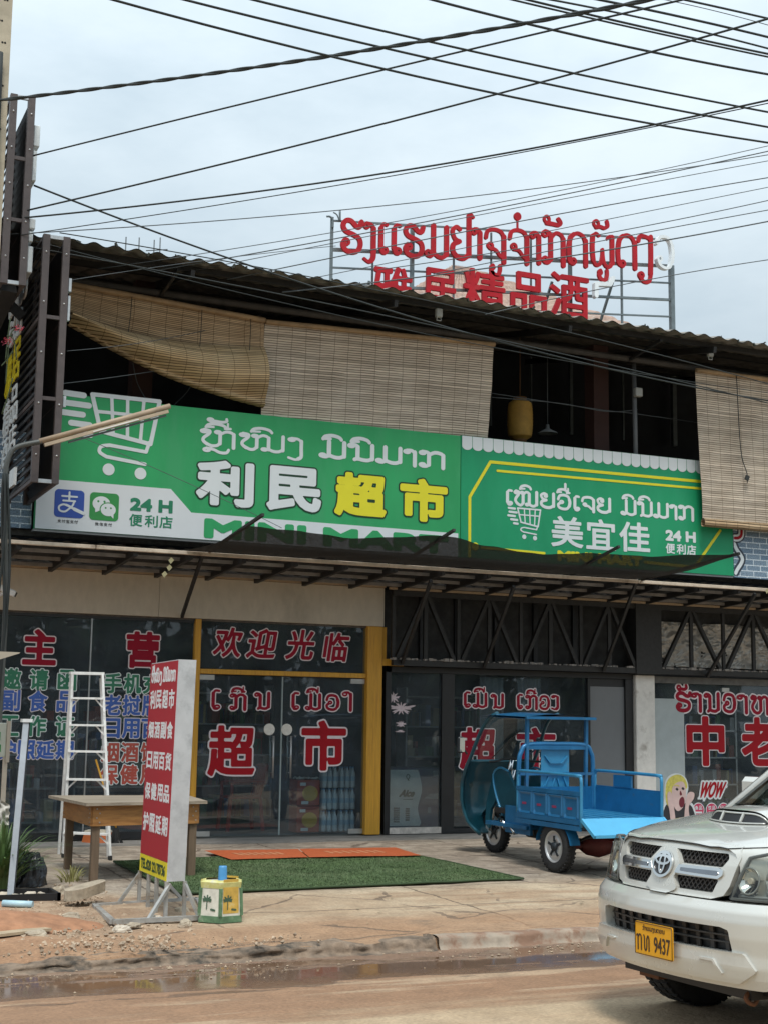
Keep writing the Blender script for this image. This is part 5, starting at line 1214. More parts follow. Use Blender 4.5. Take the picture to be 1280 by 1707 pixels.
# bottled water in shrink-wrapped packs
M('pet_bottle', (.66, .73, .78), .12, var=.1, spec=.6); M('bottle_cap', (.25, .42, .62), .4); M('bottle_label', (.40, .55, .68), .4)
def pack(x, y, z, n, m_, lab):
    t = thing('bottle_pack', lab, 'water bottles', (x+.04*n, y, z), group='packs of water bottles behind the glass door')
    for i in range(n):
        for j in range(m_):
            mb = MB(); cp = MB(); lb = MB()
            c = (x+.04+.078*i, y+.078*j, z)
            mb.lathe([(.0, 0), (.034, .002), (.037, .03), (.035, .10), (.037, .16), (.035, .19), (.016, .24), (.014, .26)], c, n=10); cp.lathe([(.016, .258), (.016, .276), (0, .278)], c, n=8); lb.lathe([(.0375, .09), (.0375, .15)], c, n=10)
            o = mb.build('bottle', 'pet_bottle', t); cp.build('cap', 'bottle_cap', o); lb.build('paper_label', 'bottle_label', o)
pos = ['bottom', 'second', 'third', 'top']
for r_ in range(4):
    pack(7.10, D+.30, Z0+.02+.285*r_, 3, 2, f'pack of clear water bottles, {pos[r_]} row of the stack nearest the door handle')
    if r_ < 3: pack(7.36, D+.32, Z0+.02+.285*r_, 3, 2, f'pack of clear water bottles, {pos[r_]} row of the stack beside the yellow pillar')
for k, (z, nm) in enumerate(((Z0+.015, 'lower'), (Z0+.36, 'upper'))):
    t = thing('drink_carton', f'red and yellow drinks carton, {nm} of the two stacked beside the water bottles', 'carton', (6.92, D+.45, z), group='drink cartons')
    bx = MB().bb(6.76, 7.08, D+.30, D+.60, z, z+.335, bev=.006).build('box', M('carton_red', (.38, .05, .02), .6, var=.1, scale=5), t)
    mb = MB(); add_field(mb, f_ell(6.94, z+.16, .11, .10), (6.8, z+.02, 7.07, z+.3), .012, onY(D+.297), .002); mb.build('print_patch', M('carton_yellow', (.60, .36, .03), .6), bx)
    mb = MB(); mb.bb(6.80, 6.88, D+.295, D+.299, z+.26, z+.30); mb.bb(6.82, 6.92, D+.295, D+.299, z+.02, z+.06); mb.build('print_label', 'print_white', bx)
t = thing('paper_tray', 'crumpled white paper lying on top of the upper carton', 'paper', (6.92, D+.45, Z0+.70))
MB().grid(lambda u, v: (6.75+.32*u, D+.30+.26*v, Z0+.705+.05*abs(nz3(u*3, v*3, 2, 2))), 14, 10, smooth=False).build('sheet', M('paper', (.62, .60, .55), .8), t, rec=False)
fz = thing('ice_cream_freezer', 'white and navy ice cream freezer front standing behind the dark window beside the yellow pillar', 'freezer', (8.55, D+.75, Z0))
bx = MB().bb(8.18, 9.12, D+.55, D+1.15, Z0+.03, 1.10, bev=.015).build('cabinet', M('freezer_navy', (.05, .055, .11), .45), fz)
mb = MB(); pts = [(8.20, Z0+.06), (8.66, Z0+.06)]+[(p[0], p[1]) for p in crom([(8.68, Z0+.1), (8.63, Z0+.3), (8.69, Z0+.55), (8.64, 1.04)], 6)]+[(8.62, 1.07), (8.20, 1.07)]
add_field(mb, f_poly(pts), (8.15, Z0, 8.8, 1.12), .012, onY(D+.546), .003); wp = mb.build('white_panel', M('freezer_white', (.66, .70, .68), .45), bx)
mb = MB(); put((mb,), 'Aice', 8.36, .70, 8.58, .80, (.007,), (onY(D+.542),), .002, 30, shear=.2); mb.bb(8.40, 8.55, D+.541, D+.544, .665, .672)
for i in range(8): mb.bb(8.26, 8.35, D+.541, D+.544, .36+.026*i, .376+.026*i); 
for i in range(6): mb.bb(8.44, 8.50, D+.541, D+.544, .38+.03*i, .40+.03*i)
add_field(mb, f_line([(crom([(8.47, .93), (8.50, .98), (8.47, 1.01), (8.45, .97), (8.49, .92)], 4), .005)]), (8.42, .88, 8.55, 1.05), .006, onY(D+.542), .002)
mb.build('lettering', 'print_dark', wp)
mb = MB(); add_field(mb, f_poly([(8.72, .68), (8.82, .74), (9.02, .75), (9.09, .80), (9.09, .66), (8.9, .67)]), (8.7, .6, 9.12, .85), .012, onY(D+.546), .003); mb.bb(8.86, 9.0, D+.544, D+.547, .98, 1.06); mb.bb(8.78, 8.83, D+.544, D+.547, .48, .56)
mb.build('print_patch', M('freezer_grey', (.26, .28, .31), .5), bx)
# shelves with goods deep inside: each rack one thing
for k, (x0, x1, y, nm) in enumerate(((2.0, 4.0, D+2.2, 'behind the left window'), (4.3, 5.6, D+2.6, 'behind the ladder and red stand'), (5.9, 7.3, D+2.8, 'deep behind the glass doors'), (9.2, 10.8, D+2.2, 'behind the blue cargo tricycle'), (12.9, 15.6, D+2.5, 'behind the restaurant window'))):
    t = thing('goods_rack', f'dim rack of goods seen {nm}', 'shelf', ((x0+x1)/2, y, Z0))
    mb = MB()
    for z in (.3, .75, 1.2, 1.65, 2.1): mb.bb(x0, x1, y, y+.35, z, z+.025)
    for x in (x0, x1-.03): mb.bb(x, x+.03, y, y+.35, Z0-.01, 2.25)
    mb.build('rack_frame', 'steel_grey', t)
    cols = [(.35, .08, .06), (.08, .16, .35), (.45, .38, .20), (.12, .28, .14), (.45, .47, .48)]
    for ci, c in enumerate(cols):
        mb = MB()
        for z in (.325, .775, 1.225, 1.675):
            x = x0+.05
            while x < x1-.12:
                w = random.uniform(.05, .13); h_ = random.uniform(.12, .33)
                if random.randrange(5) == ci: mb.bb(x, x+w-.006, y+.02, y+.28, z, z+h_)
                x += w
        mb.build('goods', M(f'goods_{ci}', c, .6), t)
for k, (x, y) in enumerate(((4.15, D+1.2), (5.0, D+3.2))):
    t = thing('ceiling_lamp', ['lit square ceiling lamp nearest the left shop window', 'lit square ceiling lamp farther inside the shop'][k], 'lamp', (x, y, 3.50))
    MB().bb(x-.16, x+.16, y-.16, y+.16, 3.50, 3.56).build('diffuser', mat('lamp_light', (.85, .92, .95), emit=5), t)
for k, (x0, x1, z0) in enumerate(((9.38, 9.76, .9), (9.98, 10.36, .7))):
    tag(MB().grid(lambda u, v: (x0+(x1-x0)*u, D+.16+.012*sin(u*19), z0+(2.36-z0)*v), 40, 2).build('curtain', M('curtain_grey', (.20, .22, .24), .9, var=.1), rec=False), ['pale grey curtain behind the dark glass, left of the pair above the tricycle', 'pale grey curtain behind the dark glass, right of the pair above the tricycle'][k], 'curtain', 'grey curtains behind the dark window')
# torn paper stickers on the right dark window
M('sticker_torn', (.62, .52, .55), .7, var=.15, scale=20)
for k, (px, py, w, h_) in enumerate(((655, 1163, 22, 16), (668, 1181, 46, 17), (668, 1207, 18, 10), (667, 1219, 17, 5))):
    c = at(px, py, D-.005); a_ = w/2/135; b_ = h_/2/135; mb = MB(); ph = random.random()*9
    f = lambda U, V, c=c, a_=a_, b_=b_, ph=ph: (np.hypot((U-c.x)/a_, (V-c.z)/b_)-.85+.35*np.sin(9*np.arctan2(V-c.z, U-c.x)+ph)+.25*np.sin(23*np.arctan2(V-c.z, U-c.x)))*.02
    add_field(mb, f, (c.x-a_*1.7, c.z-b_*1.7, c.x+a_*1.7, c.z+b_*1.7), .007, onY(D-.005), .002)
    tag(mb.build('torn_sticker', 'sticker_torn'), ['torn pale sticker on the dark glass, highest of four', 'wide torn pinkish sticker on the dark glass, second from top', 'small white sticker on the dark glass below the wide torn one', 'thin white sticker scrap on the dark glass, lowest of four'][k], 'sticker', 'torn stickers on the dark window')
# printed stickers on the restaurant window
ws = thing('window_sticker', 'printed sticker of a shouting blond person holding both cheeks', 'sticker', (12.6, D-.01, .7))
c0 = at(1108, 1372, D); 
def q(px, py): p = at(px, py, D); return (p.x, p.z)
def poly_part(pts, m, layer, parent, sm=True, name='print_patch'):
    P_ = [q(*p) for p in pts]; P_ = [(p[0], p[1]) for p in crom(P_, 4, True)] if sm else P_
    xs = [p[0] for p in P_]; zs = [p[1] for p in P_]; mb = MB()
    add_field(mb, f_poly(P_), (min(xs)-.03, min(zs)-.03, max(xs)+.03, max(zs)+.03), .008, onY(D-.0095-.002*layer), .0015); return mb.build(name, m, parent)
M('pr_hair', (.62, .55, .12), .5, var=.25, scale=22); M('pr_skin', (.66, .48, .45), .5); M('pr_black', (.03, .03, .035), .5); M('pr_mouth', (.16, .015, .03), .5)
poly_part([(1106, 1330), (1107, 1306), (1114, 1293), (1128, 1289), (1141, 1296), (1146, 1312), (1144, 1330), (1156, 1345), (1155, 1372), (1106, 1372)], 'print_white', 0, ws)
poly_part([(1107, 1345), (1120, 1338), (1145, 1340), (1154, 1350), (1155, 1372), (1107, 1372)], 'pr_black', 1, ws)
poly_part([(1109, 1338), (1108, 1312), (1114, 1297), (1128, 1291), (1139, 1297), (1144, 1310), (1140, 1316), (1124, 1318), (1118, 1345)], 'pr_hair', 2, ws, name='hair')
poly_part([(1118, 1318), (1124, 1306), (1136, 1303), (1141, 1314), (1141, 1332), (1137, 1345), (1128, 1352), (1121, 1342)], 'pr_skin', 3, ws, name='face')
poly_part([(1111, 1322), (1116, 1320), (1120, 1332), (1122, 1350), (1124, 1372), (1117, 1372), (1114, 1352), (1111, 1336)], 'pr_skin', 4, ws, name='hand')
poly_part([(1143, 1326), (1148, 1320), (1155, 1322), (1154, 1332), (1146, 1345), (1148, 1372), (1139, 1372), (1140, 1345)], 'pr_skin', 4, ws, name='hand')
poly_part([(1131, 1332), (1136, 1328), (1139, 1334), (1138, 1343), (1133, 1346), (1130, 1340)], 'pr_mouth', 4, ws, name='mouth')
for a_, b_ in (((1124, 1313), (1129, 1317)), ((1134, 1312), (1139, 1316))): poly_part([(a_[0], a_[1]+2), ((a_[0]+b_[0])/2, a_[1]), (b_[0], b_[1]-1), ((a_[0]+b_[0])/2, b_[1]+1)], 'pr_black', 4, ws, name='eye')
poly_part([(1121, 1310), (1125, 1308), (1131, 1310), (1130, 1311), (1125, 1310)], 'pr_hair', 5, ws, name='brow'); poly_part([(1132, 1318), (1135, 1324), (1132, 1326), (1131, 1323)], 'pr_mouth', 4, ws, name='nose')
wo = thing('window_sticker', 'red WOW comic lettering sticker with small stars on the dark glass', 'sticker', (13.2, D-.01, .8))
mb, m2 = MB(), MB(); a0, b0 = q(1166, 1330), q(1206, 1303)
put((m2, mb), 'WOW', a0[0], a0[1], b0[0], b0[1], (.008, .034), (onY(D-.010), onY(D-.006)), .002, 34, shear=.2)
for px, py, r_ in ((1168, 1325, .035), (1172, 1333, .04), (1203, 1318, .05), (1209, 1311, .04), (1163, 1331, .03), (1190, 1303, .04)):
    c = q(px, py); star = [(c[0]+r_*(1 if i % 2 == 0 else .45)*cos(i*pi/5+.3), c[1]+r_*(1 if i % 2 == 0 else .45)*sin(i*pi/5+.3)) for i in range(10)]
    add_field(mb, f_poly(star), (c[0]-.07, c[1]-.07, c[0]+.07, c[1]+.07), .008, onY(D-.0075), .002)
o = mb.build('outline', 'print_white', wo); m2.build('letter_face', 'vinyl_red2', o)
for k, px in enumerate((1163, 1185, 1205, 1224)):
    c = q(px, 1350); t = thing('round_window_sticker', ['first', 'second', 'third', 'fourth'][k]+' round pink sticker from the left below the WOW lettering', 'sticker', (c[0], D-.01, c[1]), group='round pink window stickers')
    mb, m2, m3 = MB(), MB(), MB(); bx = (c[0]-.14, c[1]-.14, c[0]+.14, c[1]+.14)
    add_field(mb, f_ell(*c, .105), bx, .01, onY(D-.006), .002); add_field(m2, f_ell(*c, .092), bx, .01, onY(D-.009), .002)
    for i, ch_ in enumerate(('食品', '饮品', '日用', '烟酒')[k]): put((m3,), ch_, c[0]-.065+.07*i, c[1]+.0, c[0]-.008+.07*i, c[1]+.06, (.001,), (onY(D-.012),), .002, 20)
    m3.bb(c[0]-.06, c[0]+.06, D-.012, D-.010, c[1]-.05, c[1]-.025)
    o = mb.build('rim', 'print_white', t); p_ = m2.build('disc', M('pr_pink', (.55, .05, .12), .5), o); m3.build('lettering', 'print_white', t)

# ------------------------------------------------------------------ pavement things
def gpt(px, py):
    z = .15
    for _ in range(8): p = gnd(px, py, z); z = gz(p.y)
    return Vector((p.x, p.y, z))
# turf mat, orange door mats
tm_ = [gpt(190, 1440), gpt(300, 1494), gpt(872, 1468), gpt(655, 1420)]
M('turf', (.085, .14, .052), .95, var=.35, scale=30, col2=(.09, .155, .05), c2=.5, c2s=2.0, bump=1.0, bscale=220)
def turf(u, v):
    k = tm_[0].lerp(tm_[1], v).lerp(tm_[3].lerp(tm_[2], v), u); return (k.x, k.y, gz(k.y)+.022+.006*nz3(k.x, k.y, 0, 3))
tfm = MB().grid(turf, 120, 70); 
tm_o = tag(tfm.build('turf_mat', 'turf', rec=False), 'green artificial turf mat spread in front of the glass doors', 'mat')
mb = MB()
vv = []; ff = []
for i in range(34000):
    x, y, z = turf(random.random(), random.random()); h_ = random.uniform(.006, .016); a_ = random.random()*6.283; w_ = .006
    k_ = len(vv); vv += [(x-w_*cos(a_), y-w_*sin(a_), z-.003), (x+w_*cos(a_), y+w_*sin(a_), z-.003), (x+random.gauss(0, .009), y+random.gauss(0, .009), z+h_)]; ff.append((k_, k_+1, k_+2))
mb.v = vv; mb.f = ff; mb.sm = [False]*len(ff)
mb.build('pile', M('turf_pile', (.095, .145, .058), .9, var=.4, scale=2.2, col2=(.135, .175, .085), c2=.48, c2s=1.5), tm_o, rec=False)
mb = MB(); ed = lambda u, v: turf(u, v)
for (s0, s1) in (((0, 0), (0, 1)), ((0, 1), (1, 1)), ((1, 1), (1, 0)), ((1, 0), (0, 0))):
    P_ = [turf(s0[0]+(s1[0]-s0[0])*t, s0[1]+(s1[1]-s0[1])*t) for t in np.linspace(0, 1, 30)]
    mb.tube(P_, .011, 5)
mb.build('edge_binding', M('turf_edge', (.03, .055, .02), .9), tm_o)
M('orange_mat', (.40, .085, .022), .9, var=.15, scale=24, bump=.5)
M('orange_print', (.46, .19, .09), .9)
for k, (c1_, c2_, c3_, c4_) in enumerate((((341, 1424), (497, 1421), (514, 1435), (386, 1439)), ((499, 1421), (658, 1418), (702, 1432), (516, 1435)))):
    P_ = [gpt(*c) for c in (c1_, c2_, c3_, c4_)]
    def om(u, v): k_ = P_[0].lerp(P_[1], u).lerp(P_[3].lerp(P_[2], u), v); return (k_.x, k_.y, gz(k_.y)+.040+.004*nz3(k_.x, k_.y, 1, 4))
    mb = MB().grid(om, 24, 12); t_ = tag(mb.build('door_mat', 'orange_mat', rec=False), ['orange door mat on the turf, left of the pair', 'orange door mat on the turf, right of the pair'][k], 'mat', 'orange door mats')
    mb = MB()
    for i in range(7):
        u = .22+.08*i; a = Vector(om(u, .35)); b = Vector(om(u+.045, .62)); mb.bar(a+Vector((0, 0, .002)), b+Vector((0, 0, .002)), .05, .003)
    mb.build('worn_print', 'orange_print', t_)
# step ladder
lw = thing('step_ladder', 'white aluminium step ladder standing behind the wooden table', 'ladder', (3.46, 15.5, gz(15.4)))
fl, frr = gpt(106, 1430), gpt(184, 1434); yt = 15.75
tlL, tlR = at(121, 1122, yt), at(171, 1123, yt)
M('ladder_paint', (.78, .78, .76), .5, .1, var=.12, scale=20, col2=(.42, .40, .36), c2=.6, c2s=9)
for a, b in ((fl, tlL), (frr, tlR)): MB().bar(a, b, .026, .06, up=(0, 1, 0)).build('rail', 'ladder_paint', lw)
for a, b, s_ in ((fl, tlL, -1), (frr, tlR, 1)):
    p = Vector((a.x+.02*s_+.035, a.y+.32, gz(15.9))); MB().bar(p, b+Vector((0, .06, -.05)), .022, .04, up=(0, 1, 0)).build('rear_rail', 'ladder_paint', lw)
for py in (1164, 1209, 1253, 1300, 1390):
    z = at(150, py, 15.6).z; t = (z-fl.z)/(tlL.z-fl.z); a = fl.lerp(tlL, t); b = frr.lerp(tlR, t)
    st_ = MB().bar(a, b, .085, .022).build('step', 'ladder_paint', lw)
    mb = MB(); d = .16*(b-a).length
    mb.bar(a+(b-a)*.26, a+(fl-a).normalized()*.11, .016); mb.bar(b+(a-b)*.26, b+(frr-b).normalized()*.11, .016); mb.build('brace', 'ladder_paint', st_)
MB().bar(tlL+Vector((-.02, .03, .0)), tlR+Vector((.02, .03, 0)), .12, .03).build('top_cap', 'ladder_paint', lw)
for a in (fl, frr): mb = MB(); mb.box(a+Vector((0, 0, .025)), (.035, .07, .05), bev=.006); mb.build('foot', 'rubber', lw)
# wooden table
tb = thing('wooden_table', 'rough wooden table with varnished apron standing behind the red sign stand', 'table', (3.7, 14.2, gz(14.2)))
FLx, FRx, BRx, BLx = Vector((3.10, 13.60, 0)), Vector((4.17, 13.78, 0)), Vector((4.28, 14.72, 0)), Vector((3.10, 14.85, 0))
zt = at(160, 1342, 13.6).z
M('table_top', (.30, .25, .19), .7, var=.25, scale=4, aniso=(.6, 8, 8), col2=(.20, .16, .12), c2=.52, c2s=3); M('table_apron', (.36, .17, .05), .5, var=.22, scale=5, aniso=(1, 1, 7), col2=(.25, .11, .03), c2=.5, c2s=4); M('table_leg', (.14, .095, .06), .7, var=.25, scale=5, aniso=(8, 8, .7))
ctr = (FLx+FRx+BRx+BLx)/4
mb = MB(); o_ = [p+(p-ctr)*.16 for p in (FLx, FRx, BRx, BLx)]; o_[3] += Vector((-.06, .05, 0))
mb.prism([(p.x, p.y) for p in o_], zt-.004, zt+.024); mb.build('tabletop', 'table_top', tb)
C = [p+(p-ctr)*.015 for p in (FLx, FRx, BRx, BLx)]
for a, b in ((0, 1), (1, 2), (2, 3), (3, 0)):
    mb = MB()
    A_, B_ = C[a], C[b]; mb.bar(Vector((A_.x, A_.y, zt-.10)), Vector((B_.x, B_.y, zt-.10)), .028, .19); o = mb.build('apron', 'table_apron', tb)
    mb = MB(); d = (B_-A_).normalized(); nrm = Vector((d.y, -d.x, 0))
    for e_ in (A_+d*.05, B_-d*.05):
        for k in range(4):
            c = e_+nrm*.0145; mb.box((c.x+d.x*(.02 if k % 2 else -.01), c.y+d.y*(.02 if k % 2 else -.01), zt-.035-.042*k), (.012, .012, .012))
    mb.build('nail_heads', 'steel_grey', o)
for p in (FLx, FRx, BRx, BLx):
    b = Vector((p.x, p.y, gz(p.y)+.004)); t_ = ctr+(p-ctr)*.93; b = Vector((t_.x, t_.y, gz(p.y)+.003)); MB().bar(b, (t_.x, t_.y, zt-.005), .072, .072, up=(1, 0, 0)).build('leg', 'table_leg', tb)
# a low orange-topped stool under the ladder
p = gpt(170, 1408); sl = thing('low_stool', 'small orange and cream stool under the ladder behind the table legs', 'stool', p)
mb = MB(); mb.lathe([(.20, .0), (.17, .12), (.165, .13)], p+Vector((0, .2, 0)), n=6, smooth=False); mb.build('body', M('stool_orange', (.48, .12, .03), .6), sl)
mb = MB(); mb.lathe([(.172, .13), (.165, .155), (0, .16)], p+Vector((0, .2, 0)), n=6, smooth=False); mb.build('top', M('stool_cream', (.55, .50, .40), .7), sl)
# dark broom head
p = gpt(203, 1412); br = thing('broom', 'small dark broom standing against the window beside the stool', 'broom', p)
mb = MB()
for i in range(60): mb.bar(p+Vector((random.uniform(-.02, .02), .3, .22)), p+Vector((random.uniform(-.10, .10), .3+random.uniform(-.03, .03), .0)), .006)
mb.build('bristles', 'steel_black', br)
mb = MB(); mb.cyl(p+Vector((0, .3, .2)), p+Vector((-.25, .42, 1.0)), .012, 8); mb.build('stick', 'wood_yellow', br)

M('stand_steel', (.40, .40, .385), .5, .4, var=.2, scale=9, col2=(.28, .23, .18), c2=.55, c2s=6)
# red sign stand
A = Vector((3.085, 11.07, 0)); dA = gpt(276, 1533); A = Vector((dA.x, dA.y, 0)); gz0 = gz(11.1)+.004
ss = thing('sign_stand', 'tall red and silver freestanding sign on a welded steel frame beside the pavement edge', 'sign', (A.x, A.y+.35, gz0))
Bp = gpt(302, 1534); Cp = gpt(231, 1506)
e1 = Vector((Bp.x-A.x, Bp.y-A.y, 0)); e1 = Vector((.155, .015, 0)); e2 = Vector((Cp.x-A.x, Cp.y-A.y, 0)); e2.normalize()
zb = at(277, 1470, A.y).z; ztp = at(294, 1099, A.y).z
# length of the red face along e2 from the photograph's far edge
best = min(np.linspace(.3, 1.6, 131), key=lambda s_: abs((lambda d: (PW/2+FPX*(d@c_r)/(d@c_f)))(np.array([A.x+e2.x*s_, A.y+e2.y*s_, 1.2-CAM_H])-0)-240))
Lr = float(best); E2 = e2*Lr
top_shift = Vector((.035, 0, 0))
P8 = [A, A+e1, A+e1+E2, A+E2]
def bx8(ps, z0, z1, sh=top_shift): 
    return [(p.x, p.y, z0) for p in ps]+[(p.x+sh.x, p.y+sh.y, z1) for p in ps]
FC = [(0, 1, 5, 4), (1, 2, 6, 5), (2, 3, 7, 6), (3, 0, 4, 7), (4, 5, 6, 7), (3, 2, 1, 0)]
MB().add(bx8(P8, zb, ztp), FC).build('cabinet', M('tin_sheet', (.56, .57, .58), .40, .25, var=.10, scale=5, col2=(.44, .45, .46), c2=.52, c2s=4, bump=.15), ss)
def face(u, v, d):  # u along the face seen left to right (0 far, 1 near), v height 0..1
    b = A+E2*(1-u); p = b+top_shift*v; n = Vector((-e2.y, e2.x, 0)); n = n if n.x < 0 else -n
    q_ = p+n*(.006-d); return (q_.x, q_.y, zb+(ztp-zb)*v)
M('banner_red', (.37, .012, .024), .5, var=.08, scale=2, col2=(.27, .008, .02), c2=.62, c2s=1.1); M('banner_yellow', (.72, .60, .02), .5); M('banner_dark', (.20, .006, .02), .5)
mb = MB(); mb.add([face(u, v, 0) for u, v in ((0, .085), (1, .085), (1, .995), (0, .995))]+[face(u, v, .005) for u, v in ((0, .085), (1, .085), (1, .995), (0, .995))], FC); bn_ = mb.build('red_banner', 'banner_red', ss)
mb = MB(); mb.add([face(u, v, 0) for u, v in ((0, .002), (1, .002), (1, .083), (0, .083))]+[face(u, v, .005) for u, v in ((0, .002), (1, .002), (1, .083), (0, .083))], FC); bn2 = mb.build('yellow_strip', 'banner_yellow', ss)
mb = MB(); Hh = ztp-zb
fz_ = lambda u, v, d: face(u/Lr, v/Hh, -.002+d)
def frow(chars, v0, v1):
    n = len(chars)
    for i, c in enumerate(chars): put((mb,), c, (.05+.235*i)*Lr, v0*Hh, (.05+.235*i+.20)*Lr, v1*Hh, (.004,), (fz_,), .002, 36)
frow('利民超市', .775, .865); frow('烟酒副食', .635, .715); frow('日用百货', .49, .572); frow('保健用品', .345, .425); frow('护照延期', .195, .283)
put_lao((mb,), ['ho+ii+tho2', 'homo+i', 'ngo'], .05*Lr, .46*Lr, .905*Hh, .045*Hh, .012, (0,), (fz_,), .002, 32); put_lao((mb,), ['mo+i', 'no+i', 'mo', 'aa', 'ko'], .5*Lr, .95*Lr, .905*Hh, .045*Hh, .012, (0,), (fz_,), .002, 32)
mb.build('lettering', 'print_white', bn_)
mb = MB(); put((mb,), 'TEL:020 22178736', .05*Lr, .018*Hh, .95*Lr, .066*Hh, (.004,), (fz_,), .002, 30); mb.build('lettering', 'print_dark', bn2)
mb = MB()
for p in P8+[A+E2*.35, A+E2*.65]: MB().bar((p.x, p.y, gz0), (p.x, p.y, zb), .027).build('leg', 'stand_steel', ss)
bc = [gpt(158, 1511), gpt(188, 1542), gpt(345, 1534), gpt(330, 1500)]
bc = [Vector((p.x, p.y, gz0+.02)) for p in bc]
for a, b in ((0, 1), (1, 2), (2, 3), (3, 0)): MB().bar(bc[a], bc[b], .045, .035).build('base_rail', 'stand_steel', ss)
mb = MB()
for (p, f_) in ((A+e1*.2, bc[1].lerp(bc[2], .37)), (A+e1+Vector((0, 0, 0)), bc[1].lerp(bc[2], .92)), (A+E2, bc[0].lerp(bc[3], .22)), (A+e1+E2, bc[0].lerp(bc[3], .85))):
    MB().bar((p.x, p.y, zb-.02), f_, .026).build('stay', 'stand_steel', ss)
# painted hexagonal canister
p = gpt(374, 1537); p.y += .10; p.z = gz(p.y)
cn = thing('painted_canister', 'six sided white and yellow canister with green edges and palm tree pictures', 'canister', p, rz=R(12))
Hc = .315; rc = .19
hexp = lambda r_, z, a0=0: [(r_*cos(pi/3*k+a0), r_*sin(pi/3*k+a0), z) for k in range(6)]
mb = MB(); a, b = hexp(rc, .035), hexp(rc*.93, Hc-.05); mb.add(a+b, [(i, (i+1) % 6, 6+(i+1) % 6, 6+i) for i in range(6)]+[tuple(range(6))[::-1]]); body = mb.build('body', M('can_white', (.60, .58, .50), .6, var=.2, scale=14, col2=(.42, .36, .26), c2=.60, c2s=9), cn, local=True)
mb = MB(); a, b = hexp(rc*1.03, .0), hexp(rc*1.02, .05); mb.add(a+b, [(i, (i+1) % 6, 6+(i+1) % 6, 6+i) for i in range(6)]+[tuple(range(6))[::-1], tuple(range(6, 12))]); mb.build('base_band', M('can_green', (.10, .19, .10), .6, var=.35, scale=14, col2=(.30, .31, .25), c2=.58, c2s=14), body, local=True)
mb = MB(); a, b, c = hexp(rc*.95, Hc-.055), hexp(rc*.98, Hc-.01), hexp(rc*.72, Hc+.005); mb.add(a+b+c, [(i, (i+1) % 6, 6+(i+1) % 6, 6+i) for i in range(6)]+[(6+i, 6+(i+1) % 6, 12+(i+1) % 6, 12+i) for i in range(6)]); mb.build('rim', M('can_yellow', (.56, .53, .20), .6, var=.25, scale=12, col2=(.55, .53, .42), c2=.54, c2s=12), body, local=True)
mb = MB(); mb.add(hexp(rc*.73, Hc-.01), [tuple(range(6))]); mb.build('lid', M('can_lid', (.40, .38, .33), .7, var=.2), body, local=True)
mb = MB()
for k in range(6): mb.bar((rc*1.0*cos(pi/3*k), rc*sin(pi/3*k), .05), (rc*.94*cos(pi/3*k), rc*.94*sin(pi/3*k), Hc-.055), .022)
mb.build('edge_strip', 'can_green', body, local=True)
M('can_amber', (.56, .36, .07), .6, var=.25, scale=12, col2=(.58, .50, .25), c2=.56, c2s=12); M('can_palm', (.05, .10, .06), .6)
mb = MB(); m2 = MB()
for k in range(6):
    a, b = Vector(hexp(rc*1.004, .0)[k]), Vector(hexp(rc*1.004, .0)[(k+1) % 6]); inw = Vector((0, 0, 0))
    def fc(u, v, d, a=a, b=b): q_ = a.lerp(b, u); s_ = 1-.07*v/Hc; n_ = Vector(((a+b).x, (a+b).y, 0)).normalized(); return (q_.x*s_+n_.x*(.002-d), q_.y*s_+n_.y*(.002-d), v)
    if k % 2 == 0: mb.add([fc(u, v, 0) for u, v in ((.12, .07), (.88, .07), (.88, .33), (.12, .33))], [(0, 1, 2, 3)])
    sc_ = lambda u, v: (u*.18, v)
    add_field(m2, f_line([([(.06, .10), (.062, .17)], .004)]+[([(.062, .17), (.062+.035*cos(t), .175+.03*sin(t))], .006) for t in (.0, .7, 1.5, 2.4, 3.1, -.5, 3.6)]+[([(.10, .10), (.13, .095)], .008)]), (.0, .05, .18, .25), .005, lambda u, v, d, fc=fc: fc(u/.18, v, d-.002))
mb.build('amber_panel', 'can_amber', body, local=True); m2.build('palm_print', 'can_palm', body, local=True)
cup = thing('blue_cup', 'small blue plastic cup upside down on the painted canister', 'cup', (p.x+.01, p.y, p.z+Hc-.008))
MB().lathe([(.036, 0), (.033, .10), (.030, .112), (0, .112)], n=18).build('body', M('cup_blue', (.08, .30, .58), .4), cup, local=True)

# leaning metal-edged board at the left
p0 = gpt(17, 1497); p1 = at(44, 1203, p0.y+.35)
lb = thing('leaning_board', 'narrow pale light box standing upright with dark right side at the left edge', 'board', p0)
mb = MB(); mb.bar(p0, p1, .052, .02, up=(0, 1, 0)); mb.build('face_strip', M('board_pale', (.36, .40, .44), .4, var=.2, scale=4, col2=(.30, .40, .52), c2=.55, c2s=3), lb)
mb = MB(); mb.bar(p0+Vector((.03, .045, 0)), p1+Vector((.03, .045, -.02)), .02, .09, up=(0, 1, 0)); mb.build('side', 'frame_black', lb)
mb = MB(); mb.box(p1+Vector((.01, .03, .01)), (.09, .11, .03)); mb.build('cap', 'letter_white', lb)
sb = thing('small_signboard', 'small pale board with green writing cut by the left edge of the photo', 'sign', at(8, 1240, 14.2))
a, b = at(-40, 1262, 14.2), at(13, 1205, 14.2); mb = MB(); mb.bb(a.x, b.x, 14.2, 14.24, a.z, b.z, bev=.006); mb.build('board', M('board_cream', (.55, .58, .50), .6, var=.1), sb)
mb = MB(); mb.bb(b.x-.10, b.x-.05, 14.194, 14.199, a.z+.05, a.z+.12); mb.bb(b.x-.12, b.x-.06, 14.194, 14.199, a.z+.16, a.z+.24); mb.build('lettering', 'logo_green', sb)
mb = MB(); mb.bb(b.x, b.x+.035, 14.19, 14.25, a.z-.05, b.z+.02); mb.bb(b.x-.02, b.x+.02, 14.2, 14.24, gz(14.2), a.z); mb.build('frame', M('board_frame', (.50, .44, .36), .6), sb)
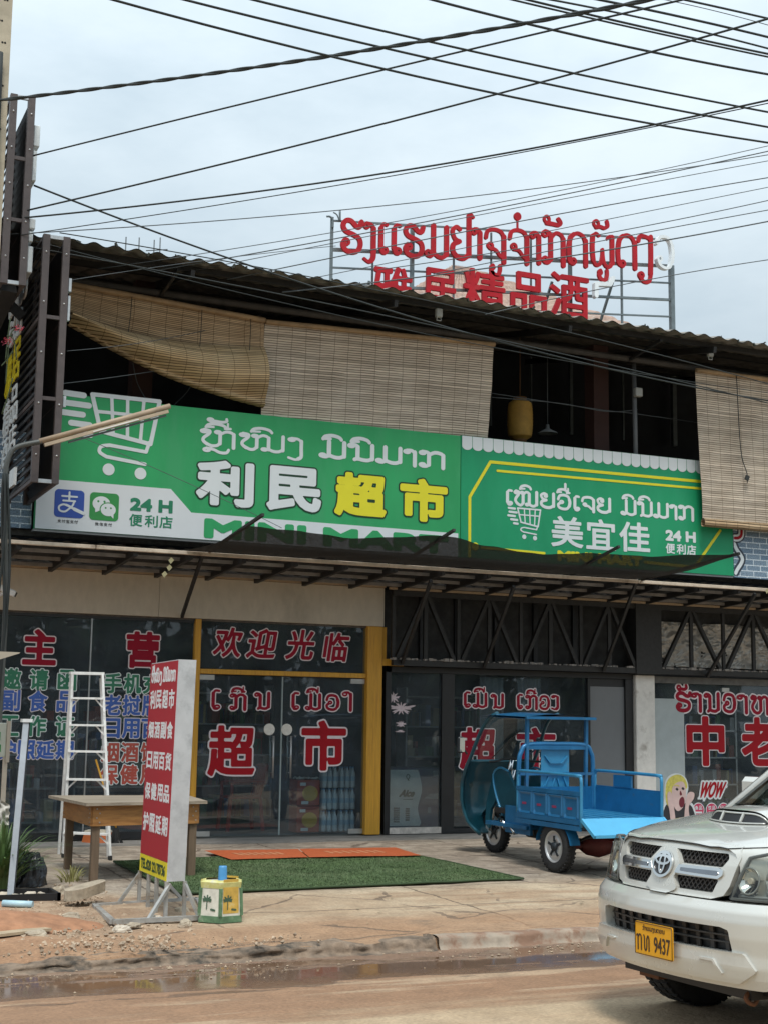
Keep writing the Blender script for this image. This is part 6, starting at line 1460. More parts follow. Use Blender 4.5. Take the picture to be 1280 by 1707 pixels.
a = at(0, 1090, 13.6); sg = MB(); sg.prism([(a.x-.5, a.z-.05), (a.x-.02, a.z-.06), (a.x+.18, a.z+.01), (a.x+.19, a.z+.02), (a.x-.5, a.z+.03)], 13.6, 14.1, lambda u, v, w: (u, w, v)); tag(sg.build('parasol_corner', M('parasol_beige', (.40, .36, .29), .8)), 'beige canvas corner of a shade reaching in at the left edge', 'shade')
mb = MB(); c = at(2, 1348, 13.9)
mb.grid(lambda u, v: (c.x-.12+.2*u+.02*nz3(u*3, v*3, 1, 2), c.y+.06*nz3(u*4, v*4, 5, 1.5), c.z-.15+.3*v-.12*u*v), 14, 14)
tag(mb.build('white_bag', 'paper', rec=False), 'crumpled white plastic sheet hanging at the left edge', 'bag')
# plants at the left end
def blades(name, label, c, n, h0, h1, spread, m, w=.012, cat='plant'):
    mb = MB()
    for _ in range(n):
        a = random.random()*2*pi; r_ = spread*random.random(); L_ = random.uniform(h0, h1); b = Vector((c.x+.12*cos(a)*r_/spread, c.y+.12*sin(a)*r_/spread, c.z)); d = Vector((cos(a), sin(a), 0)); side = Vector((-sin(a), cos(a), 0))*w
        pts = [b+d*(r_*t*t*1.3)+Vector((0, 0, L_*(t-.42*t*t*t*(r_/spread)))) for t in (0, .3, .6, .85, 1)]
        vs = []; 
        for k, p_ in enumerate(pts): ww = (1, 1.1, .9, .5, .05)[k]; vs += [p_-side*ww, p_+side*ww]
        mb.add(vs, [(2*i, 2*i+1, 2*i+3, 2*i+2) for i in range(4)])
    return tag(mb.build(name, m, rec=False), label, cat)
M('leaf_green', (.085, .15, .045), .6, var=.4, scale=8); M('leaf_dry', (.28, .27, .10), .8, var=.3)
p = gpt(2, 1482); blades('grass_clump', 'tall drooping green grass clump at the left edge', p, 260, .3, .72, .42, 'leaf_green')
p = gpt(58, 1470); blades('weed', 'small dry yellowish weed growing beside the black bag', p+Vector((.32, -.12, 0)), 60, .08, .2, .16, 'leaf_dry', .005)
p = gpt(48, 1478)
bg_ = thing('black_bag', 'crumpled black plastic bag lying beside the grass clump', 'bag', p)
def bagf(u, v):
    t = u*2*pi; f = v*pi/2; r_ = .17*cos(f)**.6+.0; k = 1+.28*abs(nz3(cos(t)*2, sin(t)*2, v*3, 1.8))+.12*nz3(cos(t)*5, sin(t)*5, v*6, 2)
    return (p.x+r_*k*cos(t), p.y+.1+r_*k*.8*sin(t), p.z+.27*sin(f)*k)
MB().grid(bagf, 40, 18, smooth=False).build('skin', M('bag_black', (.014, .016, .02), .35, var=.3, spec=.6), bg_, rec=False)
# rubble, planks, rocks
def rock(name, label, c, s_, m, cat='stone', seed=0, group=None, flat=.6):
    def f(u, v):
        t = u*2*pi; h = (v-.5)*pi; d = Vector((cos(h)*cos(t), cos(h)*sin(t), sin(h))); k = 1+.35*mnoise.noise(d*1.3+Vector((seed, 0, 0)))+.18*mnoise.noise(d*3.4+Vector((0, seed, 0)))
        return (c.x+d.x*s_[0]*k, c.y+d.y*s_[1]*k, c.z+max(-.2, d.z)*s_[2]*k)
    o = MB().grid(f, 26, 14, smooth=False).build(name, m, rec=False); return tag(o, label, cat, group)
M('stone_tan', (.38, .32, .24), .95, var=.3, scale=12, bump=.7, col2=(.22, .18, .13), c2=.52, c2s=6); M('stone_pale', (.50, .44, .36), .95, var=.2, scale=10)
c = gpt(148, 1510); mb = MB(); pr_ = crom([(-.27, -.10), (-.26, .02), (-.05, .10), (.22, .14), (.25, .03), (.10, -.06), (-.1, -.13)], 3, True)
mb.prism([(q_[0]*.68, q_[1]*1.3) for q_ in pr_], .0, .085); co_ = MB().add([(v[0]+c.x, v[1]+c.y+.1, c.z+.03+v[2]+.16*(v[0]+.27)) for v in mb.v], mb.f)
tag(co_.build('concrete_slab', 'stone_tan'), 'broken tan concrete slab propped on the rubble beside the sign base', 'concrete slab')
rlab = ['flat pale stone lying on the mud left of the slab', 'brown stone under the sign stand', 'pale stone at the base rail corner', 'small white block lying on the base rail', 'stone beside the black tray', 'flat stone on the pavement left of the canister', 'round stone right of the sign base', 'pale stone at the rim of the red mud']
for i, (px, py, a_, b_) in enumerate(((120, 1530, .08, .03), (305, 1520, .06, .03), (205, 1552, .07, .03), (262, 1536, .05, .035), (100, 1490, .07, .05), (222, 1546, .06, .025), (310, 1543, .055, .03), (60, 1560, .08, .03))):
    c = gpt(px, py); rock('stone', rlab[i], c+Vector((0, 0, .005)), (a_, a_*.8, b_*1.3), 'stone_pale' if i in (3, 2) else 'stone_tan', seed=i*3.1, group='stones on the muddy verge')
mb = MB()
for _ in range(4200):
    while True:
        x = random.uniform(.8, 4.2); y = random.uniform(9.95, 13.6)
        if (x < 2.7+.5*random.random()+max(0, .5*(11.4-y)) or (y < 10.4 and x < 4)) and nz3(x, y, 8, 1.6) > random.uniform(-.55, .5): break
    s_ = .004+.026*random.random()**4; z = gz(y)-.01+.004
    rr_ = Matrix.Rotation(random.random()*6, 3, 'Z') @ Matrix.Rotation(random.random(), 3, 'X')
    k = [Vector((random.uniform(.6, 1)*a, random.uniform(.6, 1)*b, random.uniform(.5, .9)*c_)) for a, b, c_ in ((1, 0, 0), (-1, 0, 0), (0, 1, 0), (0, -1, 0), (0, 0, 1), (0, 0, -1))]
    mb.add([rr_@(q_*s_)+Vector((x, y, z+s_*.25)) for q_ in k], [(0, 2, 4), (2, 1, 4), (1, 3, 4), (3, 0, 4), (2, 0, 5), (1, 2, 5), (3, 1, 5), (0, 3, 5)])
for _ in range(1500):
    x = random.uniform(1.4, 11); y = 9.9-abs(random.gauss(0, .28))-.02; s_ = .003+.015*random.random()**4
    if nz3(x, y, 4, 1.1) < random.uniform(-.4, .5): continue
    rr_ = Matrix.Rotation(random.random()*6, 3, 'Z')
    k = [Vector((random.uniform(.6, 1)*a, random.uniform(.6, 1)*b, random.uniform(.4, .8)*c_)) for a, b, c_ in ((1, 0, 0), (-1, 0, 0), (0, 1, 0), (0, -1, 0), (0, 0, 1), (0, 0, -1))]
    mb.add([rr_@(q_*s_)+Vector((x, y, s_*.3)) for q_ in k], [(0, 2, 4), (2, 1, 4), (1, 3, 4), (3, 0, 4), (2, 0, 5), (1, 2, 5), (3, 1, 5), (0, 3, 5)])
m9 = MB()
for _ in range(110):
    x = random.uniform(2.6, 13); y = random.uniform(10.1, 16.6); s_ = random.uniform(.006, .022); a_ = random.random()*6.28; z = gz(y)+.008
    m9.add([(x+s_*cos(a_)*1.5, y+s_*sin(a_)*1.5, z), (x-s_*sin(a_)*.7, y+s_*cos(a_)*.7, z+.005), (x-s_*cos(a_)*1.5, y-s_*sin(a_)*1.5, z+.002), (x+s_*sin(a_)*.7, y-s_*cos(a_)*.7, z+.004)], [(0, 1, 2, 3)])
tag(m9.build('leaf_litter', M('litter', (.30, .24, .15), .9, var=.6, scale=1.3), rec=False), 'dry leaf bits and scraps scattered over the paving', 'litter', kind='stuff')
tag(mb.build('pebbles', M('pebble', (.36, .275, .195), .95, var=.45, scale=3), rec=False), 'loose pebbles and grit strewn over the earth verge', 'pebbles', kind='stuff')
M('red_earth', (.33, .165, .09), .95, var=.25, scale=9, bump=.8)
c = gpt(20, 1545)
def mound(u, v):
    r_ = v; t = u*2*pi; x = c.x-.25+1.0*r_*cos(t); y = c.y+.42*r_*sin(t); k = 1+.3*nz3(x, y, 0, 3)
    return (x, y, gz(y)-.03+.15*k*(1-r_*r_)+.02*nz3(x, y, 5, 9))
tag(MB().grid(mound, 60, 24).build('earth_mound', 'red_earth', rec=False), kind='structure')
a, b = gpt(-30, 1568), gpt(78, 1553); mb = MB(); mb.bar(a+Vector((0, 0, .03)), b+Vector((0, 0, .02)), .12, .02); tag(mb.build('plank', M('plank', (.38, .30, .20), .8, var=.2)), 'thin pale plank lying on the red mud at the left edge', 'plank')
a, b = gpt(5, 1512), gpt(55, 1514); mb = MB(); mb.cyl(a+Vector((0, 0, .03)), b+Vector((0, 0, .03)), .028, 10); tag(mb.build('pipe', M('pipe_blue', (.40, .58, .66), .4)), 'short pale blue plastic pipe lying in front of the black tray', 'pipe')
a = gpt(30, 1503); ty = thing('seed_tray', 'shallow black tray of stones on the verge at the left edge', 'tray', a)
mb = MB(); x0, x1, y0, y1 = a.x-.5, a.x+.36, a.y-.02, a.y+.42; z = a.z
for q_ in ((x0, x1, y0, y0+.03), (x0, x1, y1-.03, y1), (x0, x0+.03, y0, y1), (x1-.03, x1, y0, y1)): mb.bb(*q_, z, z+.06)
mb.build('rim', 'frame_black', ty)
mb = MB()
for i in range(26):
    s_ = random.uniform(.02, .05); q_ = Vector((random.uniform(x0+.06, x1-.06), random.uniform(y0+.06, y1-.06), z+.02)); mb.box(q_, (s_*2, s_*1.5, s_), Matrix.Rotation(random.random()*3, 3, 'Z') @ Matrix.Rotation(.4, 3, 'X'), bev=s_*.2)
mb.build('stones', 'stone_pale', ty)
# the far side of the street behind the viewer, seen only in the glass
mb = MB()
for _ in range(9000):
    x = random.uniform(-26, 40); top = 6.4+1.0*sin(x*.5)+.7*sin(x*1.3+2); z = random.uniform(-.5, top); y = -16+random.uniform(-1.8, 1.8)
    s_ = random.uniform(.35, .8); d = [Vector((random.uniform(-1, 1), random.uniform(-1, 1), random.uniform(-1, 1)))*s_ for _ in range(4)]
    mb.add([Vector((x, y, z))+q_ for q_ in d], [(0, 1, 2), (0, 2, 3)])
tag(mb.build('tree_line', M('far_leaves', (.05, .085, .035), .8, var=.4, scale=1), rec=False), 'row of leafy trees across the street, mirrored darkly in the shop glass', 'trees', kind='stuff')
# ------------------------------------------------------------------ blue cargo tricycle (own axes: x forward, y left, z up, origin under the rear axle)
M('trike_sky_reflection', (.08, .38, .62), .4, .1, var=.06); M('trike_blue', (.016, .145, .32), .38, .25, var=.14, scale=7, coat=.3, col2=(.075, .13, .17), c2=.60, c2s=6, bump=.06); M('trike_light', (.04, .25, .45), .38, .2, var=.12, scale=6, coat=.3, col2=(.12, .22, .27), c2=.62, c2s=7)  # tailgate blue is paler: the sky's reflection is put into its colour
M('trike_teal', (.010, .085, .125), .35, .2, var=.18, coat=.5); M('trike_dark', (.012, .018, .024), .5); M('chrome', (.70, .71, .72), .12, 1.0, var=.05); M('wheel_silver', (.60, .60, .60), .35, .6, var=.08)
M('tyre', (.022, .022, .023), .85, var=.2, scale=30, bump=.5); M('seat_vinyl', (.02, .02, .022), .5); M('diff_red', (.12, .02, .018), .6, var=.4)
Hd = R(93.5); tpos = Vector((8.44, 13.32, 0)); tpos.z = gz(13.8)+.0
tk = thing('cargo_tricycle', 'blue motor cargo tricycle with open load bed and lowered tailgate, parked before the shop', 'tricycle', tpos, rz=Hd)
tk.rotation_euler = (0, -math.atan(.0167), Hd)
def part(mb, name, m, parent=tk): return mb.build(name, m, parent, local=True)
def wheel(parent, c, r, w, rim, axis='y', spokes=5, name='wheel'):
    mb = MB(); rr_ = rim
    prof = [(rr_, -w*.42), (r-.035, -w*.5), (r-.012, -w*.42), (r, -w*.2), (r, w*.2), (r-.012, w*.42), (r-.035, w*.5), (rr_, w*.42)]
    mb.lathe(prof, c, axis, 40); 
    for k in range(36):   # tread blocks
        a = 2*pi*k/36
        for s_ in (-1, 1):
            q_ = Vector(c)+Vector((r*cos(a), s_*w*.24, r*sin(a))) if axis == 'y' else Vector(c)
            mb.box(q_, (.012, w*.36, r*.10), Matrix.Rotation(-a, 3, 'Y') @ Matrix.Rotation(.3*s_, 3, 'X'))
    wh = part(mb, name, 'tyre', parent)
    mb = MB(); mb.lathe([(rr_+.006, -w*.42), (rr_-.012, -w*.40), (rr_-.02, -w*.2), (rr_-.02, w*.2), (rr_-.012, w*.40), (rr_+.006, w*.42)], c, axis, 40)
    for s_ in (-1, 1): mb.lathe([(rr_-.015, s_*w*.30), (rr_*.72, s_*w*.26), (rr_*.62, s_*w*.34), (rr_*.45, s_*w*.34), (rr_*.40, s_*w*.28), (0, s_*w*.28)], c, axis, 32)
    part(mb, 'rim', 'wheel_silver', wh)
    mb = MB()
    for s_ in (-1, 1):
        mb.lathe([(rr_*.30, s_*w*.28), (rr_*.26, s_*w*.48), (0, s_*w*.50)], c, axis, 20)
        for k in range(spokes):
            a = 2*pi*k/spokes+.3; q_ = Vector(c)+Vector((rr_*.50*cos(a), s_*w*.345, rr_*.50*sin(a))); mb.box(q_, (rr_*.36, .012, rr_*.16), Matrix.Rotation(-a, 3, 'Y'))
    part(mb, 'hub', 'trike_dark', wh)
    return wh
RW = .262
for s_ in (1, -1): wheel(tk, (0, .47*s_, RW), RW, .125, .165)
wheel(tk, (1.97, 0, .255), .255, .10, .175)
# axle, differential, leaf springs, shock
mb = MB(); mb.cyl((0, -.42, RW), (0, .42, RW), .035, 12); mb.lathe([(.05, -.22), (.10, -.14), (.13, 0), (.10, .14), (.05, .22)], (0, -.05, RW), 'y', 18); part(mb, 'axle', 'diff_red')
mb = MB()
for y in (.33, -.33):
    for k in range(4): mb.tube(crom([(-.42+.07*k, y, RW+.13-.012*k), (0, y, RW+.055-.012*k), (.42-.07*k, y, RW+.13-.012*k)], 5), .013, 5)
part(mb, 'leaf_spring', 'steel_black')
mb = MB(); mb.tube([(.10+.055*cos(t)*0+.0, .27+.035*cos(t), .32+t*.0075) for t in np.linspace(0, 2*pi*5, 70)], .007, 5); mb.cyl((.10, .27, .30), (.10, .27, .58), .014, 8); part(mb, 'shock_absorber', 'chrome')
# chassis rails
mb = MB()
for y in (.26, -.26): mb.bb(-.46, 1.55, y-.025, y+.025, .50, .56)
mb.bb(.2, .25, -.26, .26, .50, .56)
mb.bb(.75, .80, -.26, .26, .48, .56); mb.bb(1.5, 1.55, -.26, .26, .48, .56); part(mb, 'chassis_rail', 'steel_black')
# load bed
BW, X0b, X1b, ZF = .52, -.50, .70, .585
mb = MB(); mb.bb(X0b, X1b, -BW, BW, ZF-.03, ZF)
for k in range(6): mb.bb(X0b+.02, X1b-.02, -BW+.08+k*.17, -BW+.12+k*.17, ZF, ZF+.008)
part(mb, 'bed_floor', 'trike_light')
def side_panel(y, s_):
    """pressed side: raised frame with four sunken bays, hoop rail above"""
    mb = MB(); mb.bb(X0b, X1b, y-.008, y+.008, .53, .84); o = part(mb, 'side_panel', 'trike_blue')
    mb = MB(); t = .022; yo = y+s_*.010
    mb.bar((X0b, yo, .835), (X1b, yo, .835), t, .045); mb.bar((X0b, yo, .545), (X1b, yo, .545), t, .05); mb.bar((X0b, yo, .485), (X1b, yo, .485), .03, .05)
    n = 4; w = (X1b-X0b-.05)/n
    for k in range(n):
        a, b = X0b+.03+k*w+.022, X0b+.03+(k+1)*w-.022
        pts = [(a, .80), (b, .80), (b, .60), (b-.02, .575), (a+.02, .575), (a, .60)]
        ring_ = [Vector((p[0], yo+s_*.012, p[1])) for p in pts]; inn = [Vector((p[0]+(.028 if p[0] < (a+b)/2 else -.028), y+s_*.004, p[1]+(-.03 if p[1] > .7 else .03))) for p in pts]; out = [Vector((p[0]+(-.018 if p[0] < (a+b)/2 else .018), y+s_*.006, p[1]+(.018 if p[1] > .7 else -.018))) for p in pts]
        for A_, B_ in ((out, ring_), (ring_, inn)): mb.add(A_+B_, [(i, (i+1) % 6, 6+(i+1) % 6, 6+i) for i in range(6)])
    part(mb, 'pressed_rib', 'trike_blue', o)
    mb = MB()
    hoop = [(X0b+.005, y, .50), (X0b+.005, y, .95), (X0b+.03, y, 1.0), (X0b+.10, y, 1.02), (X1b-.10, y, 1.02), (X1b-.03, y, 1.0), (X1b-.005, y, .95), (X1b-.005, y, .55)]
    mb.tube(crom(hoop, 3), .018, 8); part(mb, 'hoop_rail', 'trike_light', o)
    mb = MB()
    for k in range(4): 
        xx = X0b+.05+(k+.5)*w; mb.bb(xx-.04, xx+.04, y+s_*.009, y+s_*.011, .665, .69)
    part(mb, 'red_print', M('faded_red', (.25, .03, .09), .6), o)
    if s_ < 0:
        mb = MB(); mb.bb(.02, .34, y-.012, y+.012, .86, .99); part(mb, 'infill_plate', 'trike_blue', o)
side_panel(BW, 1); side_panel(-BW, -1)
# lowered tailgate, sloping down and back
mb = MB(); a, b = Vector((X0b-.01, 0, ZF-.005)), Vector((X0b-.235, 0, ZF-.155)); dn = (b-a).normalized(); nrm = Vector((-dn.z, 0, dn.x))
def tg(u, v, d): p_ = a+(b-a)*v+nrm*d; return (p_.x, (-BW+2*BW*u), p_.z)
mb.grid(lambda u, v: tg(u, v, .006+.012*(1 if .3 < v < .45 or .62 < v < .77 else 0)), 2, 14, smooth=False); mb.grid(lambda u, v: tg(u, v, -.012), 2, 14, smooth=False)
for u in (0, 1): mb.bar(tg(u, 0, .002), tg(u, 1.03, .002), .03, .035)
mb.bar(tg(0, 1.02, 0), tg(1, 1.02, 0), .03, .03); part(mb, 'tailgate', 'trike_sky_reflection')
# front hoop with pressed seat back
mb = MB(); xh = X1b+.015
mb.tube(crom([(xh, .50, .55), (xh, .50, 1.08), (xh, .47, 1.22), (xh, .38, 1.30), (xh, 0, 1.31), (xh, -.38, 1.30), (xh, -.47, 1.22), (xh, -.50, 1.08), (xh, -.50, .55)], 5), .027, 8)
mb.bb(xh-.02, xh+.02, -.40, .40, 1.25, 1.33); mb.bar((xh, -.5, .98), (xh, .5, .98), .03); part(mb, 'front_hoop', 'trike_blue')
mb = MB(); mb.bb(xh+.02, xh+.035, -.19, .19, .60, 1.26, bev=.004)
for s_ in (1, -1): mb.bar((xh+.012, .15*s_, 1.18), (xh+.012, .08*s_, 1.10), .03, .012); mb.bar((xh+.012, .15*s_, .84), (xh+.012, .10*s_, .95), .025, .012); mb.bar((xh+.012, .05*s_, .84), (xh+.012, .02*s_, .93), .025, .012)
mb.bar((xh+.012, -.08, 1.10), (xh+.012, .08, 1.10), .03, .012); part(mb, 'seat_back', 'trike_light')
mb = MB(); mb.bb(X1b, X1b+.02, -BW, BW, .53, .84); part(mb, 'front_board', 'trike_blue')
# cab: roof, posts, fairing, windscreen
mb = MB()
def roof(u, v): x = .62+.98*u; y = -.47+.94*v; return (x, y, 1.658-.035*(2*v-1)**2-.06*max(0, u-.72)**1.5*3.0-.015*(1-u))
mb.grid(roof, 16, 12); mb.grid(lambda u, v: tuple(Vector(roof(u, v))+Vector((0, 0, -.022))), 16, 12)
mb.bar((.62, -.47, 1.60), (.62, .47, 1.60), .03, .03); part(mb, 'cab_roof', 'trike_blue')
mb = MB()
for y in (.40, -.40): mb.bar((xh, y, .60), (xh-.01, y, 1.62), .035)
part(mb, 'roof_post', 'trike_blue')
def xf(z): # profile of the fairing seen from the side
    return float(np.interp(z, [.22, .32, .5, .8, 1.0, 1.15, 1.45, 1.55, 1.60, 1.64], [2.14, 2.22, 2.27, 2.24, 2.13, 2.02, 1.83, 1.74, 1.66, 1.52]))
def yw(z): return float(np.interp(z, [.22, .35, .6, .95, 1.3, 1.62], [.26, .37, .44, .46, .45, .42]))
def fair(u, v, z0, z1, d=0):
    z = z0+(z1-z0)*v; w = yw(z)-d; t = 2*u-1; return (xf(z)-d-.20*abs(t)**3.2-.02, w*t, z)
mb = MB(); mb.grid(lambda u, v: fair(u, v, .22, 1.06), 28, 22); mb.grid(lambda u, v: fair(u, v, .22, 1.06, .02), 28, 22); fa = part(mb, 'front_fairing', 'trike_teal')
mb = MB()
for u in (0, 1): mb.tube([tuple(Vector(fair(u, v, .22, 1.64))) for v in np.linspace(0, 1, 30)], .022, 8)
for z in (1.06, 1.61): mb.tube([fair(u, 0, z, z) for u in np.linspace(0, 1, 18)], .022, 8)
mb.tube([fair(u, 0, .22, .22) for u in np.linspace(0, 1, 18)], .018, 8); part(mb, 'windscreen_frame', 'trike_teal', fa)
mb = MB(); mb.grid(lambda u, v: fair(u, v, 1.06, 1.60), 20, 10); part(mb, 'windscreen', 'clear_glass', fa)
mb = MB(); mb.bar((2.0, .05, 1.10), (1.78, -.22, 1.45), .03, .012); part(mb, 'wiper', 'steel_black', fa)
for s_ in (1, -1):
    mb = MB(); mb.lathe([(0, .03), (.06, .02), (.075, 0), (.06, -.03), (0, -.05)], (2.20, .27*s_, .78), 'x', 18); part(mb, 'headlight', 'lens', fa)
    mb = MB(); c = Vector((1.88, .56*s_, 1.26)); mb.box(c, (.05, .10, .19), Matrix.Rotation(.35*s_, 3, 'Z'), bev=.018); mi = part(mb, 'mirror', 'trike_dark'); mb = MB(); mb.box(c+Vector((-.028, -.008*s_, 0)), (.004, .085, .165), Matrix.Rotation(.35*s_, 3, 'Z')); part(mb, 'mirror_glass', 'chrome', mi); mb = MB(); mb.bar(c, (1.93, .44*s_, 1.15), .016); part(mb, 'mirror_arm', 'trike_dark', mi)
# side shields of the cab, fuel tank hump, floor, seat, bars, fork
for s_ in (1, -1):
    mb = MB(); pts = [(1.12, .46), (1.20, .78), (1.36, .98), (1.56, 1.0), (1.70, .88), (1.82, .60), (1.84, .34), (1.76, .30), (1.72, .52), (1.58, .66), (1.48, .48), (1.42, .42)]
    mb.prism([(p[0], p[1]) for p in pts], .20*s_, .235*s_, lambda u, v, w: (u, w, v)); part(mb, 'leg_shield', 'trike_teal')
    mb = MB(); mb.tube(crom([(1.44, .24*s_, .46), (1.60, .24*s_, .70), (1.66, .24*s_, .92), (1.52, .24*s_, 1.01), (1.34, .24*s_, .98)], 5), .014, 6); part(mb, 'shield_edge', 'trike_light')
mb = MB(); mb.bb(.80, 1.66, -.34, .34, .36, .40); mb.bb(.78, 1.30, .27, .30, .30, .60); mb.bb(.78, 1.30, -.30, -.27, .30, .60); part(mb, 'foot_floor', 'trike_blue')
mb = MB(); mb.bb(1.02, 1.30, -.17, .17, .40, .66, bev=.03); part(mb, 'engine_cover', 'trike_blue')
mb = MB(); mb.bb(.80, 1.25, -.20, .20, .68, .78, bev=.035); part(mb, 'saddle', 'seat_vinyl')
mb = MB()
for k in range(7): mb.lathe([(.06, -.008), (.085, -.008), (.085, .008), (.06, .008)], (1.05+.03*k, 0, .32), 'x', 14)
mb.cyl((.95, 0, .32), (1.3, 0, .32), .06, 12); mb.bb(.55, .95, -.10, .10, .28, .42); part(mb, 'engine', 'trike_dark')
mb = MB(); mb.cyl((1.30, .26, .42), (1.10, .30, .30), .022, 8); mb.cyl((1.42, .28, .44), (1.3, .29, .35), .04, 12); part(mb, 'foot_pedal', 'chrome')
mb = MB()
for s_ in (1, -1): mb.cyl((1.97, .085*s_, .255), (1.72, .085*s_, .98), .022, 10)
mb.cyl((1.74, 0, .80), (1.64, 0, 1.10), .028, 10); part(mb, 'fork', 'chrome')
mb = MB(); mb.tube(crom([(1.52, .38, 1.08), (1.60, .24, 1.08), (1.66, .10, 1.10), (1.66, -.10, 1.10), (1.60, -.24, 1.08), (1.52, -.38, 1.08)], 4), .013, 8); part(mb, 'handlebar', 'steel_black')
mb = MB()
def fend(u, v): t = R(20)+R(150)*u; y = -.075+.15*v; r_ = .29-.02*(2*v-1)**2; return (1.97+r_*cos(t), y, .255+r_*sin(t))
mb.grid(fend, 24, 6); part(mb, 'front_mudguard', 'trike_teal')
for s_ in (1, -1):
    mb = MB()
    def fend2(u, v): t = R(8)+R(164)*u; y = s_*(.405+.13*v); r_ = .31; return (r_*cos(t)*1.03, y, RW+r_*sin(t)*.86)
    mb.grid(fend2, 24, 3); mb.grid(lambda u, v: tuple(Vector(fend2(u, v))+Vector((0, 0, .008))), 24, 3); part(mb, 'rear_mudguard', 'trike_blue')
    mb = MB(); mb.bb(-.47, -.44, s_*.36-.06, s_*.36+.06, .46, .52, bev=.008); part(mb, 'tail_lamp', 'plastic_red')

# ------------------------------------------------------------------ the pickup (own axes: x back from the nose, y to its right side, z up)
M('car_paint', (.55, .548, .51), .28, .2, var=.03, scale=2, coat=1, col2=(.47, .465, .43), c2=.58, c2s=3); M('car_lower', (.44, .42, .38), .5, .2, var=.15, scale=5, col2=(.36, .29, .21), c2=.55, c2s=4)
M('car_black', (.012, .012, .013), .5); M('grille_mesh', (.05, .045, .042), .4, .3); M('car_chrome', (.74, .74, .73), .10, 1.0, var=.03); M('lamp_inner', (.55, .55, .50), .3, .6); M('plate_yellow', (.72, .34, .008), .45, var=.04); M('plate_ink', (.04, .02, .01), .5)
PX_, PY_ = 4.62, 6.72
car = thing('pickup_truck', 'pale champagne pickup truck with hood scoop and yellow plate at the right edge', 'pickup', (PX_, PY_, 0), rz=R(2))
def cpart(mb, name, m, parent=car): return mb.build(name, m, parent, local=True)
# plan outline of the nose as a function of arc length u (left negative y ... right positive y)
PL = crom([(.62, -.885), (.46, -.882), (.32, -.855), (.20, -.78), (.12, -.66), (.065, -.48), (.025, -.25), (.012, 0), (.025, .25), (.065, .48), (.12, .66), (.20, .78), (.32, .855), (.46, .882), (.62, .885)], 10)
PLa = np.array(PL); arc = np.concatenate([[0], np.cumsum(np.hypot(*np.diff(PLa, axis=0).T))]); arc -= arc[-1]/2
def plan(u): return float(np.interp(u, arc, PLa[:, 0])), float(np.interp(u, arc, PLa[:, 1]))
def plan_n(u): a, b = plan(u-.01), plan(u+.01); d = Vector((b[0]-a[0], b[1]-a[1])).normalized(); return Vector((-d.y, d.x))
ZP = [.28, .34, .40, .46, .52, .60, .68, .73, .772, .785, .83, .95, 1.03, 1.05, 1.06]
XP = [.12, .05, .025, .01, .012, .0, .0, .012, .05, .075, .085, .115, .15, .165, .18]
def nose(u, z, d=0.0):
    """d > 0 pushes the point into the body along the outline's normal"""
    x, y = plan(u); n = plan_n(u); o = float(np.interp(z, ZP, XP))+d
    s_ = 1 if n.x >= 0 else -1
    return Vector((x+n.x*s_*o, y+n.y*s_*o*(.6), z))
NS = lambda off=0.0: (lambda u, v, d: tuple(nose(u, v, off+d)))
def nose_part(f, box, name, m, off=0.0, depth=.05, h=.014, parent=car, smooth=True):
    mb = MB(); add_field(mb, f, box, h, NS(off), depth, smooth, 2); return cpart(mb, name, m, parent)
def u_of(y): 
    k = [(abs(p[1]-y), a) for p, a in zip(PL, arc) if p[0] < .5]; return min(k)[1]
UA = arc[-1]
# bumper with its wide slot
slot = f_poly([(-.56, .535), (.56, .535), (.545, .63), (.50, .642), (-.50, .642), (-.545, .63)], .008)
low = f_poly([(-.60, .30), (.60, .30), (.66, .345), (.60, .352), (-.60, .352), (-.66, .345)])
bum = f_sub(f_poly([(-UA+.02, .46), (-1.0, .40), (-.72, .355), (.72, .355), (1.0, .40), (UA-.02, .46), (UA-.02, .74), (1.02, .775), (.72, .768), (.5, .765), (-.5, .765), (-.72, .768), (-1.02, .775), (-UA+.02, .74)], .006), slot)
nose_part(bum, (-UA, .33, UA, .80), 'bumper', 'car_paint', 0, .06, .012)
bump = [o for o in car.children if o.name.startswith('bumper')][0]
nose_part(f_poly([(-.64, .522), (.64, .522), (.70, .45), (.60, .385), (-.60, .385), (-.70, .45)], .010), (-.75, .36, .75, .56), 'bumper_lip', 'car_paint', -.022, .03, .014, bump)
nose_part(f_rr(0, .59, .60, .07, .02), (-.65, .5, .65, .70), 'slot_backing', 'car_black', .07, .01, .03, bump)
mb = MB()
for k in range(11): u_ = -.50+.1*k; p1_, p2_ = nose(u_, .53, .055), nose(u_, .645, .055); mb.bar(p1_, p2_, .012, .03)
for z in (.57, .605): mb.tube([nose(u_, z, .05) for u_ in np.linspace(-.55, .55, 24)], .006, 5)
cpart(mb, 'slot_bars', 'grille_mesh', bump)
for s_ in (-1, 1):
    nose_part(f_line([([(s_*.38, .485), (s_*.47, .483), (s_*.515, .42)], .006)]), (-.8, .36, .8, .53), 'lip_crease', 'car_chrome' if 0 else 'car_paint', -.036, .02, .008, bump)
    nose_part(f_ell(s_*.86, .555, .075, .068), (s_*.86-.12, .45, s_*.86+.12, .66), 'fog_lamp_recess', 'car_black', -.003, .01, .012, bump)
    nose_part(f_ell(s_*.86, .555, .050, .047), (s_*.86-.1, .45, s_*.86+.1, .66), 'fog_lamp', 'lens', -.006, .01, .01, bump)
